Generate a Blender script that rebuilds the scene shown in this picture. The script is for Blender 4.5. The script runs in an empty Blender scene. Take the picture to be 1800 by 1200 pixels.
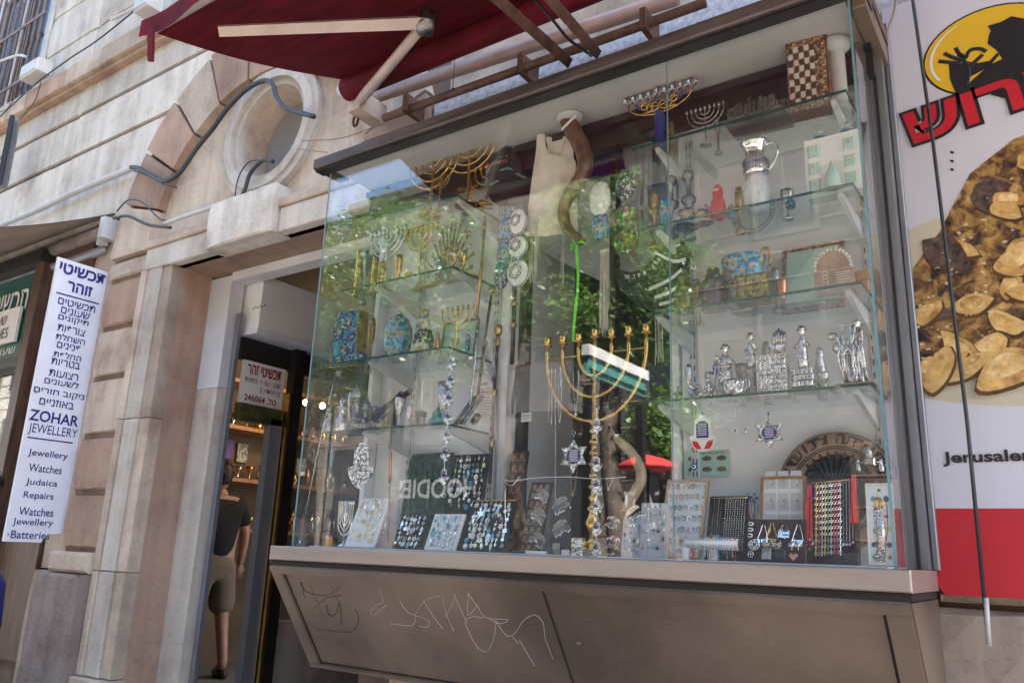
import bpy, bmesh, math, random
from mathutils import Vector, Matrix, noise
random.seed(7)
R = math.radians
V = Vector
sc = bpy.context.scene
COL = sc.collection

# ------------------------------------------------------------------ camera, world, sun, exposure
YAW, PIT, ROL, FPX = R(-35.109), R(14.875), R(2.154), 1405.8
CAMP = V((0, 0, 1.2))
FW = V((math.sin(YAW) * math.cos(PIT), math.cos(YAW) * math.cos(PIT), math.sin(PIT)))
r0 = FW.cross(V((0, 0, 1))).normalized(); u0 = r0.cross(FW)
RT = math.cos(ROL) * r0 + math.sin(ROL) * u0
UP = -math.sin(ROL) * r0 + math.cos(ROL) * u0
cd = bpy.data.cameras.new("camera"); cam = bpy.data.objects.new("camera", cd); COL.objects.link(cam)
cam.matrix_world = Matrix.Translation(CAMP) @ Matrix((RT, UP, -FW)).transposed().to_4x4()
cd.sensor_width = 36; cd.lens = FPX / 1800 * 36; cd.clip_start = .02; cd.clip_end = 500
sc.camera = cam

w = bpy.data.worlds.new("World"); sc.world = w; w.use_nodes = True
SUN = V((.60, .34, .86)).normalized()
nt = w.node_tree; sky = nt.nodes.new('ShaderNodeTexSky'); sky.sky_type = 'NISHITA'; sky.sun_disc = False
sky.sun_elevation = math.asin(SUN.z); sky.sun_rotation = math.atan2(SUN.x, SUN.y)
sky.air_density = 1.0; sky.dust_density = 2.5; sky.ozone_density = 1.0
bg = nt.nodes['Background']; bg.inputs['Strength'].default_value = .12
nt.links.new(sky.outputs[0], bg.inputs[0])
ld = bpy.data.lights.new("sun", 'SUN'); ld.energy = 5; ld.angle = R(.5); ld.color = (1, .95, .87)
lo = bpy.data.objects.new("sun", ld); COL.objects.link(lo); lo.location = (0, -3, 9)
lo.rotation_euler = SUN.to_track_quat('Z', 'Y').to_euler()
sc.view_settings.view_transform = 'Standard'; sc.view_settings.look = 'None'
sc.view_settings.exposure = 3.0; sc.view_settings.gamma = 1; sc.view_settings.use_curve_mapping = False
cy = sc.cycles
cy.max_bounces = 10; cy.diffuse_bounces = 4; cy.glossy_bounces = 4; cy.transparent_max_bounces = 40
cy.transmission_bounces = 4; cy.use_denoising = True; cy.denoising_prefilter = 'NONE'; cy.sample_clamp_indirect = 8
cy.caustics_reflective = False; cy.caustics_refractive = False

# ------------------------------------------------------------------ measuring from the photograph
def ray(px, py):
    return ((px - 900) / FPX) * RT - ((py - 600) / FPX) * UP + FW
def at(px, py, Y):                       # point of the world plane y = Y
    d = ray(px, py); return CAMP + d * (Y / d.y)
def onx(px, py, X):
    d = ray(px, py); return CAMP + d * (X / d.x)
def onp(px, py, o, n):
    d = ray(px, py); return CAMP + d * ((o - CAMP).dot(n) / d.dot(n))
def hgt(px, y0, y1, Y):
    return at(px, y1, Y).z - at(px, y0, Y).z
def mir(px, py, Yv):                     # where a thing across the street stands whose reflection shows there
    p = at(px, py, Yv); return V((p.x, 4.4 - p.y, p.z))

# ------------------------------------------------------------------ materials
MATS = {}
def mat(name, col, rough=.6, metal=0., var=.12, scale=8., bump=0., bscale=40., col2=None, spec=.5, emit=None, stretch=None, wet=None):
    if name in MATS: return MATS[name]
    m = bpy.data.materials.new(name); m.use_nodes = True; MATS[name] = m
    n = m.node_tree; b = n.nodes['Principled BSDF']; L = n.links.new
    b.inputs['Roughness'].default_value = rough; b.inputs['Metallic'].default_value = metal
    b.inputs['Specular IOR Level'].default_value = spec
    tc = n.nodes.new('ShaderNodeTexCoord'); src = tc.outputs['Object']
    if stretch:
        mp = n.nodes.new('ShaderNodeMapping'); mp.inputs['Scale'].default_value = stretch
        L(src, mp.inputs[0]); src = mp.outputs[0]
    c2 = col2 or tuple(c * (1 - 2.2 * var) for c in col)
    nz = n.nodes.new('ShaderNodeTexNoise'); nz.inputs['Scale'].default_value = scale; nz.inputs['Detail'].default_value = 7
    nz.inputs['Roughness'].default_value = .62
    L(src, nz.inputs['Vector'])
    rp = n.nodes.new('ShaderNodeValToRGB'); rp.color_ramp.elements[0].position = .32; rp.color_ramp.elements[1].position = .68
    rp.color_ramp.elements[0].color = (*[max(0, c) for c in c2], 1); rp.color_ramp.elements[1].color = (*[min(1, c * (1 + var * .5)) for c in col], 1)
    L(nz.outputs[0], rp.inputs[0]); L(rp.outputs[0], b.inputs['Base Color'])
    if bump:
        n2 = n.nodes.new('ShaderNodeTexNoise'); n2.inputs['Scale'].default_value = bscale; n2.inputs['Detail'].default_value = 6
        L(src, n2.inputs['Vector'])
        bp = n.nodes.new('ShaderNodeBump'); bp.inputs['Strength'].default_value = bump; bp.inputs['Distance'].default_value = .01
        L(n2.outputs[0], bp.inputs['Height']); L(bp.outputs[0], b.inputs['Normal'])
    if emit:
        b.inputs['Emission Color'].default_value = (*emit[:3], 1); b.inputs['Emission Strength'].default_value = emit[3]
    return m

def cells(name, cols, scale, rough=.5, metal=0., bump=.0, rand=1.):
    m = bpy.data.materials.new(name); m.use_nodes = True; MATS[name] = m
    n = m.node_tree; b = n.nodes['Principled BSDF']; L = n.links.new
    b.inputs['Roughness'].default_value = rough; b.inputs['Metallic'].default_value = metal
    tc = n.nodes.new('ShaderNodeTexCoord'); vo = n.nodes.new('ShaderNodeTexVoronoi'); vo.inputs['Scale'].default_value = scale
    vo.inputs['Randomness'].default_value = rand
    L(tc.outputs['Object'], vo.inputs['Vector'])
    sp = n.nodes.new('ShaderNodeSeparateColor'); L(vo.outputs['Color'], sp.inputs[0])
    rp = n.nodes.new('ShaderNodeValToRGB'); rp.color_ramp.interpolation = 'CONSTANT'
    el = rp.color_ramp.elements
    while len(el) < len(cols): el.new(.5)
    for i, c in enumerate(cols): el[i].position = i / len(cols); el[i].color = (*c, 1)
    L(sp.outputs[0], rp.inputs[0]); L(rp.outputs[0], b.inputs['Base Color'])
    if bump:
        bp = n.nodes.new('ShaderNodeBump'); bp.inputs['Strength'].default_value = bump; bp.inputs['Distance'].default_value = .004
        L(vo.outputs['Distance'], bp.inputs['Height']); L(bp.outputs[0], b.inputs['Normal'])
    return m

def glassmat(name, tint, f0=.045, rough=0., dirt=.02, dirtcol=(.7, .75, .78)):
    m = bpy.data.materials.new(name); m.use_nodes = True; MATS[name] = m
    n = m.node_tree; n.nodes.remove(n.nodes['Principled BSDF']); L = n.links.new; out = n.nodes['Material Output']
    tr = n.nodes.new('ShaderNodeBsdfTransparent'); tr.inputs[0].default_value = (*tint, 1)
    gl = n.nodes.new('ShaderNodeBsdfAnisotropic'); gl.inputs['Roughness'].default_value = rough; gl.inputs[0].default_value = (1, 1, 1, 1)
    lw = n.nodes.new('ShaderNodeLayerWeight'); lw.inputs[0].default_value = .5
    pw = n.nodes.new('ShaderNodeMath'); pw.operation = 'POWER'; pw.inputs[1].default_value = 5; L(lw.outputs['Facing'], pw.inputs[0])
    mm = n.nodes.new('ShaderNodeMath'); mm.operation = 'MULTIPLY_ADD'; mm.inputs[1].default_value = 1 - f0; mm.inputs[2].default_value = f0
    L(pw.outputs[0], mm.inputs[0])
    mx = n.nodes.new('ShaderNodeMixShader'); L(mm.outputs[0], mx.inputs[0]); L(tr.outputs[0], mx.inputs[1]); L(gl.outputs[0], mx.inputs[2])
    df = n.nodes.new('ShaderNodeBsdfDiffuse'); df.inputs[0].default_value = (*dirtcol, 1)
    tc = n.nodes.new('ShaderNodeTexCoord'); nz = n.nodes.new('ShaderNodeTexNoise'); nz.inputs['Scale'].default_value = 5; nz.inputs['Detail'].default_value = 8
    L(tc.outputs['Object'], nz.inputs['Vector'])
    dm = n.nodes.new('ShaderNodeMath'); dm.operation = 'MULTIPLY'; dm.inputs[1].default_value = dirt * 2; L(nz.outputs[0], dm.inputs[0])
    m2 = n.nodes.new('ShaderNodeMixShader'); L(dm.outputs[0], m2.inputs[0]); L(mx.outputs[0], m2.inputs[1]); L(df.outputs[0], m2.inputs[2])
    L(m2.outputs[0], out.inputs['Surface'])
    return m

glassmat('pane_glass', (.985, .995, .99), .074, 0, .005)
glassmat('shelf_glass', (.93, .975, .965), .05, 0, .012)
glassmat('dark_glass', (.75, .8, .8), .06, 0, .01)
mat('glass_edge', (.012, .07, .062), .15, 0, .1)
mat('pane_rim', (.16, .3, .33), .15, 0, .1)
def translucent(name, amount, col):
    m = MATS[name]; n = m.node_tree; out = n.nodes['Material Output']; b = n.nodes['Principled BSDF']
    t_ = n.nodes.new('ShaderNodeBsdfTranslucent'); t_.inputs[0].default_value = (*col, 1)
    mx = n.nodes.new('ShaderNodeMixShader'); mx.inputs[0].default_value = amount
    n.links.new(b.outputs[0], mx.inputs[1]); n.links.new(t_.outputs[0], mx.inputs[2]); n.links.new(mx.outputs[0], out.inputs[0])
def stonemat(name, a, b_, c, bump=.35):
    m = bpy.data.materials.new(name); m.use_nodes = True; MATS[name] = m
    n = m.node_tree; bs = n.nodes['Principled BSDF']; L = n.links.new
    bs.inputs['Roughness'].default_value = .85; bs.inputs['Specular IOR Level'].default_value = .25
    tc = n.nodes.new('ShaderNodeTexCoord'); ob = tc.outputs['Object']
    oi = n.nodes.new('ShaderNodeObjectInfo')
    n1 = n.nodes.new('ShaderNodeTexNoise'); n1.inputs['Scale'].default_value = 2.3; n1.inputs['Detail'].default_value = 8; n1.inputs['Roughness'].default_value = .65
    L(ob, n1.inputs['Vector'])
    # rain streaks: tall thin stains
    mp = n.nodes.new('ShaderNodeMapping'); mp.inputs['Scale'].default_value = (9, 9, .7); L(ob, mp.inputs[0])
    n2 = n.nodes.new('ShaderNodeTexNoise'); n2.inputs['Scale'].default_value = 1; n2.inputs['Detail'].default_value = 5; L(mp.outputs[0], n2.inputs['Vector'])
    r1 = n.nodes.new('ShaderNodeValToRGB'); e = r1.color_ramp.elements; e[0].position = .3; e[1].position = .7
    e[0].color = (*b_, 1); e[1].color = (*a, 1); e.new(.52).color = (*[(x + y) / 2 for x, y in zip(a, c)], 1)
    L(n1.outputs[0], r1.inputs[0])
    r2 = n.nodes.new('ShaderNodeValToRGB'); e = r2.color_ramp.elements; e[0].position = .35; e[1].position = .6
    e[0].color = (.5, .46, .44, 1); e[1].color = (1, 1, 1, 1); L(n2.outputs[0], r2.inputs[0])
    mx = n.nodes.new('ShaderNodeMix'); mx.data_type = 'RGBA'; mx.blend_type = 'MULTIPLY'; mx.inputs[0].default_value = .36
    L(r1.outputs[0], mx.inputs[6]); L(r2.outputs[0], mx.inputs[7])
    mr = n.nodes.new('ShaderNodeMapRange'); mr.inputs[3].default_value = .8; mr.inputs[4].default_value = 1.12; L(oi.outputs['Random'], mr.inputs[0])
    hs = n.nodes.new('ShaderNodeHueSaturation'); L(mr.outputs[0], hs.inputs['Value']); L(mx.outputs[2], hs.inputs['Color'])
    # small pits
    n3 = n.nodes.new('ShaderNodeTexNoise'); n3.inputs['Scale'].default_value = 48; n3.inputs['Detail'].default_value = 9; n3.inputs['Roughness'].default_value = .7; L(ob, n3.inputs['Vector'])
    r3 = n.nodes.new('ShaderNodeValToRGB'); e = r3.color_ramp.elements; e[0].position = .34; e[1].position = .46; e[0].color = (.5, .42, .38, 1); e[1].color = (1, 1, 1, 1)
    L(n3.outputs[0], r3.inputs[0])
    m2 = n.nodes.new('ShaderNodeMix'); m2.data_type = 'RGBA'; m2.blend_type = 'MULTIPLY'; m2.inputs[0].default_value = .38
    L(hs.outputs[0], m2.inputs[6]); L(r3.outputs[0], m2.inputs[7]); L(m2.outputs[2], bs.inputs['Base Color'])
    bp = n.nodes.new('ShaderNodeBump'); bp.inputs['Strength'].default_value = bump; bp.inputs['Distance'].default_value = .012
    L(n3.outputs[0], bp.inputs['Height']); L(bp.outputs[0], bs.inputs['Normal'])
    return m
stonemat('stone', (.56, .485, .39), (.30, .225, .17), (.47, .36, .28))
stonemat('stone_pale', (.68, .635, .56), (.40, .34, .28), (.57, .52, .45))
stonemat('stone_pink', (.43, .30, .225), (.28, .18, .135), (.38, .26, .19))
stonemat('stone_joint', (.24, .17, .13), (.13, .09, .07), (.2, .14, .11))
stonemat('stone_rough', (.34, .28, .25), (.16, .12, .11), (.27, .21, .19), 1.6)
mat('plaster_white', (.62, .62, .64), .8, 0, .06, 3, .2)
mat('board_white', (.8, .81, .81), .55, 0, .05, 2)
mat('soffit_white', (.6, .59, .56), .6, 0, .08, 2)
mat('alu_beige', (.36, .30, .25), .42, .35, .08, 3, .04, 60, stretch=(.5, 2, 8))
mat('alu_brown', (.27, .2, .145), .4, .35, .24, 1.6, .05, 50)
mat('alu_grey', (.25, .26, .28), .4, .4, .1, 3)
mat('slate_panel', (.27, .27, .285), .7, 0, .15, 3)
mat('dark_bronze', (.032, .027, .026), .45, .3, .2, 5)
mat('black', (.012, .012, .014), .5, 0, .2, 5)
mat('black_velvet', (.012, .009, .012), .9, 0, .2, 5)
mat('wine_velvet', (.05, .008, .016), .9, 0, .3, 9)
mat('groove', (.02, .016, .014), .8)
mat('awning_red', (.16, .01, .02), .8, 0, .3, 5, .25, 9, spec=.2, stretch=(1, 4, 1))
mat('arm_cream', (.56, .44, .38), .5, .1, .12, 6)
mat('pipe_pink', (.36, .24, .21), .5, .2, .15, 6)
mat('rust', (.16, .085, .06), .7, .2, .3, 12, .3)
mat('beam_brown', (.19, .125, .105), .6, .15, .3, 4, .15, stretch=(.6, 3, 6))
mat('beam_dark', (.12, .095, .09), .5, .2, .35, 3, .15, stretch=(.6, 3, 6))
mat('speckled_white', (.56, .58, .62), .8, 0, .1, 40, .2, col2=(.3, .3, .32))
mat('cable', (.035, .037, .042), .5, 0, .2, 8)
mat('pvc_white', (.52, .52, .5), .5, 0, .1, 5)
mat('steel_bracket', (.6, .62, .62), .4, .1, .05, 6)
mat('sign_white', (.68, .70, .78), .45, 0, .07, 3)
mat('ink_blue', (.02, .015, .16), .5, 0, .05)
mat('ink_red', (.33, .008, .02), .5, 0, .05)
mat('ink_black', (.015, .014, .016), .5, 0, .05)
mat('sign_green', (.012, .09, .075), .4, 0, .2, 4)
mat('letter_white', (.75, .75, .72), .5, 0, .03)
mat('wood_brown', (.12, .06, .035), .5, 0, .3, 4, .1, stretch=(8, 8, 1))
mat('wood_orange', (.42, .19, .055), .45, 0, .2, 4, .1, stretch=(1, 8, 8))
mat('wood_pale', (.5, .34, .2), .5, 0, .15, 4, .1)
mat('brass', (.78, .48, .15), .22, 1, .15, 20, .15, 60)
mat('brass_old', (.52, .34, .13), .35, 1, .35, 30, .5, 70)
mat('copper', (.6, .27, .16), .3, 1, .2, 20)
mat('silver', (.72, .71, .7), .2, 1, .1, 30, .5, 90, col2=(.3, .28, .27))
mat('silver_smooth', (.78, .77, .74), .07, 1, .05, 10)
mat('pewter', (.36, .35, .34), .35, 1, .3, 30, .6, 80)
mat('skin', (.38, .21, .15), .5, 0, .1, 8)
mat('hair_dark', (.02, .014, .012), .6, 0, .3, 40, .5)
mat('shirt_black', (.007, .006, .012), .9, 0, .2)
mat('shorts_tan', (.17, .14, .11), .9, 0, .15, 6)
mat('shirt_grey', (.45, .46, .5), .9, 0, .12, 6)
mat('jeans', (.05, .07, .13), .9, 0, .2)
mat('bag_blue', (.012, .015, .11), .6, 0, .2)
mat('cotton_cream', (.74, .69, .58), .9, 0, .08, 20, .3, 120)
mat('cotton_white', (.72, .73, .74), .9, 0, .08, 20, .5, 120)
mat('curtain', (.45, .45, .48), .9, 0, .12, 4)
mat('flag_blue', (.008, .016, .17), .8, 0, .1)
mat('horn', (.2, .10, .06), .38, 0, .3, 22, .6, 30, col2=(.05, .025, .02))
mat('horn_pale', (.55, .4, .25), .35, 0, .2, 9)
mat('ribbon_green', (.14, .7, .04), .6, 0, .1)
mat('fringe', (.55, .52, .45), .9, 0, .1)
mat('red_paint', (.55, .015, .02), .2, 0, .1)
mat('red_thread', (.7, .03, .03), .7, 0, .1)
mat('blue_paint', (.02, .04, .3), .3, 0, .25, 25)
mat('teal_paint', (.02, .3, .4), .3, 0, .2, 20)
mat('turquoise', (.03, .32, .55), .35, 0, .1)
mat('face_paint', (.75, .55, .42), .4)
mat('candle', (.75, .72, .65), .5)
mat('olive_bronze', (.16, .15, .06), .35, .6, .3, 10, .2)
mat('brown_bronze', (.1, .07, .07), .35, .6, .4, 10, .2, col2=(.02, .03, .04))
mat('green_tile', (.03, .09, .065), .25, 0, .35, 12, .5, 30)
mat('clay', (.42, .26, .17), .6, 0, .2, 20, .5, 60)
mat('ceramic_white', (.66, .68, .68), .25, 0, .06, 30, .3, 60)
mat('paper', (.6, .58, .55), .8, 0, .05)
mat('poster_teal', (.42, .6, .55), .6, 0, .1, 8)
mat('leaf', (.13, .22, .05), .4, 0, .3, 1.5, col2=(.05, .11, .025))
translucent('leaf', .3, (.24, .38, .09)); translucent('awning_red', .2, (.30, .01, .02))
mat('bark', (.12, .09, .07), .9, 0, .3, 9, .6)
mat('asphalt', (.11, .105, .1), .9, 0, .2, 20, .4)
mat('paving', (.42, .38, .34), .85, 0, .15, 4, .3)
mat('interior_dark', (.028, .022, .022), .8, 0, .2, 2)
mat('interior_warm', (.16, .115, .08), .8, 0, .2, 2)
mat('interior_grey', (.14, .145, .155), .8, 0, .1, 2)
mat('bulb', (1, .8, .5), .5, 0, 0, emit=(1, .62, .25, 30))
mat('canvas_beige', (.43, .34, .26), .9, 0, .12, 3)
mat('poster_white', (.6, .61, .68), .55, 0, .02, 2)
mat('poster_red', (.52, .012, .025), .55, 0, .04, 2)
mat('poster_yellow', (.72, .46, .02), .55, 0, .04, 2)
mat('red_awning_cloth', (.55, .04, .04), .8, 0, .1)
mat('van_white', (.8, .8, .8), .4)
mat('window_dark', (.03, .035, .04), .15, 0, .2)
mat('scratch', (.6, .55, .52), .6)
mat('scratch_dark', (.07, .05, .05), .6)
mat('car_teal', (.1, .3, .28), .3)
mat('bead_yellow', (.7, .6, .08), .3)
mat('bead_green', (.03, .2, .1), .3)
mat('purple', (.12, .04, .3), .4)
mat('wire', (.25, .2, .17), .6)
mat('camo_dark', (.01, .014, .018), .9)
mat('camo_teal', (.14, .26, .25), .9)
mat('orange_thread', (.7, .2, .02), .8)
cells('mosaic', [(.16, .07, .045), (.35, .2, .11), (.08, .04, .03), (.42, .33, .22), (.22, .11, .07)], 120, .35, 0, .1)
cells('enamel_blue', [(.01, .02, .16), (.02, .1, .3), (.01, .02, .16), (.45, .3, .12), (.03, .25, .3), (.02, .03, .2)], 120, .25)
cells('enamel_teal', [(.02, .22, .36), (.02, .22, .36), (.03, .12, .3), (.45, .28, .1), (.05, .35, .4), (.3, .35, .3)], 95, .25, 0, .2)
cells('gilt_filigree', [(.5, .33, .14), (.35, .3, .25), (.6, .45, .25), (.2, .12, .06), (.6, .58, .5)], 110, .3, .8, .8)
cells('silver_filigree', [(.75, .73, .7), (.35, .33, .32), (.6, .58, .56), (.15, .14, .14)], 130, .25, .9, .8)
cells('floral', [(.02, .03, .05), (.05, .22, .05), (.4, .04, .03), (.02, .03, .05), (.4, .25, .03), (.02, .1, .05)], 90, .6)
cells('beaded', [(.015, .012, .05), (.015, .012, .05), (.5, .48, .5), (.015, .012, .05)], 160, .6)
cells('tile_floral', [(.5, .48, .4), (.5, .48, .4), (.08, .15, .35), (.5, .48, .4), (.35, .2, .1), (.12, .2, .15), (.5, .48, .4)], 45, .3)
cells('painted_city', [(.55, .55, .55), (.03, .04, .12), (.4, .4, .42), (.1, .1, .12), (.5, .35, .1)], 95, .3)
cells('green_bronze', [(.24, .22, .05), (.12, .11, .03), (.3, .28, .09)], 90, .4, .4, .6)
cells('kippah_blue', [(.02, .12, .35), (.03, .3, .5), (.3, .3, .15), (.03, .05, .3)], 130, .8)
cells('jewels', [(.6, .62, .65), (.05, .15, .2), (.75, .76, .78), (.35, .06, .1), (.25, .22, .2)], 150, .2, .5, .5)
cells('print_green', [(.3, .5, .45), (.42, .6, .5), (.35, .55, .55)], 6, .6)
# food photograph printed on the poster
def foodmat():
    m = bpy.data.materials.new('food_print'); m.use_nodes = True; MATS['food_print'] = m
    n = m.node_tree; b = n.nodes['Principled BSDF']; L = n.links.new; b.inputs['Roughness'].default_value = .3
    tc = n.nodes.new('ShaderNodeTexCoord')
    nz = n.nodes.new('ShaderNodeTexNoise'); nz.inputs['Scale'].default_value = 11; nz.inputs['Detail'].default_value = 9; nz.inputs['Roughness'].default_value = .62; nz.inputs['Distortion'].default_value = .8
    L(tc.outputs['Object'], nz.inputs['Vector'])
    rp = n.nodes.new('ShaderNodeValToRGB'); e = rp.color_ramp.elements
    nz.inputs['Scale'].default_value = 22
    e[0].position = .30; e[0].color = (.012, .008, .012, 1); e[1].position = .74; e[1].color = (.7, .55, .3, 1)
    for p, c in ((.40, (.045, .026, .02)), (.47, (.16, .085, .035)), (.54, (.36, .2, .06)), (.63, (.52, .34, .12))): e.new(p).color = (*c, 1)
    L(nz.outputs[0], rp.inputs[0]); L(rp.outputs[0], b.inputs['Base Color'])
foodmat()
mat('food_gold', (.72, .48, .16), .35, 0, .25, 26, col2=(.26, .11, .03)); mat('food_shade', (.12, .06, .025), .4, 0, .3, 30)
mat('food_light', (.8, .62, .3), .35, 0, .3, 34, col2=(.5, .26, .06))
mat('food_pale', (.68, .49, .2), .35, 0, .25, 24, col2=(.45, .24, .06))
mat('food_dark', (.16, .10, .075), .35, 0, .4, 45, col2=(.012, .008, .012))
mat('plate_print', (.62, .58, .44), .35, 0, .1, 3)

# ------------------------------------------------------------------ mesh building
class MB:
    def __init__(s): s.v = []; s.f = []; s.sm = []
    def add(s, vs, fs, smooth=False, M=None):
        k = len(s.v)
        s.v += [tuple(M @ V(v)) if M else tuple(v) for v in vs]
        s.f += [tuple(i + k for i in f) for f in fs]; s.sm += [smooth] * len(fs); return s
    def box(s, a, b, M=None):
        x0, y0, z0 = [min(i, j) for i, j in zip(a, b)]; x1, y1, z1 = [max(i, j) for i, j in zip(a, b)]
        vs = [(x0, y0, z0), (x1, y0, z0), (x1, y1, z0), (x0, y1, z0), (x0, y0, z1), (x1, y0, z1), (x1, y1, z1), (x0, y1, z1)]
        return s.add(vs, [(3, 2, 1, 0), (4, 5, 6, 7), (0, 1, 5, 4), (1, 2, 6, 5), (2, 3, 7, 6), (3, 0, 4, 7)], False, M)
    def bev(s, a, b, e=.006, M=None):        # box with a chamfered front (-y) face
        x0, y0, z0 = [min(i, j) for i, j in zip(a, b)]; x1, y1, z1 = [max(i, j) for i, j in zip(a, b)]
        vs = [(x0, y1, z0), (x1, y1, z0), (x1, y1, z1), (x0, y1, z1), (x0, y0 + e, z0), (x1, y0 + e, z0), (x1, y0 + e, z1), (x0, y0 + e, z1),
              (x0 + e, y0, z0 + e), (x1 - e, y0, z0 + e), (x1 - e, y0, z1 - e), (x0 + e, y0, z1 - e)]
        fs = [(3, 2, 1, 0), (8, 9, 10, 11), (4, 5, 9, 8), (5, 6, 10, 9), (6, 7, 11, 10), (7, 4, 8, 11), (0, 1, 5, 4), (1, 2, 6, 5), (2, 3, 7, 6), (3, 0, 4, 7)]
        return s.add(vs, fs, False, M)
    def tube(s, pts, r, n=6, M=None, closed=False, cap=True, flat=1.):
        pts = [V(p) for p in pts]; N = len(pts); rs = r if isinstance(r, (list, tuple)) else [r] * N
        vs = []; fs = []; prev = None
        for i, p in enumerate(pts):
            if closed: t = pts[(i + 1) % N] - pts[i - 1]
            else: t = pts[min(i + 1, N - 1)] - pts[max(i - 1, 0)]
            if t.length < 1e-9: t = V((0, 0, 1))
            t.normalize()
            a = prev if prev is not None else (V((0, 0, 1)) if abs(t.z) < .9 else V((1, 0, 0)))
            a = a - t * a.dot(t)
            if a.length < 1e-6: a = t.orthogonal()
            a.normalize(); prev = a; b = t.cross(a)
            for k in range(n):
                q = 2 * math.pi * k / n
                vs.append(p + (a * math.cos(q) + b * math.sin(q) * flat) * rs[i])
        for i in range(N if closed else N - 1):
            for k in range(n):
                i2 = (i + 1) % N
                fs.append((i * n + k, i * n + (k + 1) % n, i2 * n + (k + 1) % n, i2 * n + k))
        if cap and not closed:
            fs.append(tuple(range(n))[::-1]); fs.append(tuple((N - 1) * n + k for k in range(n)))
        return s.add(vs, fs, n > 4, M)
    def lathe(s, prof, c=(0, 0, 0), n=16, M=None, a0=0, a1=360):
        c = V(c); full = (a1 - a0) >= 360; K = n if full else n + 1; vs = []; fs = []
        for r, z in prof:
            for k in range(K):
                q = R(a0 + (a1 - a0) * k / n); vs.append(c + V((r * math.cos(q), r * math.sin(q), z)))
        for i in range(len(prof) - 1):
            for k in range(n):
                k2 = (k + 1) % K
                fs.append((i * K + k, i * K + k2, (i + 1) * K + k2, (i + 1) * K + k))
        if full:
            if prof[0][0] > 1e-4: fs.append(tuple(range(K))[::-1])
            if prof[-1][0] > 1e-4: fs.append(tuple((len(prof) - 1) * K + k for k in range(K)))
        return s.add(vs, fs, True, M)
    def ball(s, c, r, n=8, M=None, sc_=(1, 1, 1)):
        m = n // 2 + 1; c = V(c); vs = []; fs = []
        for i in range(m + 1):
            a = math.pi * i / m
            for k in range(n):
                q = 2 * math.pi * k / n
                vs.append(c + V((r * sc_[0] * math.sin(a) * math.cos(q), r * sc_[1] * math.sin(a) * math.sin(q), -r * sc_[2] * math.cos(a))))
        for i in range(m):
            for k in range(n): fs.append((i * n + k, i * n + (k + 1) % n, (i + 1) * n + (k + 1) % n, (i + 1) * n + k))
        return s.add(vs, fs, True, M)
    def prism(s, poly, d=.004, M=None, y0=0.):     # polygon in local xz, thickness along +y from y0
        n = len(poly); A = sum(poly[i][0] * poly[(i + 1) % n][1] - poly[(i + 1) % n][0] * poly[i][1] for i in range(n))
        if A < 0: poly = poly[::-1]
        vs = [(x, y0, z) for x, z in poly] + [(x, y0 + d, z) for x, z in poly]
        fs = [tuple(range(n)), tuple(range(2 * n - 1, n - 1, -1))] + [((i + 1) % n, i, n + i, n + (i + 1) % n) for i in range(n)]
        return s.add(vs, fs, False, M)
    def plate_with_hole(s, outer, inner, d=.004, M=None, y0=0.):
        n = len(outer); vs = [(x, y0, z) for x, z in outer] + [(x, y0, z) for x, z in inner] + [(x, y0 + d, z) for x, z in outer] + [(x, y0 + d, z) for x, z in inner]
        fs = []
        for i in range(n):
            j = (i + 1) % n
            fs += [(i, j, n + j, n + i), (2 * n + j, 2 * n + i, 3 * n + i, 3 * n + j), (j, i, 2 * n + i, 2 * n + j), (n + i, n + j, 3 * n + j, 3 * n + i)]
        return s.add(vs, fs, False, M)
    def mesh(s, name, m):
        me = bpy.data.meshes.new(name); me.from_pydata(s.v, [], s.f); me.polygons.foreach_set('use_smooth', s.sm)
        if m: me.materials.append(MATS[m] if isinstance(m, str) else m)
        me.update(); return me
    def build(s, name, m, parent=None, loc=None, M=None, **kw):
        o = bpy.data.objects.new(name, s.mesh(name, m)); COL.objects.link(o)
        if parent: o.parent = parent
        if loc: o.location = loc
        if M: o.matrix_local = M
        for k, v_ in kw.items(): o[k] = v_
        return o

def inst(me, name, parent=None, M=None, loc=None, **kw):
    o = bpy.data.objects.new(name, me); COL.objects.link(o)
    if parent: o.parent = parent
    if M: o.matrix_local = M
    if loc: o.location = loc
    for k, v_ in kw.items(): o[k] = v_
    return o
def thing(name, label, cat, loc=(0, 0, 0), rz=0, group=None, M=None):
    o = bpy.data.objects.new(name, None); COL.objects.link(o); o.empty_display_size = .05
    if M: o.matrix_world = M
    else: o.location = loc; o.rotation_euler = (0, 0, rz)
    o['label'] = label; o['category'] = cat
    if group: o['group'] = group
    return o
def tag(o, label, cat, group=None):
    o['label'] = label; o['category'] = cat
    if group: o['group'] = group
    return o
def copy_thing(o, loc, label=None, rz=None, scale=None):
    c = o.copy(); COL.objects.link(c); c.location = loc
    if rz is not None: c.rotation_euler = (0, 0, rz)
    if scale: c.scale = (scale,) * 3
    if label: c['label'] = label
    for ch in list(o.children):
        d = ch.copy(); COL.objects.link(d); d.parent = c
        for g in list(ch.children):
            e = g.copy(); COL.objects.link(e); e.parent = d
    return c
def frame(o, u, v):                      # local x along u, local z along v, local -y faces the viewer
    u = V(u).normalized(); v = V(v); v = (v - u * v.dot(u)).normalized(); y = v.cross(u)
    return Matrix.Translation(V(o)) @ Matrix((u, y, v)).transposed().to_4x4()
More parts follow.
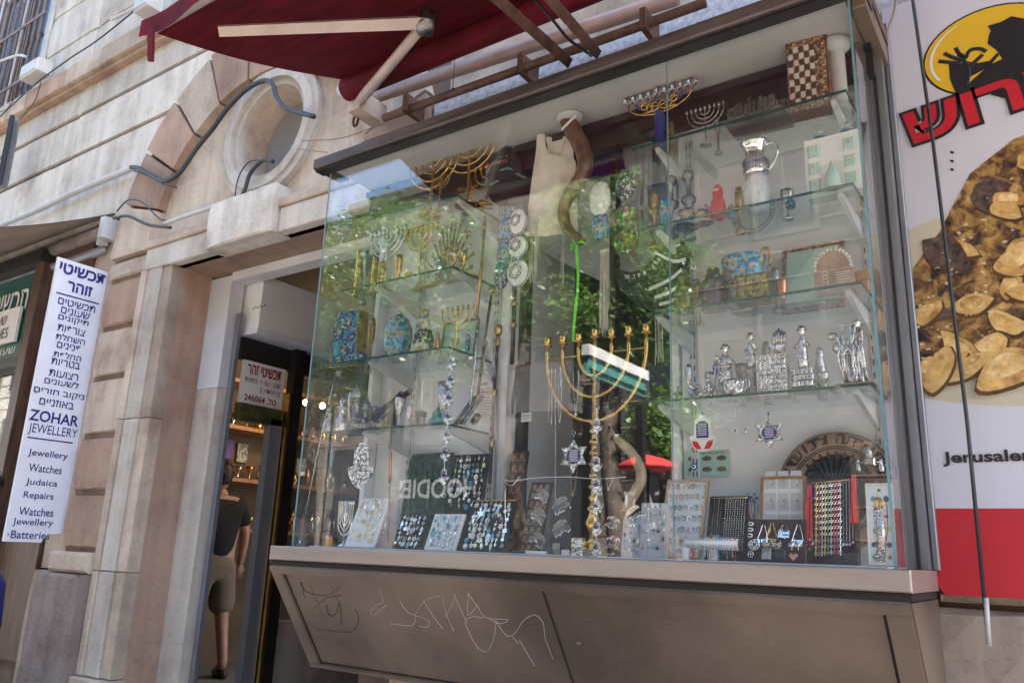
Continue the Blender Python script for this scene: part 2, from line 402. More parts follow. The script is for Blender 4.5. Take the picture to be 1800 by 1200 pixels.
def text_mesh(s, m, bold=0., cache={}):
    if (s, m, bold) in cache: return cache[s, m, bold]
    if any('\u0590' <= ch <= '\u05ff' for ch in s):
        s2 = s[::-1]; out = ''; num = ''
        for ch in s2:
            if ch.isdigit(): num = ch + num
            else: out += num + ch; num = ''
        s2 = out + num
    else: s2 = s
    cu = bpy.data.curves.new('t', 'FONT'); cu.body = s2; cu.size = 1; cu.offset = bold; cu.resolution_u = 3
    o = bpy.data.objects.new('t', cu); COL.objects.link(o)
    dg = bpy.context.evaluated_depsgraph_get(); me = bpy.data.meshes.new_from_object(o.evaluated_get(dg))
    bpy.data.objects.remove(o); bpy.data.curves.remove(cu)
    xs = [v.co.x for v in me.vertices] or [0, 1]; ys = [v.co.y for v in me.vertices] or [0, 1]
    x0, x1, y0, y1 = min(xs), max(xs), min(ys), max(ys)
    for v in me.vertices: v.co = ((v.co.x - x0) / max(1e-6, x1 - x0), 0, (v.co.y - y0) / max(1e-6, y1 - y0))
    me.materials.clear(); me.materials.append(MATS[m]); cache[s, m, bold] = me
    return me
def letter(parent, s, x, z, wd, h, m, M=None, bold=.0, y=-.003):   # text filling the box x..x+wd, z..z+h of the parent's xz plane
    o = inst(text_mesh(s, m, bold), 'lettering', parent)
    o.matrix_local = (M or Matrix()) @ Matrix.Translation((x, y, z)) @ Matrix.Diagonal((wd, 1, h, 1))
    return o
def arc(cx, cz, r, a0, a1, n, y=0, rz=None):
    return [V((cx + r * math.cos(R(a0 + (a1 - a0) * i / n)), y, cz + (rz or r) * math.sin(R(a0 + (a1 - a0) * i / n)))) for i in range(n + 1)]
def ppath(pp, Y): return [at(x, y, Y) for x, y in pp]
def smooth(pts, k=4):
    out = []
    P = [pts[0]] + list(pts) + [pts[-1]]
    for i in range(1, len(P) - 2):
        a, b, c, d = P[i - 1], P[i], P[i + 1], P[i + 2]
        for j in range(k):
            t = j / k
            out.append(.5 * ((2 * b) + (c - a) * t + (2 * a - 5 * b + 4 * c - d) * t * t + (3 * b - a - 3 * c + d) * t ** 3))
    out.append(pts[-1]); return out

# ================================================================== SETTING
MB().box((-60, -60, -.05), (60, 60, 0)).build('ground', 'paving', kind='structure')
YW = 2.65
fac = thing('stone_facade', 'pale Jerusalem stone facade with an arched door surround and round opening', 'building', (0, 0, 0))
OC = (-3.655, 3.565); AC = (-3.75, 3.0); RI, RO = .97, 1.40
mb = MB()
YB = 2.675
for a, b in (((-14, -5.45), (3.25, 6.9)), ((-5.45, -4.72), (0, 6.9)), ((-4.72, -2.72), (4.03, 6.9)), ((-2.72, -2.62), (2.86, 6.9)), ((-2.62, -.36), (0, 1.13)),
             ((-2.62, -.36), (2.86, 6.9)), ((-.36, 6), (0, 6.9)), ((-14, -5.45), (0, .45))):
    mb.box((a[0], YB, b[0]), (a[1], 3.0, b[1]))
mb.build('wall_backing', 'stone_joint', fac)
# tympanum round the oculus
N = 48; outer = []; inner = []
for i in range(N):
    q = 2 * math.pi * i / N; dx, dz = math.cos(q), math.sin(q)
    t = 5.
    for side, lim in ((dx, (-4.72 if dx < 0 else -2.72) - OC[0]), (dz, (2.86 if dz < 0 else 4.06) - OC[1])):
        if abs(side) > 1e-6: t = min(t, lim / side)
    outer.append((OC[0] + dx * t, OC[1] + dz * t)); inner.append((OC[0] + dx * .29, OC[1] + dz * .29))
MB().plate_with_hole(outer, inner, .32, y0=2.66).build('tympanum', 'stone', fac)
# oculus ring, stepped moulding
mb = MB()
for r1, r2, y in ((.43, .385, 2.615), (.385, .33, 2.60), (.33, .29, 2.63)):
    oo = [(OC[0] + r1 * math.cos(2 * math.pi * i / 64), OC[1] + r1 * math.sin(2 * math.pi * i / 64)) for i in range(64)]
    ii = [(OC[0] + r2 * math.cos(2 * math.pi * i / 64), OC[1] + r2 * math.sin(2 * math.pi * i / 64)) for i in range(64)]
    mb.plate_with_hole(oo, ii, 2.664 - y, y0=y)
mb.build('round_moulding', 'stone_pale', fac)
mb = MB(); mb.prism([(OC[0] + .3 * math.cos(2 * math.pi * i / 40), OC[1] + .3 * math.sin(2 * math.pi * i / 40)) for i in range(40)], .03, y0=2.84)
mb.build('oculus_panel', 'slate_panel', fac)
def rough_bev(a, b, e, amt=.0035, seg=.09):
    # dressed stone whose front face is a fine grid with worn, slightly wavy edges
    x0, y0, z0 = a; x1, y1, z1 = b; nx = max(2, min(14, int((x1 - x0) / seg))); nz = max(2, min(6, int((z1 - z0) / seg)))
    m = MB(); vs = []; rn = random
    for j in range(nz + 1):
        for i in range(nx + 1):
            x = x0 + (x1 - x0) * i / nx; z = z0 + (z1 - z0) * j / nz; y = y0 + rn.uniform(0, amt * .5)
            ex = i in (0, nx); ez = j in (0, nz)
            if ex: x += (e if i == 0 else -e) * rn.uniform(.3, 1.1)
            if ez: z += (e if j == 0 else -e) * rn.uniform(.3, 1.1)
            if ex and ez: y += e * rn.uniform(.3, 1.8)
            vs.append((x, y, z))
    k = nx + 1; fs = [(j * k + i, j * k + i + 1, (j + 1) * k + i + 1, (j + 1) * k + i) for j in range(nz) for i in range(nx)]
    n0 = len(vs)
    ring = [(i, 0) for i in range(nx + 1)] + [(nx, j) for j in range(1, nz + 1)] + [(i, nz) for i in range(nx - 1, -1, -1)] + [(0, j) for j in range(nz - 1, 0, -1)]
    for i, j in ring: vs.append((x0 + (x1 - x0) * i / nx, y0 + e * 1.3, z0 + (z1 - z0) * j / nz))
    for i, j in ring: vs.append((x0 + (x1 - x0) * i / nx, y1, z0 + (z1 - z0) * j / nz))
    L_ = len(ring)
    for q in range(L_):
        p = (q + 1) % L_; a_, b_ = ring[q][1] * k + ring[q][0], ring[p][1] * k + ring[p][0]
        fs += [(b_, a_, n0 + q, n0 + p), (n0 + p, n0 + q, n0 + L_ + q, n0 + L_ + p)]
    return m.add(vs, fs)
def block(x0, x1, z0, z1, y=2.65, m='stone', e=.008, back=2.70):
    rough_bev((x0, y, z0), (x1, back, z1), e).build('stone_block', m, fac)
# long courses left of the arch, ends cut to the arch
def xarc(z, r=RO + .02):
    dz = z - AC[1]; return AC[0] - math.sqrt(max(0, r * r - dz * dz)) if dz > 0 else AC[0] - r
for z0, z1 in ((3.36, 4.04), (4.075, 4.405), (4.44, 4.66)):
    xs = [-14, -11.3, -9.1, -7.3, -6.12]
    for a, b in zip(xs, xs[1:]): block(a + .002, b - .002, z0, z1, 2.65, 'stone_pale')
    n = 8; zz = [z0 + (z1 - z0) * i / n for i in range(n + 1)]
    poly = [(-6.116, z1), (-6.116, z0)] + [(min(xarc(z), AC[0]) if z < AC[1] + RO else -3.2, z) for z in zz]
    MB().prism(poly, .05, y0=2.652).build('stone_block', 'stone_pale', fac)
for z0, z1 in ((4.44, 4.66),):
    block(-3.75, -2.2, z0, z1, 2.65, 'stone_pale'); 
for z0, z1 in ((3.36, 4.04), (4.075, 4.405)):
    block(-2.3, -1.0, z0, z1); block(-.99, .6, z0, z1); block(.61, 2.6, z0, z1); block(2.61, 5.9, z0, z1)
# ledge
x = -14; k = 0
while x < 5.5:
    L_ = random.uniform(.42, .7)
    block(x, x + L_ - .006, 4.70, 4.86, 2.56 + random.uniform(-.002, .003), 'stone_pink' if k % 3 == 0 else 'stone', .006); x += L_; k += 1
MB().box((-14, 2.60, 4.665), (5.9, 2.69, 4.698)).build('ledge_fillet', 'stone_pink', fac)
# voussoirs
nv = 11
for i in range(nv):
    a0 = 180 * i / nv + .55; a1 = 180 * (i + 1) / nv - .55; n = 5
    poly = [(AC[0] + RO * math.cos(R(a0 + (a1 - a0) * j / n)), AC[1] + RO * math.sin(R(a0 + (a1 - a0) * j / n))) for j in range(n + 1)]
    poly += [(AC[0] + RI * math.cos(R(a1 - (a1 - a0) * j / n)), AC[1] + RI * math.sin(R(a1 - (a1 - a0) * j / n))) for j in range(n + 1)]
    MB().prism(poly, .1, y0=2.595 + .006 * (i % 2)).build('voussoir', 'stone_pink' if i % 3 != 1 else 'stone', fac)
# pilasters below the arch
js = [1.13, 1.47, 1.82, 2.19, 2.52, 2.85, 2.995]
for x0, x1 in ((-5.15, -4.735),):
    for a, b in zip(js, js[1:]): block(x0, x1, a + .018, b - .018, 2.60 + random.uniform(-.003, .003), random.choice(['stone', 'stone_pink', 'stone']), .012)
    MB().box((x0 + .01, 2.625, 1.1), (x1 - .01, 2.69, 3.0)).build('pilaster_core', 'stone_joint', fac)
    MB().bev((x0 - .03, 2.55, 1.0), (x1 + .01, 2.7, 1.12), .02).build('pilaster_cap_stone', 'stone', fac)
    rough_bev((x0 - .06, 2.50, 0), (x1 + .004, 2.7, .995), .02, .03, .05).build('plinth_block', 'stone_rough', fac)
block(-5.45, -5.16, 0, 1.0, 2.60, 'stone'); block(-5.45, -5.16, 1.01, 3.24, 2.64, 'stone')
# door surround
def strip(x0, x1, z0, z1, y, m='stone', name='jamb_moulding'): MB().bev((x0, y, z0), (x1, 2.70, z1), .006).build(name, m, fac)
for s, x0 in ((1, -4.725),):
    for z0, z1 in ((.46, 1.02), (1.024, 1.9), (1.904, 2.857)):
        strip(x0, x0 + s * .055, z0, z1, 2.585, 'stone')
        strip(x0 + s * .057, x0 + s * .20, z0, z1, 2.60, 'stone_pale')
        strip(x0 + s * .202, x0 + s * .295, z0, z1, 2.615, 'stone')
    strip(x0 - s * .01, x0 + s * .33, 0, .455, 2.56, 'stone', 'jamb_base')
strip(-4.725, -2.735, 3.005, 3.06, 2.585, 'stone', 'lintel_moulding')
for a, b in ((-4.725, -4.022), (-3.428, -2.735)): strip(a, b, 2.86, 3.003, 2.60, 'stone_pale', 'lintel_stone')
rough_bev((-4.02, 2.545, 2.855), (-3.43, 2.70, 3.14), .01, .006).build('keystone', 'stone_pale', fac)
MB().box((-4.72, 2.70, 0), (-4.43, 2.9, 2.86)).build('reveal_stone', 'stone_pink', fac)
MB().box((-4.72, 2.70, 2.857), (-2.72, 2.9, 3.0)).build('reveal_lintel', 'stone_pink', fac)
MB().box((-4.9, 2.902, 2.12), (-4.22, 3.0, 2.84)).build('painted_jamb', 'plaster_white', fac)
MB().box((-4.9, 2.902, 0), (-4.222, 3.0, 2.117)).build('inner_jamb', 'stone_pale', fac)
MB().box((-4.22, 2.902, 2.80), (-2.9, 3.0, 3.0)).build('painted_lintel', 'plaster_white', fac)
# masonry under and beside the display box
for z0, z1 in ((0, .36), (.375, .75), (.765, 1.1)):
    x = -2.60 + (.2 if z0 == .375 else 0)
    while x < 5.5:
        L_ = random.uniform(.45, .8); rough_bev((x, 2.60 + random.uniform(0, .02), z0), (x + L_ - .014, 2.7, z1), .02, .03).build('stone_block', random.choice(['stone_rough', 'stone', 'stone_pink']), fac); x += L_
for k, z0 in enumerate((1.115, 1.5, 1.9, 2.3, 2.7, 3.06)):
    z1 = (1.115, 1.5, 1.9, 2.3, 2.7, 3.06, 3.35)[k + 1] - .014
    x = -.345
    for wd in ((.5, .6, .7, .55, .8) if k % 2 else (.8, .45, .7, .6)):
        rough_bev((x, 2.635, z0), (x + wd - .014, 2.7, z1), .012, .012).build('stone_block', random.choice(['stone', 'stone_pink']), fac); x += wd
MB().box((-2.36, 2.62, 2.93), (1.6, 2.70, 3.355)).build('speckled_render_band', 'speckled_white', fac)
# upper storey, barred window
for z0, z1 in ((4.87, 5.22), (5.235, 5.62), (5.635, 6.0), (6.015, 6.4), (6.415, 6.88)):
    for a, b in ((-14, -10.2), (-9, -8.15), (-6.98, -6.1), (-6.09, -5.2), (-5.19, -4.2), (-4.19, -3.0), (-2.99, -1.5), (-1.49, 5.9)):
        block(a + .002, b - .006, z0, z1, 2.65, 'stone_pale')

def barred_window(x0, x1, z0, z1, label):
    wn = thing('barred_window', label, 'window', (x0, 2.65, z0)); w_, h_ = x1 - x0, z1 - z0
    MB().box((0, .012, 0), (w_, .02, h_)).build('pane', 'window_dark', wn)
    f = MB().box((0, -.02, 0), (.06, .01, h_)).box((w_ - .06, -.02, 0), (w_, .01, h_)).box((.06, -.02, 0), (w_ - .06, .01, .06)).box((.06, -.02, h_ - .06), (w_ - .06, .01, h_)).box((w_ / 2 - .03, -.02, .06), (w_ / 2 + .03, .01, h_ - .06))
    f.build('window_frame', 'pvc_white', wn)
    me = MB().tube([(0, 0, .02), (0, 0, h_ - .02)], .011, 6).mesh('bar', 'beam_brown')
    n = int(w_ / .11)
    for i in range(n): inst(me, 'bar', wn, loc=(.06 + (w_ - .12) * i / (n - 1), -.06, 0))
    for z in (.15, h_ * .55): MB().box((0, -.075, z), (w_, -.065, z + .03)).build('cross_bar', 'beam_brown', wn)
barred_window(-8.14, -6.99, 4.9, 6.3, 'barred window above the beige awning, at the upper left')
barred_window(-10.19, -9.01, 4.9, 6.3, 'barred window farthest left of the upper storey')

# ------------------------------------------------------------------ rooms behind
room = MB()
room.box((-10, 6.3, 0), (-4.2, 6.4, 3.1)).box((-10.1, 3.0, 0), (-10, 6.4, 3.1))
room.build('shop_room_wall', 'interior_warm', kind='structure')
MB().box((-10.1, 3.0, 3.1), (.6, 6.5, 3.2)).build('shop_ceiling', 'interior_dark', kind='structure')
MB().box((-10.1, 2.7, .0), (.6, 6.5, .12)).build('shop_floor', 'interior_grey', kind='structure')
MB().box((-2.5, 2.70, .12), (-2.45, 6.3, 3.1)).build('alcove_wall', 'interior_grey', kind='structure')
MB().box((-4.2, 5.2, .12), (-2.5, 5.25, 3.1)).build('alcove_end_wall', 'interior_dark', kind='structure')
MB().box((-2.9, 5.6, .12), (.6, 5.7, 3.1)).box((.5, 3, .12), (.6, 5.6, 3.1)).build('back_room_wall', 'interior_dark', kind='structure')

# shop entrance on the left side of the alcove, plane x = XS
XS = -4.20
def sx(px, py): p = onx(px, py, XS); return p.y, p.z
ent = thing('shop_entrance', 'metal framed glass entrance of the jewellery shop inside the stone doorway', 'shop entrance', (XS, 2.95, .12))
def ebox(name, y0, y1, z0, z1, m, x0=0., x1=.05): return MB().box((x0, y0 - 2.95, z0 - .12), (x1, y1 - 2.95, z1 - .12)).build(name, m, ent)
yA = sx(490, 700)[0]; yB = sx(466, 770)[0]; yC = sx(487, 770)[0]
ebox('frame_post', 2.96, 2.985, .12, 2.6, 'alu_grey', -.01, .03)
ebox('door_stile', yB, yC, .12, 1.98, 'alu_grey', -.02, .04)
ebox('gold_trim', yA + .03, yA + .05, .12, 2.16, 'brass', .0, .07)
ebox('frame_post', yA + .06, yA + .14, .12, 2.6, 'dark_bronze', -.01, .06)
ebox('header', 3.04, 4.9, 2.33, 2.52, 'dark_bronze', -.06, -.01)
ebox('transom_rail', 3.04, yA + .02, 1.94, 2.045, 'olive_bronze', -.02, .04)
ebox('window_pane', yA + .15, 4.9, .75, 2.3, 'dark_glass', .0, .008)
ebox('stall_riser', yA + .15, 4.9, .12, .74, 'stone', -.05, .03)
ebox('door_pane', yC + .002, yA + .02, .3, 1.93, 'dark_glass', .0, .008)
yy0, zz0 = sx(397, 702); yy1, zz1 = sx(484, 724); zt = sx(490, 668)[1]
ds = thing('door_sign', 'white transom sign with red Hebrew lettering above the shop door', 'sign', M=frame((XS + .012, 3.045, 2.05), (0, 1, 0), (0, 0, 1)))
SW = yA + .02 - 3.045; SH = .27
MB().box((0, 0, 0), (SW, .02, SH)).build('sign_board', 'letter_white', ds)
letter(ds, 'תכשיטי זהר', .03, .185, SW - .06, .065, 'ink_red', bold=.03)
letter(ds, 'שען · צורף · מתנות', -.0 + .02, .125, SW - .05, .04, 'ink_red', bold=.01)
letter(ds, 'בן יהודה 2', .14, .075, SW * .5, .04, 'ink_red', bold=.01)
letter(ds, 'טל. 246064', .03, .018, SW - .08, .045, 'ink_red', bold=.02)
# shutter housing
p0 = at(408, 585, 3.02); p1 = at(465, 484, 3.02)
sh = thing('shutter_box', 'white roller shutter housing hanging inside the doorway', 'shutter box', (-4.30, 3.02, p0.z))
bx = p1.x - p0.x
MB().box((0, 0, .0), (-4.30 * -1 + p1.x, 1.9, p1.z - p0.z)).build('housing', 'board_white', sh)
MB().box((-.0, -.012, -.035), (4.30 + p1.x + .012, 1.9, -.003)).build('bottom_trim', 'sign_white', sh)
for i in range(6): MB().box((.17 + .022 * i, -.004, .13 + .008 * (i % 2)), (.18 + .022 * i, 0, .137 + .008 * (i % 2))).build('vent_hole', 'black', sh)

# goods on lit shelves deep in the shop, wall facing the door
MB().box((-6.78, 4.1, .12), (-6.68, 6.3, 3.1)).build('shop_display_wall', 'interior_warm', kind='structure')
for z, l in ((1.30, 'lowest'), (1.76, 'middle'), (2.24, 'upper'), (2.68, 'topmost')):
    tag(MB().bev((-6.675, 4.12, z), (-6.38, 6.28, z + .035), .004).build('wall_shelf', 'wood_orange'), '%s long wooden shelf of goods inside the lit shop' % l, 'shelf')
rn = random.Random(44); gp = [[(.8, 0), (.3, .1), (.9, .45), (.4, .7), (.5, 1), (0, 1)], [(.7, 0), (1, .3), (.6, .7), (.3, .8), (.4, 1), (0, .95)], [(.9, 0), (.2, .1), (.2, .5), (1, .8), (1, 1), (0, .7)]]
gn = 0
for zi, z in enumerate((1.336, 1.796, 2.276)):
    y = 4.25; gn = 0
    while y < 6.2:
        h_ = rn.uniform(.10, .22); k = rn.randrange(3); gn += 1
        g_ = MB().lathe([(r_ * rn.uniform(.03, .05), zz * h_) for r_, zz in gp[k]], n=12).build('shop_vessel', rn.choice(['brass', 'silver', 'brass', 'copper', 'silver_smooth']), loc=(-6.5 + rn.uniform(-.05, .05), y, z))
        g_['n'] = 0; del g_['n']; tag(g_, '%s metal vessel from the left on the %s shelf of the lit shop' % (['first', 'second', 'third', 'fourth', 'fifth', 'sixth', 'seventh', 'eighth', 'ninth', 'tenth', 'eleventh', 'twelfth', 'thirteenth', 'fourteenth', 'fifteenth', 'sixteenth', 'seventeenth', 'eighteenth', 'nineteenth'][gn - 1], ('lowest', 'middle', 'upper')[zi]), 'vessel', 'metal vessels on the lit shop shelves'); y += rn.uniform(.10, .17)
for y, z, m, l in ((4.62, 2.05, 'flag_blue', 'blue cloth'), (4.78, 2.08, 'purple', 'purple hamsa'), (4.95, 2.06, 'tile_floral', 'painted picture'), (5.7, 2.0, 'ceramic_white', 'pale picture'), (6.0, 2.5, 'brown_bronze', 'dark picture')):
    tag(MB().bev((-.012, -.06, -.09), (0, .06, .09), .003, M=Matrix.Rotation(0, 4, 'Z')).build('wall_picture', m, loc=(-6.655, y, z)), 'small %s hanging on the wall of the lit shop' % l, 'picture')
for b_, (px, py, Y) in enumerate(((567, 713, 4.6), (537, 707, 4.9), (402, 742, 6.0), (455, 800, 6.0))):
    p = at(px, py, Y)
    bl = thing('light_bulb', ['warm glowing bulb seen through the left end of the display glass', 'warm bulb left of the brightest bulb, behind the glass', 'small warm bulb over the shelf of goods in the doorway', 'small warm bulb low by the door stile inside the shop'][b_], 'light bulb', p)
    MB().ball((0, 0, 0), .022 if b_ < 2 else .02, 10, sc_=(1, 1, 1.25)).build('glass_bulb', 'bulb', bl)
    MB().lathe([(.012, .02), (.012, .05), (.004, .055)], n=10).tube([(0, 0, .05), (0, 0, 3.08 - p.z)], .002, 4).build('socket', 'brass_old', bl)
l2 = bpy.data.lights.new('shop_lamp', 'POINT'); l2.energy = 4.5; l2.color = (1, .7, .4); l2.shadow_soft_size = .1
o2 = bpy.data.objects.new('shop_lamp', l2); COL.objects.link(o2); o2.location = (-5.5, 5.2, 2.75)

# ------------------------------------------------------------------ left shop bay
bay = thing('neighbour_shopfront', 'dark framed neighbouring shop window under the beige awning at the left edge', 'shop window', (-5.5, 2.62, .45))
def bb(name, x0, x1, y0, y1, z0, z1, m): return MB().box((x0 + 5.5, y0 - 2.62, z0 - .45), (x1 + 5.5, y1 - 2.62, z1 - .45)).build(name, m, bay)
bb('window_pane', -9.9, -6.12, 2.66, 2.668, .5, 2.38, 'dark_glass')
bb('frame_post', -6.11, -6.0, 2.55, 2.7, .45, 3.2, 'wood_brown')
bb('side_panel', -5.99, -5.46, 2.62, 2.7, .45, 3.24, 'wood_brown')
bb('frame_rail', -9.9, -6.12, 2.58, 2.7, 2.385, 2.46, 'dark_bronze')
bb('display_back', -9.9, -5.6, 3.3, 3.33, .45, 2.4, 'gilt_filigree')
bb('top_rail', -9.9, -5.99, 2.52, 2.7, 3.14, 3.24, 'dark_bronze')
gs = thing('green_shop_sign', 'dark green shop sign with white Hebrew letters beside the tall white sign', 'sign', (-9.9, 2.60, 2.47))
MB().box((0, 0, 0), (3.77, .05, .66)).build('sign_board', 'sign_green', gs)
letter(gs, 'תכשיטי', 3.02, .36, .62, .17, 'letter_white', bold=.01)
letter(gs, 'שעונים ותכשיטים', 2.5, .03, 1.1, .05, 'letter_white')
ws = thing('small_watches_sign', 'small white sign reading WATCHES fixed on the green sign', 'sign', (-7.0, 2.57, 2.58))
MB().box((0, 0, 0), (.72, .02, .27)).build('sign_board', 'letter_white', ws)
letter(ws, 'שעונים', .2, .15, .34, .07, 'ink_black'); letter(ws, 'WATCHES', .1, .04, .5, .08, 'ink_black')
# beige awning
E0 = onx(190, 410, -5.3); Ef = onx(0, 395, -5.3); Et = onx(213, 374, -5.3)
aw = thing('beige_awning', 'beige cloth awning of the neighbouring shop seen from below', 'awning', (-5.3, 2.62, 3.3))
d_ = (Ef - Et).normalized(); far = Et + d_ * 1.1
m_ = MB()
n = 14; vs = []
for i in range(n + 1):
    for x_ in (0, -6):
        p = Et + (far - Et) * (i / n); vs.append((x_, p.y - 2.62, p.z - 3.3 - .03 * math.sin(math.pi * i / n)))
m_.add(vs, [(2 * i, 2 * i + 1, 2 * i + 3, 2 * i + 2) for i in range(n)]); m_.add([(a, b + .0, c + .006) for a, b, c in vs], [(2 * i + 2, 2 * i + 3, 2 * i + 1, 2 * i) for i in range(n)])
m_.build('cloth', 'canvas_beige', aw)
MB().tube([(.02, far.y - 2.62, far.z - 3.3), (-6, far.y - 2.62, far.z - 3.3)], .03, 8).build('front_bar', 'pvc_white', aw)
MB().tube([(.03, -.02, E0.z - 3.3), (-6, -.02, E0.z - 3.3)], .045, 10).build('roller', 'stone_rough', aw)
MB().box((.03, -.08, E0.z - 3.3 - .07), (.09, .03, E0.z - 3.3 + .08)).box((-.03, -.05, E0.z - 3.3 - .1), (.03, .0, E0.z - 3.3 - .05)).build('end_bracket', 'pvc_white', aw)
MB().tube([(0, .01, E0.z - 3.3 - .12), (-6, .01, E0.z - 3.3 - .12)], .035, 8).build('torsion_bar', 'alu_grey', aw)

# tall projecting sign
sg = thing('tall_projecting_sign', 'tall narrow white sign with blue Hebrew and English lettering for a jewellery shop', 'sign', M=frame((-5.24, 2.306, 1.165), (0, 1, 0), (0, 0, 1)))
Wd, Hd = .346, 1.79
MB().prism([(.0, 0), (Wd - .13, -.0), (Wd - .1, .05), (Wd, .06), (Wd, Hd), (0, Hd)], .02).build('sign_board', 'sign_white', sg)
def sl(s, xl, yl, xr, yr, hp, b=.0, m='ink_blue'):
    a = onx(xl, yl, -5.24); c = onx(xr, yr, -5.24); t = onx((xl + xr) / 2, (yl + yr) / 2 - hp, -5.24); mid = onx((xl + xr) / 2, (yl + yr) / 2, -5.24)
    u0_, u1_ = a.y - 2.306, c.y - 2.306; z_ = mid.z - 1.165
    if s == '-': MB().box((u0_, -.003, z_), (u1_, -.001, z_ + hp * .0024)).build('rule_line', m, sg)
    else: letter(sg, s, u0_, z_, u1_ - u0_, t.z - mid.z, m, bold=b)
for a in (('תכשיטי', 103, 477, 184, 503, 19, .03), ('זוהר', 117, 510, 160, 523, 18, .03), ('-', 99, 513, 173, 537, 3.4), ('תכשיטים', 101, 533, 166, 551, 12, .012), ('שעונים', 106, 549, 156, 563, 12, .012),
          ('תיקונים', 101, 563, 154, 577, 12, .012), ('צורפות', 100, 580, 148, 592, 12, .012), ('השחלת', 97, 595, 148, 607, 12, .012), ('פנינים', 99, 610, 141, 620, 11, .012), ('החלפת', 93, 625, 141, 637, 12, .012),
          ('בטריות', 89, 639, 139, 650, 12, .012), ('רצועות', 85, 659, 136, 670, 12, .012), ('לשעונים', 77, 672, 137, 684, 12, .012), ('ניקוב חורים', 58, 690, 146, 708, 13, .012), ('באוזניים', 68, 709, 128, 721, 12, .012),
          ('ZOHAR', 50, 736, 136, 752, 20, .02), ('JEWELLERY', 48, 761, 133, 777, 21, 0), ('-', 48, 766, 127, 782, 3), ('Jewellery', 48, 801, 117, 812, 15, .006), ('Watches', 49, 827, 107, 834, 14, .006),
          ('Judaica', 44, 852, 99, 860, 14, .006), ('Repairs', 40, 876, 92, 883, 15, .006), ('Watches', 32, 902, 92, 910, 14, .006), ('Jewellery', 21, 921, 91, 931, 15, .006), ('Batteries', 18, 943, 86, 950, 14, .006)): sl(*a)
MB().box((Wd, .0, 1.5), (Wd + .04, .02, 1.53)).box((Wd, .0, .3), (Wd + .04, .02, .33)).build('wall_bracket', 'steel_bracket', sg)

# ------------------------------------------------------------------ red awning over the display
RX = -2.65; RYy = 2.31; RZ = 3.325; TY = 1.33; TZ = 3.045; RXE = 1.6
ra = thing('red_awning', 'dark red folding arm awning above the glass display case', 'awning', (RX, RYy, RZ))
nx, ny = 40, 14; vs = []
for i in range(nx + 1):
    for j in range(ny + 1):
        u, v_ = i / nx, j / ny; x_ = u * (RXE - RX); y_ = (TY - RYy) * v_; z_ = (TZ - RZ) * v_ + .05 * (1 - v_)
        z_ -= .035 * math.sin(math.pi * v_) * (.6 + .4 * math.sin(u * 9)) + .012 * math.sin(u * 37 + v_ * 3) * v_
        vs.append((x_, y_, z_))
fs = [(i * (ny + 1) + j, i * (ny + 1) + j + 1, (i + 1) * (ny + 1) + j + 1, (i + 1) * (ny + 1) + j) for i in range(nx) for j in range(ny)]
MB().add(vs, fs, True).add([(a, b, c + .004) for a, b, c in vs], [f[::-1] for f in fs], True).build('cloth', 'awning_red', ra)
vs = []
for i in range(61):
    x_ = (RXE - RX) * i / 60
    for z_ in (.02, -.05 - .02 * abs(math.sin(i * .55))): vs.append((x_, TY - RYy - .035 + .01 * math.sin(i * .8), TZ - RZ + z_))
MB().add(vs, [(2 * i, 2 * i + 2, 2 * i + 3, 2 * i + 1) for i in range(60)], True).build('valance', 'awning_red', ra)
a_ = onp(262, 60, V((0, TY - .03, 0)), V((0, 1, 0))) - V((RX, RYy, RZ)); b_ = onp(268, 112, V((0, TY - .03, 0)), V((0, 1, 0))) - V((RX, RYy, RZ))
MB().prism([(a_.x + .02, a_.z), (a_.x + .055, a_.z + .0), (b_.x + .03, b_.z - .01), (b_.x, b_.z)], .01, y0=TY - RYy - .05).build('hanging_valance_end', 'awning_red', ra)
MB().tube([(-.03, TY - RYy, TZ - RZ), (RXE - RX, TY - RYy, TZ - RZ)], .022, 10).build('front_bar', 'arm_cream', ra)
MB().tube([(-.0, 0, 0), (RXE - RX, 0, 0)], .055, 16).build('roller', 'awning_red', ra)
MB().lathe([(.0, -.02), (.05, -.02), (.05, .0), (.03, .005), (.03, .03), (0, .03)], n=16, M=Matrix.Rotation(R(-90), 4, 'Y') @ Matrix.Translation((0, 0, .01))).build('roller_cap', 'pvc_white', ra)
nrm = V((0, -(TZ - RZ), (TY - RYy))).normalized()
O_ = V((RX, RYy, RZ - .04)); base_ = V((RX, RYy, RZ))
def fab(px, py): return onp(px, py, O_ - V((0, 0, .06)), nrm)
e1 = fab(748, 40); w1 = at(628, 183, 2.38); f1 = fab(385, 55)
for k, dx in enumerate((0, 2.6)):
    D = V((dx, 0, 0)); A_, B_, C_ = w1 + D - base_, e1 + D - base_, f1 + D - base_
    MB().tube([A_, B_], [.026, .02], 10).build('lower_arm', 'arm_cream', ra)
    MB().tube([B_, C_], [.03, .024], 4).build('forearm', 'arm_cream', ra)
    MB().tube([B_ - V((0, 0, .04)), B_ + V((0, 0, .04))], .034, 12).build('elbow_joint', 'pewter', ra)
    MB().box(A_ + V((-.03, -.03, -.05)), A_ + V((.05, .15, .05))).build('wall_mount', 'arm_cream', ra)
q_ = at(625, 212, 2.42)
hk = tag(MB().tube([q_ + V((.016 * math.cos(R(a)), 0, .032 * math.sin(R(a)))) for a in range(0, 360, 30)], .007, 6, closed=True).build('hook_ring', 'rust'), 'rusty oval ring hanging under the awning arm mount', 'ring')

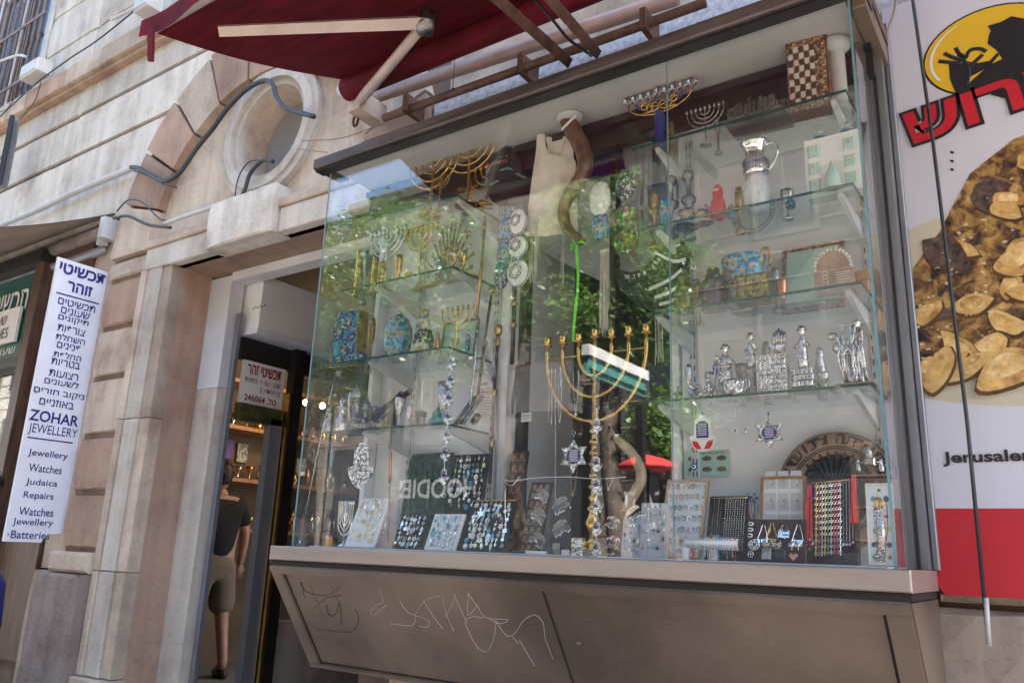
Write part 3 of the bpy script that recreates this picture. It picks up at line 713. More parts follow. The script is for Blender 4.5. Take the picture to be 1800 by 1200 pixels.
tag(MB().tube(ppath([(655, 172), (1190, -4)], 2.5), .032, 12).build('horizontal_pipe', 'pipe_pink'), 'thick pinkish pipe running under the red awning', 'pipe')
pr = thing('rusty_rail', 'rusty brown rail with clamps above the glass display', 'rail', at(675, 208, 2.42))
P0 = at(675, 208, 2.42); P1 = at(1240, 5, 2.42)
MB().tube([P0 - P0, P1 - P0], .02, 6).build('rail', 'rust', pr)
for px, py in ((718, 190), (920, 122), (1135, 45)):
    p = at(px, py, 2.42) - P0; MB().box(p + V((-.012, -.03, -.03)), p + V((.012, .1, .06))).build('clamp', 'rust', pr)
for k, (a, b) in enumerate((((868, -8), (998, 108)), ((962, -8), (1048, 92)))):
    A_ = at(*a, 1.75); B_ = at(*b, 2.27); d = B_ - A_; A_ = A_ - d * .6
    pr2 = tag(MB().tube([A_, B_], .03, 4, flat=.7).build('steel_brace', 'rust'), ['left of the two rusty brown braces rising from the display top', 'right of the two rusty braces, with a cable along it'][k], 'brace')
tag(MB().tube(smooth(ppath([(935, -5), (975, 40), (1000, 70), (1040, 98)], 2.2)), .006, 6).build('brace_cable', 'cable'), 'thin dark cable running down the right brace', 'cable')
tag(MB().tube(smooth(ppath([(800, 98), (797, 140), (796, 155)], 2.4)), .002, 5).ball(at(796, 157, 2.4), .007).build('hanging_wire', 'black'), 'short dark wire hanging against the speckled band', 'wire')

# ------------------------------------------------------------------ cables, conduits and boxes on the facade
def cable(pp, Y, r, m, label, name='cable', cat='cable', k=5):
    tag(MB().tube(smooth(ppath(pp, Y), k), r, 8).build(name, m), label, cat)
cable([(-20, 404), (60, 372), (120, 343), (180, 317), (232, 296)], 2.60, .022, 'pvc_white', 'white plastic conduit crossing the stone courses', 'conduit', 'pipe')
cable([(230, 294), (245, 296), (262, 306), (285, 318), (306, 312), (322, 296), (345, 262), (375, 225), (400, 190), (430, 160), (455, 145), (470, 142), (480, 150), (486, 170), (500, 188), (520, 196), (552, 205)], 2.56, .015, 'cable', 'thick grey cable curving over the arch stones into the round opening')
cable([(236, 300), (262, 310), (290, 325), (310, 330)], 2.585, .006, 'cable', 'thin cable below the thick grey one at the conduit end')
cable([(480, 284), (462, 282), (440, 305), (430, 335), (420, 352)], 2.57, .012, 'cable', 'thick cable bending down out of the round opening')
cable([(478, 282), (440, 284), (420, 310), (413, 345)], 2.575, .004, 'cable', 'thin cable looping beside the thick cable under the round opening')
cable([(290, 393), (350, 372), (420, 352), (440, 345)], 2.565, .013, 'pvc_white', 'pale conduit lying along the top of the lintel', 'conduit', 'pipe')
cable([(205, 372), (225, 352), (250, 356), (280, 384), (300, 388)], 2.56, .005, 'cable', 'loose thin cable drooping above the pilaster')
cable([(200, 384), (225, 380), (260, 395), (300, 400)], 2.56, .01, 'cable', 'bundled dark cable behind the beige awning bracket')
cable([(-5, 210), (60, 150), (120, 105), (170, 72), (235, 20), (260, -5)], 2.54, .006, 'cable', 'dark cable following the ledge under the barred window')
cable([(-5, 196), (14, 190), (45, 140)], 2.54, .004, 'cable', 'short dark cable hanging from the grey junction box')
cable([(72, 145), (60, 180), (35, 210)], 2.54, .004, 'cable', 'thin cable dropping from the junction box to the light fitting')
cable([(530, 248), (600, 243), (660, 222), (680, 215)], 2.45, .003, 'wire', 'thin wire strung from the round moulding to the rail', 'wire', 'wire')
cable([(524, 262), (555, 266), (575, 268)], 2.45, .003, 'wire', 'thin wire running from the round moulding to the display top', 'wire', 'wire')
cable([(-5, 110), (30, 98), (45, 100)], 2.5, .012, 'pvc_white', 'pale conduit entering the junction box', 'conduit', 'pipe')
cable([(195, 35), (235, 15), (260, -6)], 2.5, .012, 'pvc_white', 'pale conduit below the second box on the ledge', 'conduit', 'pipe')
def wallbox(px0, py0, px1, py1, Y, d, m, name, label, cat='box'):
    a = at(px0, py1, Y); b = at(px1, py0, Y)
    t = thing(name, label, cat, (a.x, Y, a.z)); W_, H_ = b.x - a.x, b.z - a.z
    MB().bev((0, 0, 0), (W_, d, H_), .012).build('case', m, t); MB().box((W_ * .1, -.004, H_ * .12), (W_ * .9, -.0, H_ * .88)).build('cover', m, t)
wallbox(32, 98, 68, 140, 2.45, .12, 'pvc_white', 'junction_box', 'grey white junction box on the ledge at the upper left')
wallbox(232, -20, 262, 22, 2.45, .12, 'pvc_white', 'junction_box', 'junction box above the ledge beside the awning tip')
fl = thing('wall_floodlight', 'slim dark light fitting fixed at the left end of the courses', 'lamp', at(5, 330, 2.5))
A_ = at(28, 212, 2.5) - at(5, 330, 2.5); A_.y = 0
MB().tube([V((0, 0, 0)), A_], .05, 4, flat=.7).build('housing', 'alu_grey', fl)
MB().tube([V((.05, -.05, 0)), A_ + V((.05, -.05, 0))], .035, 4, flat=.6).build('louvre', 'dark_bronze', fl)

# ================================================================== GLASS DISPLAY CASE
YG, XL, XR, ZS, ZT = 2.2, -2.57, -.38, 1.2, 2.82
dc = thing('display_case', 'wall mounted glass display case full of Judaica over a brown metal box', 'display case', (0, 2.6, 0))
def d(mb, name, m, **k): return mb.build(name, m, dc, M=Matrix.Translation((0, -2.6, 0)), **k)
gx = -.957
d(MB().box((XL, YG, ZS), (gx - .002, YG + .008, ZT)), 'glass_pane', 'pane_glass')
d(MB().box((gx + .002, YG, ZS), (XR, YG + .008, ZT)), 'glass_pane', 'pane_glass')
d(MB().box((XR + .001, YG + .001, ZS), (XR + .009, 2.50, ZT)), 'side_pane', 'pane_glass')
d(MB().box((XL - .009, YG + .001, ZS), (XL - .001, 2.59, ZT)), 'side_pane', 'pane_glass')
for a, b, c, e in ((XL - .006, XL + .001, YG - .002, YG - .0005), (XR - .001, XR + .006, YG - .002, YG - .0005), (gx - .0012, gx + .0012, YG + .001, YG + .007)):
    d(MB().box((a, c, ZS), (b, e, ZT)), 'pane_edge', 'pane_rim')
# sill, nose and floor of the case
d(MB().bev((-2.665, 2.165, 1.145), (-.34, 2.6, 1.199), .004), 'sill', 'alu_beige')
d(MB().box((-2.66, 2.180, 1.125), (-.345, 2.58, 1.143)), 'shadow_gap', 'groove')
d(MB().box((-2.5, 2.22, 1.2), (-.40, 2.58, 1.204)), 'case_floor', 'board_white')
# sloping box below: front plane from (y 2.175, z 1.12) to (2.44, .70)
def lp(x, t): return (x, 2.175 + (2.44 - 2.175) * t, 1.122 - (1.122 - .735) * t)
vs = [lp(-2.66, 0), lp(-.345, 0), lp(-.345, 1), lp(-2.66, 1), (-2.66, 2.6, 1.122), (-.345, 2.6, 1.122), (-.345, 2.6, .735), (-2.66, 2.6, .735)]
d(MB().add(vs, [(0, 3, 2, 1), (0, 4, 7, 3), (1, 2, 6, 5), (3, 7, 6, 2), (4, 5, 6, 7), (0, 1, 5, 4)]), 'lower_box', 'alu_brown')
nf = V((0, -(1.122 - .735), -(2.44 - 2.175))).normalized()
def onface(mb, x0, x1, t0, t1, h):
    a, b, c, e = [V(lp(*q)) for q in ((x0, t0), (x1, t0), (x1, t1), (x0, t1))]
    f = [p + nf * h for p in (a, b, c, e)]; g = [p - nf * .004 for p in (a, b, c, e)]
    return mb.add(f + g, [(0, 3, 2, 1), (4, 5, 6, 7), (0, 1, 5, 4), (1, 2, 6, 5), (2, 3, 7, 6), (3, 0, 4, 7)])
fm = MB(); onface(fm, -2.655, -.35, .0, .06, .012); onface(fm, -2.655, -2.60, .062, .97, .012); onface(fm, -.405, -.35, .062, .97, .012); onface(fm, -2.655, -.35, .972, 1., .014)
d(fm, 'panel_frame', 'alu_brown')
fm = MB(); onface(fm, -2.597, -.408, .062, .072, .002); onface(fm, -2.597, -2.590, .075, .965, .002); onface(fm, -.415, -.408, .075, .965, .002); onface(fm, -1.392, -1.387, .075, .965, .003); onface(fm, -2.60, -.40, .955, .968, .002)
d(fm, 'panel_groove', 'groove')
def scr(pts, m='scratch', r=.0009):
    o = V(lp(0, 0)) + nf * .0015; return smooth([onp(x, y, o, nf) for x, y in pts], 4), m, r
S = [[(667, 1035), (673, 1058), (662, 1062), (652, 1074), (657, 1080), (670, 1070), (680, 1062)], [(702, 1055), (716, 1075), (730, 1082), (725, 1098), (700, 1097), (686, 1095)], [(745, 1055), (730, 1080), (738, 1083), (755, 1092), (750, 1102), (737, 1099)],
     [(779, 1045), (782, 1072), (798, 1110)], [(800, 1042), (795, 1062), (783, 1083)], [(798, 1045), (812, 1075), (822, 1095)], [(824, 1040), (822, 1080), (840, 1062)], [(822, 1042), (838, 1063), (855, 1085), (893, 1088), (880, 1095), (860, 1088)],
     [(872, 1090), (868, 1120), (856, 1144), (838, 1135), (822, 1105), (818, 1090), (830, 1083), (850, 1085)], [(872, 1092), (890, 1116), (905, 1112), (920, 1090), (940, 1080), (955, 1095), (958, 1120), (972, 1157)], [(900, 1118), (912, 1130)], [(913, 1124), (940, 1170)], [(745, 1056), (760, 1080), (778, 1104)], [(745, 1058), (755, 1050), (775, 1046)]]
mb = MB()
for q in S:
    pts, m, r = scr(q); mb.tube(pts, r, 4)
d(mb, 'white_scratched_graffiti', 'scratch')
mb = MB()
for q in ([(527, 1022), (540, 1040), (575, 1045), (597, 1030)], [(530, 1023), (535, 1050)], [(550, 1068), (575, 1050), (600, 1046)], [(574, 1062), (578, 1080), (590, 1078), (597, 1058), (600, 1096)], [(625, 1070), (630, 1090), (615, 1110), (560, 1105)]):
    pts, m, r = scr(q); mb.tube(pts, .0014, 4)
d(mb, 'dark_graffiti', 'scratch_dark')
d(MB().ball(onp(1018, 1130, V(lp(0, 0)), nf), .012, 8, sc_=(1, 1, 1)), 'dent', 'alu_brown')
# beam over the glass
d(MB().bev((-2.625, 2.135, 2.825), (-.33, 2.30, 2.872), .006), 'top_beam', 'beam_dark')
d(MB().bev((-2.40, 2.20, 2.876), (-.33, 2.31, 2.925), .004), 'beam_cap', 'beam_brown')
d(MB().box((-2.62, 2.15, 2.815), (-.34, 2.20, 2.823)), 'glass_channel', 'dark_bronze')
d(MB().box((-2.6, 2.312, 2.86), (-.33, 2.60, 2.90)), 'roof_sheet', 'beam_brown')
zs = at(870, 265, 2.42).z
d(MB().box((-2.55, 2.21, 2.824), (-.39, 2.43, 2.836)), 'soffit', 'soffit_white')
d(MB().box((-2.55, 2.43, 2.70), (-.36, 2.47, 2.84)), 'lintel_track', 'dark_bronze')
d(MB().box((-2.55, 2.40, 2.775), (-.36, 2.428, 2.80)), 'track_groove', 'black')
d(MB().bev((-.372, 2.21, 2.79), (-.335, 2.62, 2.858), .003), 'side_header', 'alu_brown')
# back boards, right post
BY = 2.555
d(MB().box((-2.50, BY, 1.2), (-1.83, BY + .02, 2.76)), 'back_board', 'board_white')
d(MB().box((-1.07, BY, 1.2), (-.385, BY + .02, 2.76)), 'back_board', 'board_white')
d(MB().box((-2.53, 2.50, 1.2), (-2.505, BY + .02, 2.8)), 'corner_post', 'board_white')
d(MB().box((-1.83, BY - .02, 1.2), (-1.80, BY + .5, 2.76)).box((-1.105, BY - .02, 1.2), (-1.075, BY + .5, 2.76)), 'return_panel', 'board_white')
d(MB().box((-1.795, 2.60, 1.2), (-1.76, 2.64, 2.8)).box((-1.40, 2.64, 1.2), (-1.375, 2.68, 2.8)), 'inner_frame_post', 'dark_bronze')
d(MB().box((-.395, 2.505, 1.2), (-.348, 2.62, 2.82)), 'side_post', 'alu_grey')
d(MB().box((-.372, 2.515, 1.2), (-.366, 2.49, 2.82)), 'post_groove', 'groove')
d(MB().bev((-.346, 2.56, 1.2), (-.328, 2.66, 2.95), .003), 'outer_post', 'alu_grey')

def P(px, py, Y): return at(px, py, Y)
# shelf standards with slots
for x, l in ((-2.30, 'left slotted shelf standard of the left board'), (-1.87, 'slotted shelf standard at the right edge of the left board'), (-1.025, 'slotted shelf standard at the left edge of the right board'), (-.445, 'slotted shelf standard at the right end of the right board')):
    st = thing('shelf_standard', l, 'shelf standard', (x, BY, 1.25))
    MB().bev((-.014, -.012, 0), (.014, -.001, 1.45), .002).build('rail', 'steel_bracket', st)
    mb = MB()
    for i in range(36):
        for s in (-1, 1): mb.box((s * .006 - .0017, -.0135, .02 + i * .04), (s * .006 + .0017, -.0125, .038 + i * .04))
    mb.build('slots', 'black', st, kind='stuff')
# glass shelves
ZL = [2.565, 2.265, 1.945, 1.655]; ZR = [2.555, 2.255, 1.958, 1.672]
ordn = ['top', 'second', 'third', 'lowest']
def shelf(x0, x1, z, label, bxs):
    s = thing('glass_shelf', label, 'shelf', (x0, 2.25, z))
    W_ = x1 - x0
    MB().box((0, .0025, -.004), (W_, .28, .004)).build('glass_sheet', 'shelf_glass', s)
    MB().box((0, 0, -.004), (W_, .0022, .004)).box((W_, 0, -.004), (W_ + .002, .28, .004)).build('glass_rim', 'glass_edge', s)
    for bx in bxs:
        M_ = MB().prism([(0, -.075), (0, -.006), (-.27, -.006), (-.275, -.014), (-.262, -.022)], .014, M=Matrix.Rotation(R(90), 4, 'Z') @ Matrix.Translation((0, -.007, 0)))
        o = M_.build('bracket', 'steel_bracket', s); o.location = (bx - x0, .29, 0)
for i in range(4):
    shelf(-2.50, -1.875, ZL[i], '%s glass shelf of the left block of shelves' % ordn[i], (-2.30, -1.885))
    shelf([-1.11, -1.08, -1.06, -1.05][i], -.415, ZR[i], '%s glass shelf of the right block of shelves' % ordn[i], (-1.025, -.455))

# ------------------------------------------------------------------ builders for the goods
def base_xy(px, py, Y, z=None):
    p = at(px, py, Y); return V((p.x, Y, p.z if z is None else z))
def menorah(name, label, cat, loc, H, Wd, n, m, cupr=.008, armr=.003, beads=False, top=True, rz=0, group=None, baser=None, star=False, oc='brass', foot=True, cuph=None):
    t = thing(name, label, cat, loc, rz, group); ch = cuph or cupr * 2.2; zt = H - ch
    k = (n - 1) // 2; br = baser or Wd * .2
    if foot: MB().lathe([(br, 0), (br, H * .015), (br * .55, H * .035), (br * .25, H * .09), (armr * 1.6, H * .12)], n=18).build('base', m, t)
    z0_ = H * .1; prof = []; zz = z0_; i = 0
    while zz < zt:
        prof.append((armr * (1.3 if i % 2 else 2.2), zz)); zz += H * (.03 if beads else .06); i += 1
    prof.append((armr * 1.4, zt)); MB().lathe(prof, n=8).build('stem', m, t)
    cup = MB().lathe([(cupr * .35, -ch * .4), (cupr * .5, 0), (cupr * 1.25, ch * .04), (cupr * 1.25, ch * .1), (cupr * .7, ch * .14), (cupr * .85, ch * .5), (cupr, ch), (cupr * .7, ch), (cupr * .6, ch * .6), (0, ch * .55)], n=10).mesh('candle_cup', m)
    inst(cup, 'candle_cup', t, loc=(0, 0, zt))
    for j in range(1, k + 1):
        rr = Wd / 2 * j / k
        pts = [V((rr, 0, zt - ch * .3))] + [V((rr * math.cos(R(a)), 0, zt - ch * .3 - H * .02 + rr * math.sin(R(a)) * .98)) for a in range(0, -181, -10)] + [V((-rr, 0, zt - ch * .3))]
        rad = [armr * (1.35 if (beads and q % 2) else 1) for q in range(len(pts))]
        MB().tube(pts, rad, 6).build('arm', m, t)
        for s in (-1, 1): inst(cup, 'candle_cup', t, loc=(s * rr, 0, zt))
    if top: MB().box((-Wd / 2, -armr * .7, zt - ch * .5), (Wd / 2, armr * .7, zt - ch * .35)).build('cross_bar', m, t)
    if star: MB().tube([(x_, -.0, z_) for x_, z_ in starpts(0, H * .27, Wd * .13, 0)], armr * .8, 5, closed=True).tube([(x_, -.0, z_) for x_, z_ in starpts(0, H * .27, Wd * .13, 1)], armr * .8, 5, closed=True).build('star', m, t)
    return t
def starpts(cx, cz, r, k): return [(cx + r * math.sin(R(k * 180 + a)), cz + r * math.cos(R(k * 180 + a))) for a in (0, 120, 240)]
def star12(cx, cz, r, ri=None):
    ri = ri or r * .577; out = []
    for i in range(12):
        q = R(30 * i); rr = r if i % 2 == 0 else ri; out.append((cx + rr * math.sin(q), cz + rr * math.cos(q)))
    return out
def hamsa(w_, h_):                      # outline in xz, hanging from the top
    p = [(-.14, 0), (.14, 0), (.2, -.1), (.3, -.16), (.3, -.5), (.5, -.52), (.46, -.7), (.3, -.85), (.15, -.95), (0, -1), (-.15, -.95), (-.3, -.85), (-.46, -.7), (-.5, -.52), (-.3, -.5), (-.3, -.16), (-.2, -.1)]
    return [(x * w_, z * h_) for x, z in p]
def vase(name, label, cat, loc, H, Rm, prof, m, rz=0, extra=None, n=20, handle=None, part='body', group=None):
    t = thing(name, label, cat, loc, rz, group)
    MB().lathe([(r * Rm, z * H) for r, z in prof], n=n).build(part, m, t)
    if handle:
        s, z0, z1, out = handle[:4]; hm = handle[4] if len(handle) > 4 else m
        pts = [V((s * Rm * .8, 0, z1 * H)), V((s * (Rm + out), 0, z1 * H + .004)), V((s * (Rm + out * 1.2), 0, (z0 + z1) / 2 * H)), V((s * (Rm + out * .4), 0, z0 * H + .01)), V((s * Rm * .85, 0, z0 * H))]
        MB().tube(smooth(pts, 4), max(.003, Rm * .08), 6).build('handle', hm, t)
    return t
def blob(name, label, cat, loc, H, Rm, m, seed, base=None, group=None, rz=0):     # small cast figure: robe, chest, head, arms
    t = thing(name, label, cat, loc, rz, group); rn = random.Random(seed)
    b = MB().lathe([(Rm * .8, 0), (Rm * .75, H * .2), (Rm * .6, H * .45), (Rm * .7, H * .6), (Rm * .3, H * .75), (Rm * .2, H * .78)], n=10)
    for i in range(16): b.ball((rn.uniform(-.7, .7) * Rm, rn.uniform(-.7, .1) * Rm, rn.uniform(.05, .65) * H), Rm * rn.uniform(.16, .3), 6)
    b.build('robe', m, t)
    MB().ball((0, 0, H * .86), H * .1, 8, sc_=(.85, 1, 1.1)).ball((0, -H * .05, H * .80), H * .05, 6).lathe([(H * .13, H * .9), (H * .1, H * .93), (H * .06, H), (0, H)], n=8).build('head', m, t)
    for s in (-1, 1): MB().tube(smooth([V((s * Rm * .5, 0, H * .62)), V((s * Rm * 1., -Rm * .3, H * .5)), V((s * Rm * .5, -Rm * .9, H * (.5 + .2 * rn.random())))], 3), Rm * .2, 6).build('arm', m, t)
    if base: MB().box((-Rm * 1.1, -Rm, -base), (Rm * 1.1, Rm, -.001)).build('base', 'black', t)
    return t
def plaque(name, label, cat, M, w_, h_, d_, m, fm=None, fw=.008, grid=None, gm=None, group=None, seed=1):
    t = thing(name, label, cat, M=M, group=group)
    MB().box((0, 0, 0), (w_, d_, h_)).build('panel', m, t)
    if fm: MB().box((-fw, -.004, -fw), (0, d_, h_ + fw)).box((w_, -.004, -fw), (w_ + fw, d_, h_ + fw)).box((0, -.004, -fw), (w_, d_, 0)).box((0, -.004, h_), (w_, d_, h_ + fw)).build('frame', fm, t)
    if grid:
        rn = random.Random(seed); mb = MB(); nx, nz = grid
        for i in range(nx):
            for j in range(nz):
                x0 = w_ * (i + .12) / nx; x1 = w_ * (i + .88) / nx; z0 = h_ * (j + .12) / nz; z1 = h_ * (j + .88) / nz
                mb.bev((x0, -rn.uniform(.002, .006), z0), (x1, .0, z1), .0015)
        mb.build('relief', gm or m, t)
    return t
def men(name, label, px, pt, pl, pr, Y, z0, n, m, **k):
    b = at(px, pt, Y); Wd = at(pr, pt, Y).x - at(pl, pt, Y).x
    return menorah(name, label, 'menorah', V((b.x, Y, z0)), b.z - z0, Wd, n, m, **k)
S1, S2, S3, S4 = [z + .0045 for z in ZL]; T1, T2, T3, T4 = [z + .0045 for z in ZR]
# ---- left block, top shelf
men('brass_menorah', 'large brass nine cup menorah with knotted arms nearest the camouflage cap', 828, 236, 784, 873, 2.36, S1, 9, 'brass', cupr=.0125, armr=.0036, beads=True, cuph=.026)
men('brass_menorah', 'large brass nine cup menorah with knotted arms at the left of the top shelf', 764, 266, 722, 806, 2.36, S1, 9, 'brass', cupr=.012, armr=.0036, beads=True, cuph=.025)
men('brass_menorah', 'brass seven cup menorah with smooth arms in front of the camouflage cap', 857, 288, 827, 888, 2.40, S1, 7, 'brass', cupr=.0105, armr=.0035, cuph=.022, top=False, star=False)
men('small_dark_menorah', 'small dark bronze menorah with thin curved arms on the left top shelf', 775, 310, 763, 794, 2.33, S1, 9, 'brass_old', cupr=.002, armr=.0022, cuph=.004, top=False)
men('small_brass_menorah', 'tiny brass menorah with a flat row of cups above the shelf bracket', 822, 325, 806, 840, 2.42, S1, 9, 'brass', cupr=.003, armr=.002, cuph=.012)
p = base_xy(755, 350, 2.31, S1)
t = thing('oval_plaque', 'small dark oval openwork plaque standing beside the thin dark menorah', 'plaque', p)
MB().tube([V((.011 * math.cos(R(a)), 0, .03 + .028 * math.sin(R(a)))) for a in range(0, 360, 20)], .0022, 6, closed=True).build('rim', 'brass_old', t)
MB().tube([V((0, 0, .003)), V((.004, 0, .02)), V((-.004, 0, .035)), V((0, 0, .057))], .002, 5).tube([V((-.01, 0, .03)), V((.01, 0, .032))], .0016, 5).build('letters', 'brass_old', t)
vase('dark_bowl', 'dark metal bowl near the front edge of the left top shelf', 'bowl', base_xy(742, 372, 2.29, S1), .03, .03, [(.5, 0), (.9, .4), (1, 1), (.9, 1), (.7, .4), (0, .2)], 'pewter')
vase('red_brown_pot', 'small red brown pot seen through the left top shelf', 'pot', base_xy(848, 372, 2.40, S1), .03, .022, [(.5, 0), (.9, .4), (.8, .9), (.5, 1), (0, .9)], 'copper')

# ---- left block, second shelf
men('silver_menorah', 'silver nine cup menorah with copper cups on the second shelf', 683, 403, 654, 712, 2.36, S2, 9, 'silver', cupr=.010, armr=.0035, cuph=.02, top=False)
men('brass_menorah', 'brass seven cup menorah beside the gilt peacock on the second shelf', 742, 398, 716, 768, 2.42, S2, 7, 'brass', cupr=.010, armr=.003, cuph=.02, top=False)
for px, l in ((626, 'twisted brass candlestick farthest left on the second shelf'), (655, 'twisted brass candlestick left of the silver menorah')):
    p = base_xy(px, 500, 2.34, S2); h_ = at(px, 440 if px < 640 else 452, 2.34).z - S2
    vase('twisted_candlestick', l, 'candlestick', p, h_, .011, [(1.2, 0), (1, .04)] + [((.6 if i % 2 else .95), .06 + i * .05) for i in range(18)] + [(1, .97), (.6, 1), (0, .98)], 'brass')
p = base_xy(790, 470, 2.40, S2)
t = thing('gilt_peacock', 'large gilt openwork peacock on a copper base on the second shelf', 'ornament', p)
h_ = at(790, 385, 2.40).z - S2; w_ = at(835, 440, 2.4).x - at(745, 440, 2.4).x
MB().box((-w_ / 2, -.02, 0), (w_ / 2, .02, .012)).build('base', 'copper', t)
mb = MB(); rn = random.Random(3)
for i in range(15):
    a = R(8 + i * 11.7); rr = h_ * .93 * (1 if i % 2 else .9)
    q = V((rr * math.cos(a) * w_ / 2 / h_, 0, .015 + rr * math.sin(a)))
    mb.tube([V((0, 0, .015)), q * .5 + V((0, -.01, .006)), q], [.002, .006, .004], 5); mb.ball(q, .011, 8, sc_=(1, .5, 1))
    mb.ball(q * .62, .009, 6, sc_=(1, .6, 1)).ball(q * .38, .007, 6)
mb.build('feathers', 'gilt_filigree', t)
MB().tube(smooth([V((0, -.02, .01)), V((.0, -.035, .05)), V((-.01, -.03, .09)), V((-.02, -.04, .105))]), [.014, .013, .012, .01, .009, .008, .007, .006, .006, .005, .004, .004, .003][:13], 8).build('body', 'enamel_teal', t)
p = base_xy(717, 480, 2.30, S2); t = thing('spiral_ornament', 'round spiral brass ornament with a ring centre by the peacock', 'ornament', p)
for k, r_ in enumerate((.012, .018, .024)): MB().tube([V((r_ * math.cos(R(a)), 0, .026 + r_ * math.sin(R(a)))) for a in range(0, 360, 20)], .0022, 6, closed=True).build('ring', 'brass', t)

# ---- left block, third shelf
p = base_xy(581, 636, 2.31, S3); q = base_xy(620, 628, 2.31, S3); h_ = at(600, 548, 2.31).z - S3
t = plaque('tall_enamel_box', 'tall dark blue box with painted oriental motifs at the left end of the third shelf', 'box', frame(V((p.x, 2.31, S3)), (1, .12, 0), (0, 0, 1)), q.x - p.x, h_, .06, 'enamel_blue', 'brass_old', .003)
MB().lathe([(.012, .045), (.016, .06), (.014, .085), (.006, .1), (.004, .12), (.0, .13)], n=10, M=Matrix.Translation((.035, -.002, 0))).build('painted_vase', 'teal_paint', t)
bowlp = [(.55, 0), (.6, .08), (.95, .5), (1, .95), (.96, 1), (.8, .6), (0, .3)]
vase('enamel_bowl', 'small blue enamel bowl beside the tall blue box', 'bowl', base_xy(634, 628, 2.31, S3), .04, .03, bowlp, 'enamel_blue')
vase('enamel_bowl', 'smallest blue enamel dish between bowl and round flask', 'bowl', base_xy(660, 622, 2.34, S3), .026, .02, bowlp, 'enamel_blue')
p = base_xy(697, 622, 2.36, S3); h_ = at(697, 550, 2.36).z - S3
t = vase('round_enamel_jar', 'round turquoise enamel jar painted with golden fish', 'jar', p, h_, .062, [(.5, 0), (.6, .04), (.9, .25), (1, .48), (.93, .68), (.65, .86), (.3, .93), (.25, .95)], 'enamel_teal')
MB().ball((0, 0, h_ * .98), .009, 8).build('knob', 'brass', t)
p = base_xy(744, 614, 2.36, S3); h_ = at(744, 545, 2.36).z - S3
t = vase('pinecone_vase', 'green and blue glazed bottle vase with a round neck ornament', 'vase', p, h_, .04, [(.6, 0), (.95, .15), (1, .3), (.7, .5), (.35, .62), (.5, .68), (.5, .78), (.3, .82), (.45, .9), (.35, 1), (0, .98)], 'tile_floral')
mb = MB()
for i in range(3):
    for j in range(10): a = R(36 * j + 18 * i); r_ = .04 * (.95, .85, .6)[i]; mb.ball((r_ * math.cos(a), r_ * math.sin(a), h_ * (.32 + .1 * i)), .008, 6, sc_=(1, 1, 1.6))
mb.build('scales', 'green_tile', t)
p = base_xy(775, 605, 2.47, S3); q = at(832, 590, 2.47)
plaque('framed_picture', 'small framed green picture behind the brass star menorah', 'picture', frame(V((p.x, 2.47, S3 + .006)), (1, 0, 0), (0, .15, 1)), q.x - p.x, .17, .008, 'print_green', 'wood_brown', .006)
men('star_menorah', 'flat brass menorah with a Star of David on its stem', 805, 538, 778, 832, 2.38, S3, 7, 'brass', cupr=.005, armr=.0028, cuph=.012, star=True)

# ---- left block, lowest shelf
def spice(px, py, pt, Y, z0, label, kind, m='pewter'):
    p = base_xy(px, py, Y, z0); h_ = at(px, pt, Y).z - z0
    t = thing('spice_tower' if kind else 'silver_bottle', label, 'spice tower' if kind else 'bottle', p)
    if kind:
        r_ = h_ * .16
        MB().lathe([(r_ * 1.3, 0), (r_ * 1.3, .004), (r_, .008), (r_, h_ * .25), (r_ * 1.15, h_ * .27), (r_ * 1.15, h_ * .3), (r_ * .8, h_ * .32), (r_ * .8, h_ * .6), (r_, h_ * .62), (r_, h_ * .66)], n=8).build('tower', m, t)
        MB().lathe([(r_ * 1.1, h_ * .661), (r_ * .5, h_ * .85), (r_ * .1, h_), (0, h_)], n=8).build('roof', m, t)
        mb = MB()
        for i in range(8):
            a = R(45 * i + 22); mb.box((-.002, -.001, 0), (.002, .001, h_ * .12), M=Matrix.Translation((r_ * .83 * math.cos(a), r_ * .83 * math.sin(a), h_ * .4)))
        mb.build('openings', 'black', t)
    else:
        r_ = h_ * .24
        MB().lathe([(r_ * .7, 0), (r_, h_ * .1), (r_ * .9, h_ * .35), (r_ * .35, h_ * .55), (r_ * .3, h_ * .7), (r_ * .75, h_ * .73), (r_ * .3, h_ * .77), (r_ * .45, h_ * .9), (0, h_)], n=14).build('body', m, t)
spice(577, 757, 715, 2.30, S4, 'short silver spice bottle at the left end of the lowest shelf', 0)
spice(599, 754, 700, 2.34, S4, 'taller silver bottle with a collar beside the spice bottle', 0, 'silver')
spice(625, 750, 672, 2.38, S4, 'tallest silver spice tower with a pointed roof on the lowest shelf', 1)
spice(641, 748, 697, 2.40, S4, 'shorter silver spice tower with a peaked roof', 1)
for k, (a, b, r_) in enumerate((((640, 740), (720, 688), .012), ((655, 742), (705, 690), .008), ((662, 745), (712, 700), .007))):
    A_, B_ = at(*a, 2.38), at(*b, 2.46); A_.z = max(A_.z, S4 + .012)
    t = thing('scroll_case', ['long dark scroll case lying aslant on the lowest shelf', 'middle thin dark scroll rod lying aslant', 'lowest thin dark rod lying aslant behind the goblet'][k], 'scroll case', A_)
    MB().tube([V((0, 0, 0)), B_ - A_], r_, 10).build('tube', 'black', t)
    MB().ball((0, 0, 0), r_ * 1.15, 8).ball(B_ - A_, r_ * 1.15, 8).build('end_knobs', 'pewter', t)
gob = [(.8, 0), (.7, .04), (.15, .12), (.12, .4), (.3, .46), (.75, .6), (1, .9), (1, 1), (.9, 1), (.6, .62), (0, .55)]
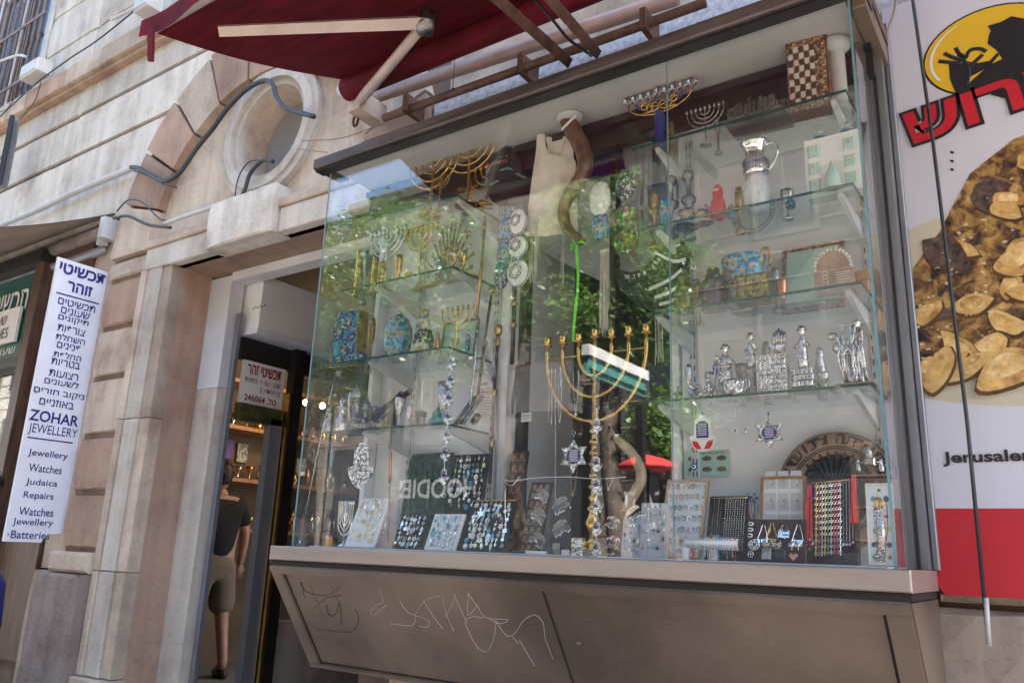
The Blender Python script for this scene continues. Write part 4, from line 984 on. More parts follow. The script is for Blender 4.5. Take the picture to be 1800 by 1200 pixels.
for px, pt, r_, l, m in ((701, 699, .023, 'silver stemmed goblet with a fluted bowl', 'silver'),):
    p = base_xy(px, 745, 2.32, S4); vase('silver_goblet', l, 'goblet', p, at(px, pt, 2.32).z - S4, r_, gob, m)
vase('small_kettle', 'small squat silver pot beside the goblet', 'pot', base_xy(672, 748, 2.33, S4), .05, .026, [(.8, 0), (1, .2), (.9, .5), (.4, .7), (.5, .8), (.2, 1), (0, 1)], 'green_bronze', handle=(1, .2, .6, .01))
p = base_xy(739, 745, 2.34, S4); t = thing('candle_cup', 'white candle standing in a brown metal cup', 'candle', p)
MB().lathe([(.013, 0), (.016, .03), (.024, .062), (.024, .066), (.02, .066), (.012, .04), (0, .035)], n=16).build('cup', 'brown_bronze', t)
MB().lathe([(.006, .036), (.0045, at(739, 668, 2.34).z - S4 - .01), (0, at(739, 668, 2.34).z - S4)], n=10).build('candle', 'candle', t)
vase('kiddush_cup', 'engraved silver cup beside the white candle', 'cup', base_xy(778, 742, 2.38, S4), at(778, 672, 2.38).z - S4, .028, [(.8, 0), (.7, .05), (.2, .15), (.2, .3), (.7, .4), (.9, .6), (1, 1), (.93, 1), (.8, .6), (0, .5)], 'silver')
vase('small_silver_cup', 'small dark silver beaker in front of the candle cup', 'cup', base_xy(741, 748, 2.29, S4), .036, .013, [(.8, 0), (.9, .5), (1, 1), (.9, 1), (0, .8)], 'pewter')
p = base_xy(765, 745, 2.31, S4); t = thing('glass_pomegranates', 'cluster of turquoise and green glass fruit with leaves', 'ornament', p)
for k, (dx, dz, m) in enumerate(((-.01, .018, 'teal_paint'), (.018, .02, 'teal_paint'), (.006, .044, 'bead_green'))): MB().ball((dx, 0, dz), .018, 10).lathe([(.004, dz + .017), (.007, dz + .026), (0, dz + .02)], (dx, 0, 0), n=8).build('fruit', m, t)
p = base_xy(790, 742, 2.36, S4); t = thing('pen_stand', 'slanting row of dark metal pen cases above the lowest shelf', 'pen stand', p)
for i in range(5):
    a = V((.02 + i * .012, .0, .01)); MB().tube([a, a + V((.045, .06, .115))], .0055, 8).build('pen_case', 'brown_bronze' if i % 2 else 'pewter', t)
p = base_xy(830, 752, 2.30, S4); t = thing('dark_rolled_tube', 'short black rolled tube lying at the right end of the lowest shelf', 'tube', V((p.x, 2.33, S4 + .016)))
MB().tube([(-.03, .02, 0), (.02, -.03, .004)], .015, 14).build('tube', 'black', t)

# ---- right block, top shelf
p = base_xy(1160, 246, 2.34, T1); t = thing('jewelled_menorah', 'enamel menorah of jewelled flowers standing on a blue vase', 'menorah', p)
h1 = at(1160, 196, 2.34).z - T1; ht = at(1160, 160, 2.34).z - T1
MB().lathe([(.012, 0), (.010, h1 * .15), (.014, h1 * .4), (.018, h1 * .75), (.016, h1 * .95), (.01, h1)], n=14).build('vase', 'blue_paint', t)
MB().lathe([(.017, 0), (.017, .006), (.012, .01)], n=14).build('foot', 'brass', t)
hw = (at(1216, 165, 2.34).x - at(1104, 165, 2.34).x) / 2
flower = MB().lathe([(.002, -.01), (.007, 0), (.010, .010), (.007, .012), (.003, .008)], n=7)
for a in range(0, 360, 60): flower.ball((.008 * math.cos(R(a)), .008 * math.sin(R(a)), .004), .0042, 6)
fme = flower.mesh('flower', 'jewels')
for i in range(9):
    x_ = hw * (i - 4) / 4; inst(fme, 'flower', t, loc=(x_, 0, ht - .012 + .006 * (i == 4))).scale = (1.7, 1.7, 1.7)
for j in range(1, 5):
    rr = hw * j / 4
    MB().tube([V((rr * math.cos(R(a)), 0, ht - .025 + (ht - h1 - .02) * j / 4 * math.sin(R(a)))) for a in range(0, -181, -12)], .0028, 6).build('arm', 'blue_paint' if j % 2 else 'brass', t)
for s in (-1, 1):
    pts = [V((s * (.01 + .03 * k_ / 10 + .02 * math.cos(k_ * .9)), -.004, h1 + .022 + .018 * math.sin(k_ * .9))) for k_ in range(14)]
    MB().tube(pts, .003, 6).build('gilt_scroll', 'brass', t)
    pts = [V((s * (.055 + .014 * math.cos(k_ * .8)), -.004, h1 + .035 + .014 * math.sin(k_ * .8))) for k_ in range(9)]
    MB().tube(pts, .003, 6).build('gilt_scroll', 'brass', t)
p = base_xy(1240, 250, 2.36, T1)
t = men('thin_silver_menorah', 'thin silver wire menorah with scalloped arms on a dark foot', 1239, 188, 1207, 1272, 2.36, T1, 9, 'silver_smooth', cupr=.0045, armr=.0014, cuph=.008, top=False, baser=.022)
p = base_xy(1285, 228, 2.33, T1); q = at(1385, 200, 2.33); t = thing('city_model', 'silver model of the old city skyline on a black base', 'model', p)
w_ = q.x - p.x; rn = random.Random(5)
MB().bev((0, -.05, 0), (w_, .06, .018), .003).build('base', 'black', t)
MB().box((.002, -.053, .004), (w_ - .002, -.0505, .007)).build('silver_line', 'silver_smooth', t)
mb = MB()
for i in range(46):
    x_ = w_ * rn.uniform(.03, .95); y_ = rn.uniform(-.04, .03); s_ = rn.uniform(.005, .011); h_ = .03 + rn.uniform(.02, .05) * (1.1 - abs(x_ / w_ - .5)) + (y_ + .03) * .3
    mb.box((x_ - s_, y_ - s_, .018), (x_ + s_, y_ + s_, h_ + .01)); mb.ball((x_, y_, h_ + .011), s_ * .7, 6)
mb.box((.004, -.046, .018), (w_ - .004, -.04, .032)); mb.build('buildings', 'pewter', t)
MB().ball((w_ * .55, .0, .062), .014, 12).lathe([(.016, .03), (.016, .06)], (w_ * .55, 0, 0), n=8).tube([(w_ * .55, 0, .075), (w_ * .55, 0, .092)], .002, 5).build('dome', 'brass_old', t)
p = base_xy(1388, 192, 2.31, T1); q = at(1460, 172, 2.31); h_ = at(1388, 75, 2.33).z - T1; w_ = (q.x - p.x)
t = thing('inlaid_board_box', 'inlaid wooden chess and backgammon box standing on end', 'game box', M=frame(V((p.x - .004, 2.31, T1)), (1, .10, 0), (0, .06, 1)))
MB().box((0, 0, 0), (w_, .05, h_)).build('case', 'wood_brown', t)
MB().box((w_ + .0005, .003, .004), (w_ + .002, .047, h_ - .004)).build('inlay_side', 'mosaic', t)
mb = MB(); mb.box((.004, -.0012, .004), (w_ - .004, -.0004, h_ - .004)); mb.build('inlay_panel', 'mosaic', t)
nx, nz = 5, 9; cw = (w_ * .66) / nx; chh = (h_ * .80) / nz
mc = MB().box((0, 0, 0), (cw * .8, .0012, chh * .8)); wm = mc.mesh('ivory_square', 'paper'); dm = mc.mesh('dark_square', 'wood_brown')
for i in range(nx):
    for j in range(nz): inst(wm if (i + j) % 2 else dm, 'ivory_square' if (i + j) % 2 else 'dark_square', t, loc=(w_ * .05 + i * cw + cw * .1, -.0026, h_ * .1 + j * chh + chh * .1))
ros = MB().lathe([(cw * .65, 0), (cw * .65, .001), (cw * .5, .0015), (0, .0015)], n=8, M=Matrix.Rotation(R(90), 4, 'X')).mesh('rosette', 'gilt_filigree')
for j in range(6): inst(ros, 'rosette', t, loc=(w_ * .86, -.0014, h_ * (.12 + .15 * j)))
for z_ in (.045, .955):
    for i in range(3): inst(ros, 'rosette', t, loc=(w_ * (.16 + .26 * i), -.0014, h_ * z_))
t = thing('white_fluted_column', 'white fluted column lamp with a wide round cap behind the chess box', 'column', base_xy(1468, 90, 2.385, T1))
mb = MB(); hh = 2.818 - T1
ff = []
for i in range(48): a = 2 * math.pi * i / 48; ff.append((.026 + (.0015 if i % 2 else -.001), a))
vs = [(r_ * math.cos(a), r_ * math.sin(a), z_) for z_ in (.03, hh - .045) for r_, a in ff]
mb.add(vs, [(i, (i + 1) % 48, 48 + (i + 1) % 48, 48 + i) for i in range(48)], True).build('shaft', 'pvc_white', t)
MB().lathe([(.034, 0), (.034, .02), (.028, .03)], n=24).build('foot', 'pvc_white', t)
MB().lathe([(.027, hh - .045), (.045, hh - .03), (.048, hh - .008), (.04, hh), (0, hh)], n=32).build('round_cap', 'pvc_white', t)

# ---- right block, second shelf
for px, pt, l in ((1180, 312, 'left pewter candlestick with a wide drip pan'), (1211, 302, 'right pewter candlestick, the taller one by the painted dome')):
    p = base_xy(px, 372, 2.42, T2); vase('pewter_candlestick', l, 'candlestick', p, at(px, pt, 2.42).z - T2, .026, [(.9, 0), (.8, .06), (.25, .2), (.2, .45), (1, .55), (1.05, .6), (.3, .66), (.35, .85), (.75, .9), (.75, 1), (0, .98)], 'pewter')
for px, pr_, l in ((1206, .045, 'large painted dome box with black and white old city houses'), (1238, .03, 'small painted dome box with city houses beside the red doll')):
    p = base_xy(px, 386, 2.32, T2); t = thing('painted_dome', l, 'ornament', p)
    MB().lathe([(pr_, 0), (pr_ * .98, .02), (pr_ * .8, .045), (pr_ * .45, .062), (0, .068)], n=20).build('dome', 'painted_city', t)
    MB().lathe([(pr_ * 1.05, 0), (pr_ * 1.05, .005), (pr_, .006)], n=20).build('rim', 'ceramic_white', t)
p = base_xy(1263, 384, 2.31, T2); h_ = at(1263, 325, 2.31).z - T2
t = vase('nesting_doll', 'shiny red wooden nesting doll on the second shelf', 'doll', p, h_, .026, [(.75, 0), (.95, .12), (1, .3), (.85, .52), (.62, .62), (.68, .75), (.55, .92), (.25, .99), (0, 1)], 'red_paint')
MB().ball((0, -.010, h_ * .78), .0115, 10, sc_=(1, .7, 1)).build('face', 'face_paint', t)
MB().ball((0, -.017, h_ * .3), .012, 10, sc_=(1, .6, 1.1)).build('apron', 'paper', t)
MB().tube([(-.008, -.0185, h_ * .80), (-.003, -.0195, h_ * .80)], .001, 5).tube([(.003, -.0195, h_ * .80), (.008, -.0185, h_ * .80)], .001, 5).build('eyes', 'ink_black', t)
vase('small_painted_bird', 'small yellow and blue painted figurine right of the red doll', 'figurine', base_xy(1286, 380, 2.32, T2), .045, .015, [(.9, 0), (1, .3), (.6, .6), (.7, .8), (.3, 1), (0, 1)], 'enamel_teal')
p = base_xy(1332, 372, 2.32, T2); h1 = at(1332, 310, 2.32).z - T2; h2 = at(1332, 252, 2.32).z - T2
t = vase('ceramic_jar', 'white ceramic jar patterned with raised dots under the silver cup', 'jar', p, h1, .043, [(.62, 0), (.85, .12), (1, .5), (.85, .85), (.78, 1), (.7, 1), (.6, .9), (0, .85)], 'ceramic_white')
MB().tube([V((.012 * math.cos(R(a)), -.03, .02 + .005 * math.sin(R(a)))) for a in range(0, 360, 30)], .0012, 5, closed=True).build('oval_mark', 'ink_black', t)
mb = MB(); rn = random.Random(9)
for i in range(26): a = R(-170 + i * 6.5); z_ = rn.uniform(.3, .85); r_ = .043 * (.97 - abs(z_ - .5) * .35); mb.ball((r_ * math.cos(a), r_ * math.sin(a), h1 * z_), .0035, 6)
mb.build('raised_dots', 'ceramic_white', t)
pc = V((p.x, 2.32, T2 + h1 + .001)); hc = h2 - h1
t = vase('washing_cup', 'polished silver washing cup with two handles standing on the white jar', 'cup', pc, hc, .047, [(.6, 0), (.72, .04), (.8, .25), (.78, .5), (.62, .58), (.66, .75), (.9, .93), (1, 1), (.95, 1), (.6, .75), (0, .6)], 'silver_smooth', n=32)
mb = MB()
for i in range(40): a = 2 * math.pi * i / 40; mb.tube([(.0385 * math.cos(a), .0385 * math.sin(a), hc * .1), (.0395 * math.cos(a), .0395 * math.sin(a), hc * .42)], .0024, 4)
mb.build('fluted_band', 'silver_smooth', t)
for s in (1, -1): MB().tube(smooth([V((.032, s * .003, hc * .85)), V((.058, s * .003, hc * .9)), V((.072, s * .003, hc * .7)), V((.062, s * .003, hc * .35)), V((.038, s * .003, hc * .08))]), .0028, 6).build('handle', 'silver_smooth', t)
pp = at(1325, 365, 2.50); t = thing('hebrew_plate', 'large glass plate with a Hebrew lettered rim behind the silver cup', 'plate', M=frame(V((pp.x, 2.50, T2 + .075)), (1, 0, 0), (0, .18, 1)))
MB().lathe([(.074, -.006), (.07, -.004), (.045, .0), (0, .0)], n=40, M=Matrix.Rotation(R(90), 4, 'X')).build('dish', 'ceramic_white', t)
for r_ in (.073, .056): MB().tube([V((r_ * math.cos(R(a)), -.007 if r_ > .06 else -.003, r_ * math.sin(R(a)))) for a in range(0, 360, 10)], .0014, 5, closed=True).build('rim_line', 'ink_black', t)
def ringtext(t, s, r_, a0, a1, h_, m, y=-.007, bold=.02):
    for i, ch in enumerate(s):
        if ch == ' ': continue
        a = a1 + (a0 - a1) * i / (len(s) - 1)          # Hebrew runs from the right
        M_ = Matrix.Rotation(R(-(a - 90)), 4, 'Y')
        M_ = Matrix.Translation((r_ * math.cos(R(a)), y, r_ * math.sin(R(a)))) @ M_
        o = inst(text_mesh(ch, m, bold), 'letter', t); o.matrix_local = M_ @ Matrix.Translation((-h_ * .4, 0, -h_ / 2)) @ Matrix.Diagonal((h_ * (.3 if ch in 'וי' else .75), 1, h_, 1))
ringtext(t, 'שבת שלום ומבורך ירושלים', .0645, 200, -20, .011, 'ink_black')
p = base_xy(1418, 333, 2.30, T2); q = at(1526, 318, 2.30); w_ = min(q.x, -.40) - p.x; h_ = at(1412, 250, 2.30).z - T2
t = thing('bottle_display_box', 'white display box holding a frosted bottle between six blue cups', 'display box', V((p.x, 2.30, T2)))
MB().box((0, .0, 0), (w_, .05, h_)).build('case', 'letter_white', t)
wm = MB().bev((-.016, -.005, -.019), (.016, 0, .019), .003).mesh('blue_cup', 'poster_teal')
gm_ = MB().ball((0, -.005, .003), .0035, 6).mesh('gilt_stud', 'brass')
for s in (.17, .83):
    for j in range(3):
        c_ = inst(wm, 'blue_cup', t, loc=(w_ * s, -.001, h_ * (.2 + .29 * j))); inst(gm_, 'gilt_stud', c_, loc=(0, 0, 0))
MB().lathe([(.02, 0), (.022, .01), (.02, .045), (.01, .065), (.007, .075), (.007, .085), (0, .085)], (w_ * .52, -.022, .006), n=16).build('frosted_bottle', 'poster_teal', t)
for px, l in ((1441, 'left small glass dome with a blue band on the white display box'), (1490, 'right small glass dome with a gilt wheat sheaf and blue band')):
    x_ = at(px, 236, 2.325).x; t2 = thing('glass_dome', l, 'glass dome', V((x_, 2.325, T2 + h_)))
    MB().lathe([(.019, 0), (.019, .012)], n=16).build('base', 'wood_brown', t2)
    MB().lathe([(.020, .0125), (.020, .019)], n=16).build('blue_band', 'turquoise', t2)
    MB().lathe([(.018, .0195), (.021, .035), (.014, .05), (0, .055)], n=16).build('glass', 'shelf_glass', t2)
    mb = MB()
    for i in range(8): mb.tube(smooth([V((0, 0, .02)), V((.008 * math.cos(i * .8), .008 * math.sin(i * .8), .032)), V((.003 * math.cos(i), .003 * math.sin(i), .045 if px > 1460 else .03))], 2), .0018, 5)
    mb.build('gilt_sheaf', 'brass', t2)
# ---- right block, third shelf
p = base_xy(1203, 545, 2.31, T3); vase('olive_jug', 'olive green bronze jug with a pointed lid and long black handle', 'jug', p, at(1203, 476, 2.31).z - T3, .034, [(.75, 0), (.95, .05), (1, .3), (.75, .65), (.5, .8), (.55, .86), (.3, .92), (.15, 1), (0, 1)], 'olive_bronze', handle=(1, .12, .7, .014, 'black'))
p = base_xy(1255, 540, 2.33, T3); vase('brown_jug', 'dark brown bronze jug with a broad body and a curled spout', 'jug', p, at(1255, 470, 2.33).z - T3, .043, [(.95, 0), (1, .25), (.92, .55), (.75, .78), (.45, .85), (.5, .95), (.3, 1), (0, 1)], 'brown_bronze', handle=(1, .45, .85, .012, 'olive_bronze'))
p = base_xy(1312, 525, 2.40, T3); h_ = at(1312, 455, 2.40).z - T3
t = vase('painted_cooking_pot', 'large pot with a painted blue band and two gilt loops on the third shelf', 'pot', p, h_, .075, [(.6, 0), (.85, .15), (1, .5), (.93, .78), (1, .98), (.96, 1), (.85, .8), (0, .5)], 'enamel_teal')
MB().lathe([(.0765, h_ * .42), (.0765, h_ * .52)], n=24).build('gilt_band', 'brass_old', t)
for s in (1,): MB().tube(smooth([V((.06, -.03, h_ * .8)), V((.07, -.035, h_ * 1.05)), V((.09, -.03, h_ * 1.0)), V((.085, -.02, h_ * .75))]), .005, 6).build('handle', 'brass_old', t)
p = base_xy(1296, 528, 2.29, T3); q = at(1352, 515, 2.29)
plaque('olive_relief_box', 'olive green box with a raised floral relief in front of the pot', 'box', frame(V((p.x, 2.29, T3)), (1, .05, 0), (0, 0, 1)), q.x - p.x, .085, .05, 'green_bronze', 'olive_bronze', .003, grid=(4, 5), gm='green_bronze')
p = base_xy(1374, 515, 2.47, T3); q = at(1482, 490, 2.47); h_ = at(1370, 440, 2.50).z - T3
t = plaque('ornate_picture_frame', 'ornate brown picture frame with a green landscape behind the pink relief', 'picture', frame(V((p.x + .012, 2.46, T3 + .014)), (1, 0, 0), (0, .25, 1)), q.x - p.x - .024, h_ - .02, .01, 'print_green', 'mosaic', .014)
p = base_xy(1432, 505, 2.33, T3); h_ = at(1432, 440, 2.33).z - T3; t = thing('pink_filigree_house', 'pinkish openwork house blessing relief with a curved gable and tiny text', 'relief', V((p.x, 2.33, T3)))
w_ = at(1500, 490, 2.33).x - p.x
MB().prism([(0, 0), (w_, 0), (w_, h_ * .55), (w_ * .8, h_ * .85), (w_ * .5, h_), (w_ * .2, h_ * .85), (0, h_ * .55)], .014).build('panel', 'clay', t)
mb = MB()
for i in range(15): a = R(i * 180 / 14); mb.ball((w_ * .5 + w_ * .47 * math.cos(a), -.003, h_ * .55 + h_ * .4 * math.sin(a)), .0065, 6)
for j in range(5): mb.tube([(w_ * .3, -.002, h_ * .1 + j * .012)] + [(w_ * .3 + .01 * math.cos(k_), -.002, h_ * .12 + j * .012 + .006 * math.sin(k_)) for k_ in range(7)], .0016, 5)
mb.build('lace_border', 'stone_pale', t)
MB().box((w_ * .55, -.006, .01), (w_ * .98, 0, h_ * .5)).build('text_tablet', 'clay', t)
for j in range(7): MB().box((w_ * .58, -.0068, .014 + j * .0075), (w_ * (.95 - .04 * (j % 3)), -.006, .0165 + j * .0075)).build('text_line', 'paper', t)
p = base_xy(1502, 500, 2.37, T3)
for k, (dx, dz, l) in enumerate(((0, .0, 'lower glowing orange amber slab at the right end of the third shelf'), (.012, .036, 'upper orange amber slab leaning over the lower one'))):
    tag(MB().bev((-.018, 0, 0), (.025, .03, .034), .004).build('amber_slab', 'wood_orange', M=Matrix.Translation((p.x + .018 + dx * .5, 2.35 + k * .012, T3 + dz + .001)) @ Matrix.Rotation(R(-6 * k), 4, 'Y')), l, 'slab')
# ---- right block, lowest shelf
blob('silver_figurine', 'smallest silver figurine at the left end of the silver shelf', 'figurine', base_xy(1192, 695, 2.31, T4), .05, .013, 'pewter', 1)
p = base_xy(1231, 690, 2.33, T4); t = thing('silver_carriage', 'clustered silver animals pulling a small cart', 'figurine', p); rn = random.Random(11); mb = MB()
for i in range(40): mb.ball((rn.uniform(-.035, .035), rn.uniform(-.015, .015), rn.uniform(.006, .05)), rn.uniform(.005, .009), 6)
mb.build('animals', 'silver', t); MB().ball((.028, 0, .065), .009, 8).tube([(.028, 0, .02), (.028, 0, .06)], .006, 6).build('driver', 'silver', t)
p = base_xy(1277, 690, 2.36, T4); h_ = at(1277, 605, 2.36).z - T4
t = blob('fiddler_figurine', 'silver musician with a dark blue flag on a fluted block', 'figurine', V((p.x, 2.36, T4 + .05)), h_ - .05, .03, 'silver', 4)
MB().box((-.028, -.02, -.05), (.028, .02, -.002)).build('fluted_block', 'pewter', t)
MB().prism([(-.03, .02), (-.036, .06), (-.024, .075), (-.018, .04)], .003, y0=-.02).build('blue_flag', 'blue_paint', t)
MB().tube([(-.03, -.02, .0), (-.024, -.02, .09)], .0015, 5).build('flag_pole', 'silver_smooth', t)
p = base_xy(1290, 690, 2.30, T4); vase('silver_basket', 'engraved silver basket with a gilt band on the silver shelf', 'basket', p, .05, .035, [(.8, 0), (.95, .3), (1, .9), (.95, 1), (.8, .5), (0, .3)], 'silver_filigree', handle=(1, .3, .9, .01, 'silver'))
t = blob('shofar_blower_figurine', 'silver figurine of a man with raised arms on a tall column', 'figurine', V((base_xy(1323, 685, 2.36, T4).x, 2.36, T4 + .095)), at(1323, 585, 2.36).z - T4 - .095, .018, 'silver', 6)
MB().lathe([(.024, -.095), (.024, -.07), (.016, -.06), (.015, -.02), (.02, -.01), (.02, -.001)], n=12).build('column', 'pewter', t)
p = base_xy(1333, 690, 2.30, T4); q = at(1384, 680, 2.30); h_ = at(1333, 627, 2.30).z - T4
t = plaque('silver_book', 'silver covered prayer book standing upright with rows of relief', 'book', frame(V((p.x, 2.30, T4)), (1, 0, 0), (0, 0, 1)), q.x - p.x, h_, .03, 'silver_filigree', 'silver_smooth', .002, grid=(6, 8), gm='silver')
p = base_xy(1372, 640, 2.37, T4); z_ = at(1372, 628, 2.37).z; h_ = at(1372, 577, 2.37).z - z_
t = thing('silver_hand_figure', 'silver hand shaped sculpture with a wing above the prayer book', 'figurine', V((p.x, 2.37, T4)))
MB().box((-.022, -.02, 0), (.022, .02, z_ - T4)).build('plinth', 'black', t)
mb = MB().lathe([(.018, z_ - T4 + .001), (.016, z_ - T4 + h_ * .35), (.02, z_ - T4 + h_ * .45)], n=12)
for i in range(-2, 3): mb.tube([(i * .007, 0, z_ - T4 + h_ * .4), (i * .008, 0, z_ - T4 + h_ * (1 - .07 * abs(i)))], [.005, .0035], 6)
mb.build('hand', 'silver', t)
MB().prism([(-.014, 0), (-.03, .022), (-.022, .024), (-.01, .014)], .004, M=Matrix.Translation((0, -.015, z_ - T4 + h_ * .2))).build('wing', 'silver', t)
p = base_xy(1415, 682, 2.33, T4); t = blob('praying_figurine', 'silver figurine praying on a block of stone wall with a black base', 'figurine', V((p.x, 2.33, T4 + .072)), at(1415, 572, 2.33).z - T4 - .072, .02, 'silver', 8)
MB().box((-.032, -.025, -.072), (.032, .025, -.056)).build('base', 'black', t)
mb = MB()
for i in range(5):
    for j in range(3): mb.bev((-.029 + i * .0118 + .003 * (j % 2), -.026, -.055 + j * .0175), (-.0185 + i * .0118 + .003 * (j % 2), .02, -.0385 + j * .0175), .002)
mb.build('silver_stones', 'silver', t)
p = base_xy(1500, 672, 2.35, T4); t = thing('crystal_sculpture', 'tall silver and crystal sculpture of figures on a wide black base', 'sculpture', V((p.x, 2.35, T4)))
MB().prism([(-.06, 0), (.055, 0), (.055, .018), (-.04, .018)], .06, y0=-.03).build('base', 'black', t)
MB().box((-.0, -.032, .004), (.02, -.0305, .014)).build('price_label', 'paper', t)
rn = random.Random(12); mb = MB(); hh = at(1480, 565, 2.35).z - T4
for i in range(26):
    x_ = rn.uniform(-.03, .035); mb.tube(smooth([V((x_, rn.uniform(-.02, .02), .019)), V((x_ + rn.uniform(-.015, .015), rn.uniform(-.02, .02), hh * .5)), V((x_ + rn.uniform(-.025, .02), rn.uniform(-.02, .02), hh * rn.uniform(.6, .95)))], 3), .004, 6)
mb.build('drapery', 'silver', t)
mb = MB()
for dx in (-.028, -.008): mb.bev((dx, -.03, hh * .62), (dx + .018, -.02, hh * .92), .004)
mb.build('glass_tablets', 'shelf_glass', t)
mb = MB().ball((-.05, 0, hh * .8), .012, 8).ball((.02, 0, hh * .93), .014, 8).ball((-.035, .0, hh * .62), .016, 8); mb.build('heads', 'silver', t)

# ================================================================== POSTER BOARD ON THE RIGHT
PX0, PZ0, PZ1, PW = -.345, 1.135, 3.02, 1.05
po = thing('restaurant_poster', 'large restaurant poster board with a yellow logo, food photograph and red band', 'poster', M=frame((PX0, 2.585, PZ0), (1, 0, 0), (0, 0, 1)))
def pu(px, py): p = at(px, py, 2.585); return p.x - PX0, p.z - PZ0
zr = pu(1700, 893)[1]
MB().prism([(.02, 0), (PW, 0), (PW, zr - .0005), (0, zr - .0005), (0, .03)], .012).build('red_band', 'poster_red', po)
MB().box((0, 0, zr), (PW, .012, PZ1 - PZ0)).build('white_board', 'poster_white', po)
MB().box((-.004, .012, .0), (PW + .004, .035, PZ1 - PZ0 + .003)).build('board_edge', 'dark_bronze', po)
# food photograph: plate, pieces
def flat(name, pts, m, y=-.001): return MB().prism(pts, .0008, y0=y).build(name, m, po)
def ell(cx, cz, rx, rz_, n=40, a0=0, a1=360, rot=0):
    o = []
    for i in range(n):
        a = R(a0 + (a1 - a0) * i / n); x_, z_ = rx * math.cos(a), rz_ * math.sin(a); c, s = math.cos(R(rot)), math.sin(R(rot)); o.append((cx + x_ * c - z_ * s, cz + x_ * s + z_ * c))
    return o
def clipx(pts, x0=.001, x1=1.049): return [(min(max(x, x0), x1), z) for x, z in pts]
zc1 = pu(1640, 560)[1]; zc0 = pu(1640, 725)[1]; ztop = pu(1800, 275)[1]; zl = pu(1625, 480)[1]
flat('plate_print', clipx(ell(.34, zc0 + .31, .62, .31, 60)), 'plate_print')
rn = random.Random(21)
flat('food_heap_print', clipx([(.0, zl - .30), (.02, zl + .02), (.10, zl + .12), (.2, ztop - .02), (.32, ztop + .06), (.5, ztop + .1), (.7, ztop + .02), (.85, zl + .1), (1.0, zl - .1), (.98, zc0 + .2), (.6, zc0 + .09), (.25, zc0 + .12), (.1, zc0 + .14)]), 'food_print', -.002)
k = 0; rf = random.Random(8); chunks = []
zt_ = ztop - zc0
for _ in range(46):
    cx = rf.uniform(0, 1.0); top = .33 + .42 * math.sin(min(1, cx / .42) * math.pi / 2); cz = rf.uniform(.10, top) 
    r_ = rf.uniform(.026, .052); low = cz < .27
    m = rf.choice(['food_gold', 'food_pale', 'food_gold'] if low else ['food_dark', 'food_dark', 'food_gold', 'food_pale'])
    chunks.append((cz, cx, r_, m, rf.uniform(-70, 70)))
chunks += [(.12, .06, .05, 'food_pale', 60), (.16, .13, .06, 'food_gold', -50), (.11, .24, .06, 'food_gold', 20), (.3, .05, .04, 'food_gold', 40)]
chunks.sort(key=lambda c: -c[0])
for cz, cx, r_, m, rot in chunks:
    k += 1; cz += zc0; nn = rf.randint(6, 9); asp = rf.uniform(.5, .85); sh = []
    for q in range(nn):
        a = 2 * math.pi * q / nn + rf.uniform(-.25, .25); rr = r_ * rf.uniform(.85, 1.35); sh.append((rr * 1.25 * math.cos(a), rr * asp * math.sin(a)))
    sm_ = smooth([V((x, 0, z)) for x, z in sh + sh[:1]], 3)[:-1]; c_, s_ = math.cos(R(rot)), math.sin(R(rot))
    def pl_(q, ox, oz): return clipx([(cx + ox + q * (v.x * c_ - v.z * s_), cz + oz + q * (v.x * s_ + v.z * c_)) for v in sm_])
    flat('food_piece_print', pl_(1.1, .002, -.006), 'food_shade', -.0026 - .00022 * k)
    flat('food_piece_print', pl_(1, 0, 0), m, -.0027 - .00022 * k)
    if cx > .02 and m != 'food_dark': flat('food_facet_print', pl_(.62, -r_ * .12, r_ * .14), 'food_light' if m == 'food_gold' else 'food_gold', -.0028 - .00022 * k)
mb = MB(); rg = random.Random(77)
for _ in range(150):
    x = rg.uniform(.01, .6); top = .33 + .42 * math.sin(min(1, x / .42) * math.pi / 2); z = zc0 + rg.uniform(.08, top); r_ = rg.uniform(.0015, .005)
    mb.prism(clipx([(x + r_ * rg.uniform(.5, 1.3) * math.cos(R(a)) * 1.6, z + r_ * rg.uniform(.5, 1.3) * math.sin(R(a))) for a in range(0, 360, 45)]), .0006, y0=-.0148)
mb.build('gloss_spots_print', 'plate_print', po, kind='stuff')
# logo
cu_, cz_ = .245, pu(1720, 100)[1] - .03
LR = .185
lx0 = pu(1625, 110)[0]; lzc = pu(1660, 110)[1]
cu_ = lx0 + LR
flat('logo_outline', clipx(ell(cu_, lzc, LR + .006, .150)), 'ink_black', -.0014)
flat('logo_disc', clipx(ell(cu_, lzc, LR, .144)), 'poster_yellow', -.0024)
flat('logo_highlight', [(x, z) for x, z in ell(cu_, lzc, LR * .93, .132, 14, 120, 215)] + [(x, z) for x, z in ell(cu_, lzc, LR * .88, .132, 14, 120, 215)][::-1], 'letter_white', -.0034)
def LP(pts): return [pu(x, y) for x, y in pts]
flat('logo_figure', LP([(1668, 112), (1690, 108), (1720, 112), (1740, 108), (1752, 95), (1757, 97), (1740, 118), (1706, 136), (1700, 150), (1740, 115), (1762, 105), (1752, 90), (1736, 78), (1738, 65), (1742, 55), (1736, 47), (1760, 40), (1778, 30), (1800, 34), (1832, 60), (1850, 110), (1845, 170), (1770, 175), (1742, 168), (1740, 146), (1695, 172), (1680, 165), (1670, 140)]), 'ink_black', -.0036)
hand = MB()
def thick(pts, w0):
    q = LP(pts); hand.tube([V((x, -.0036, z)) for x, z in smooth([V((a, b, 0)) for a, b in q], 3) and [(v.x, v.y) for v in smooth([V((a, b, 0)) for a, b in q], 3)]], w0, 6, flat=.08)
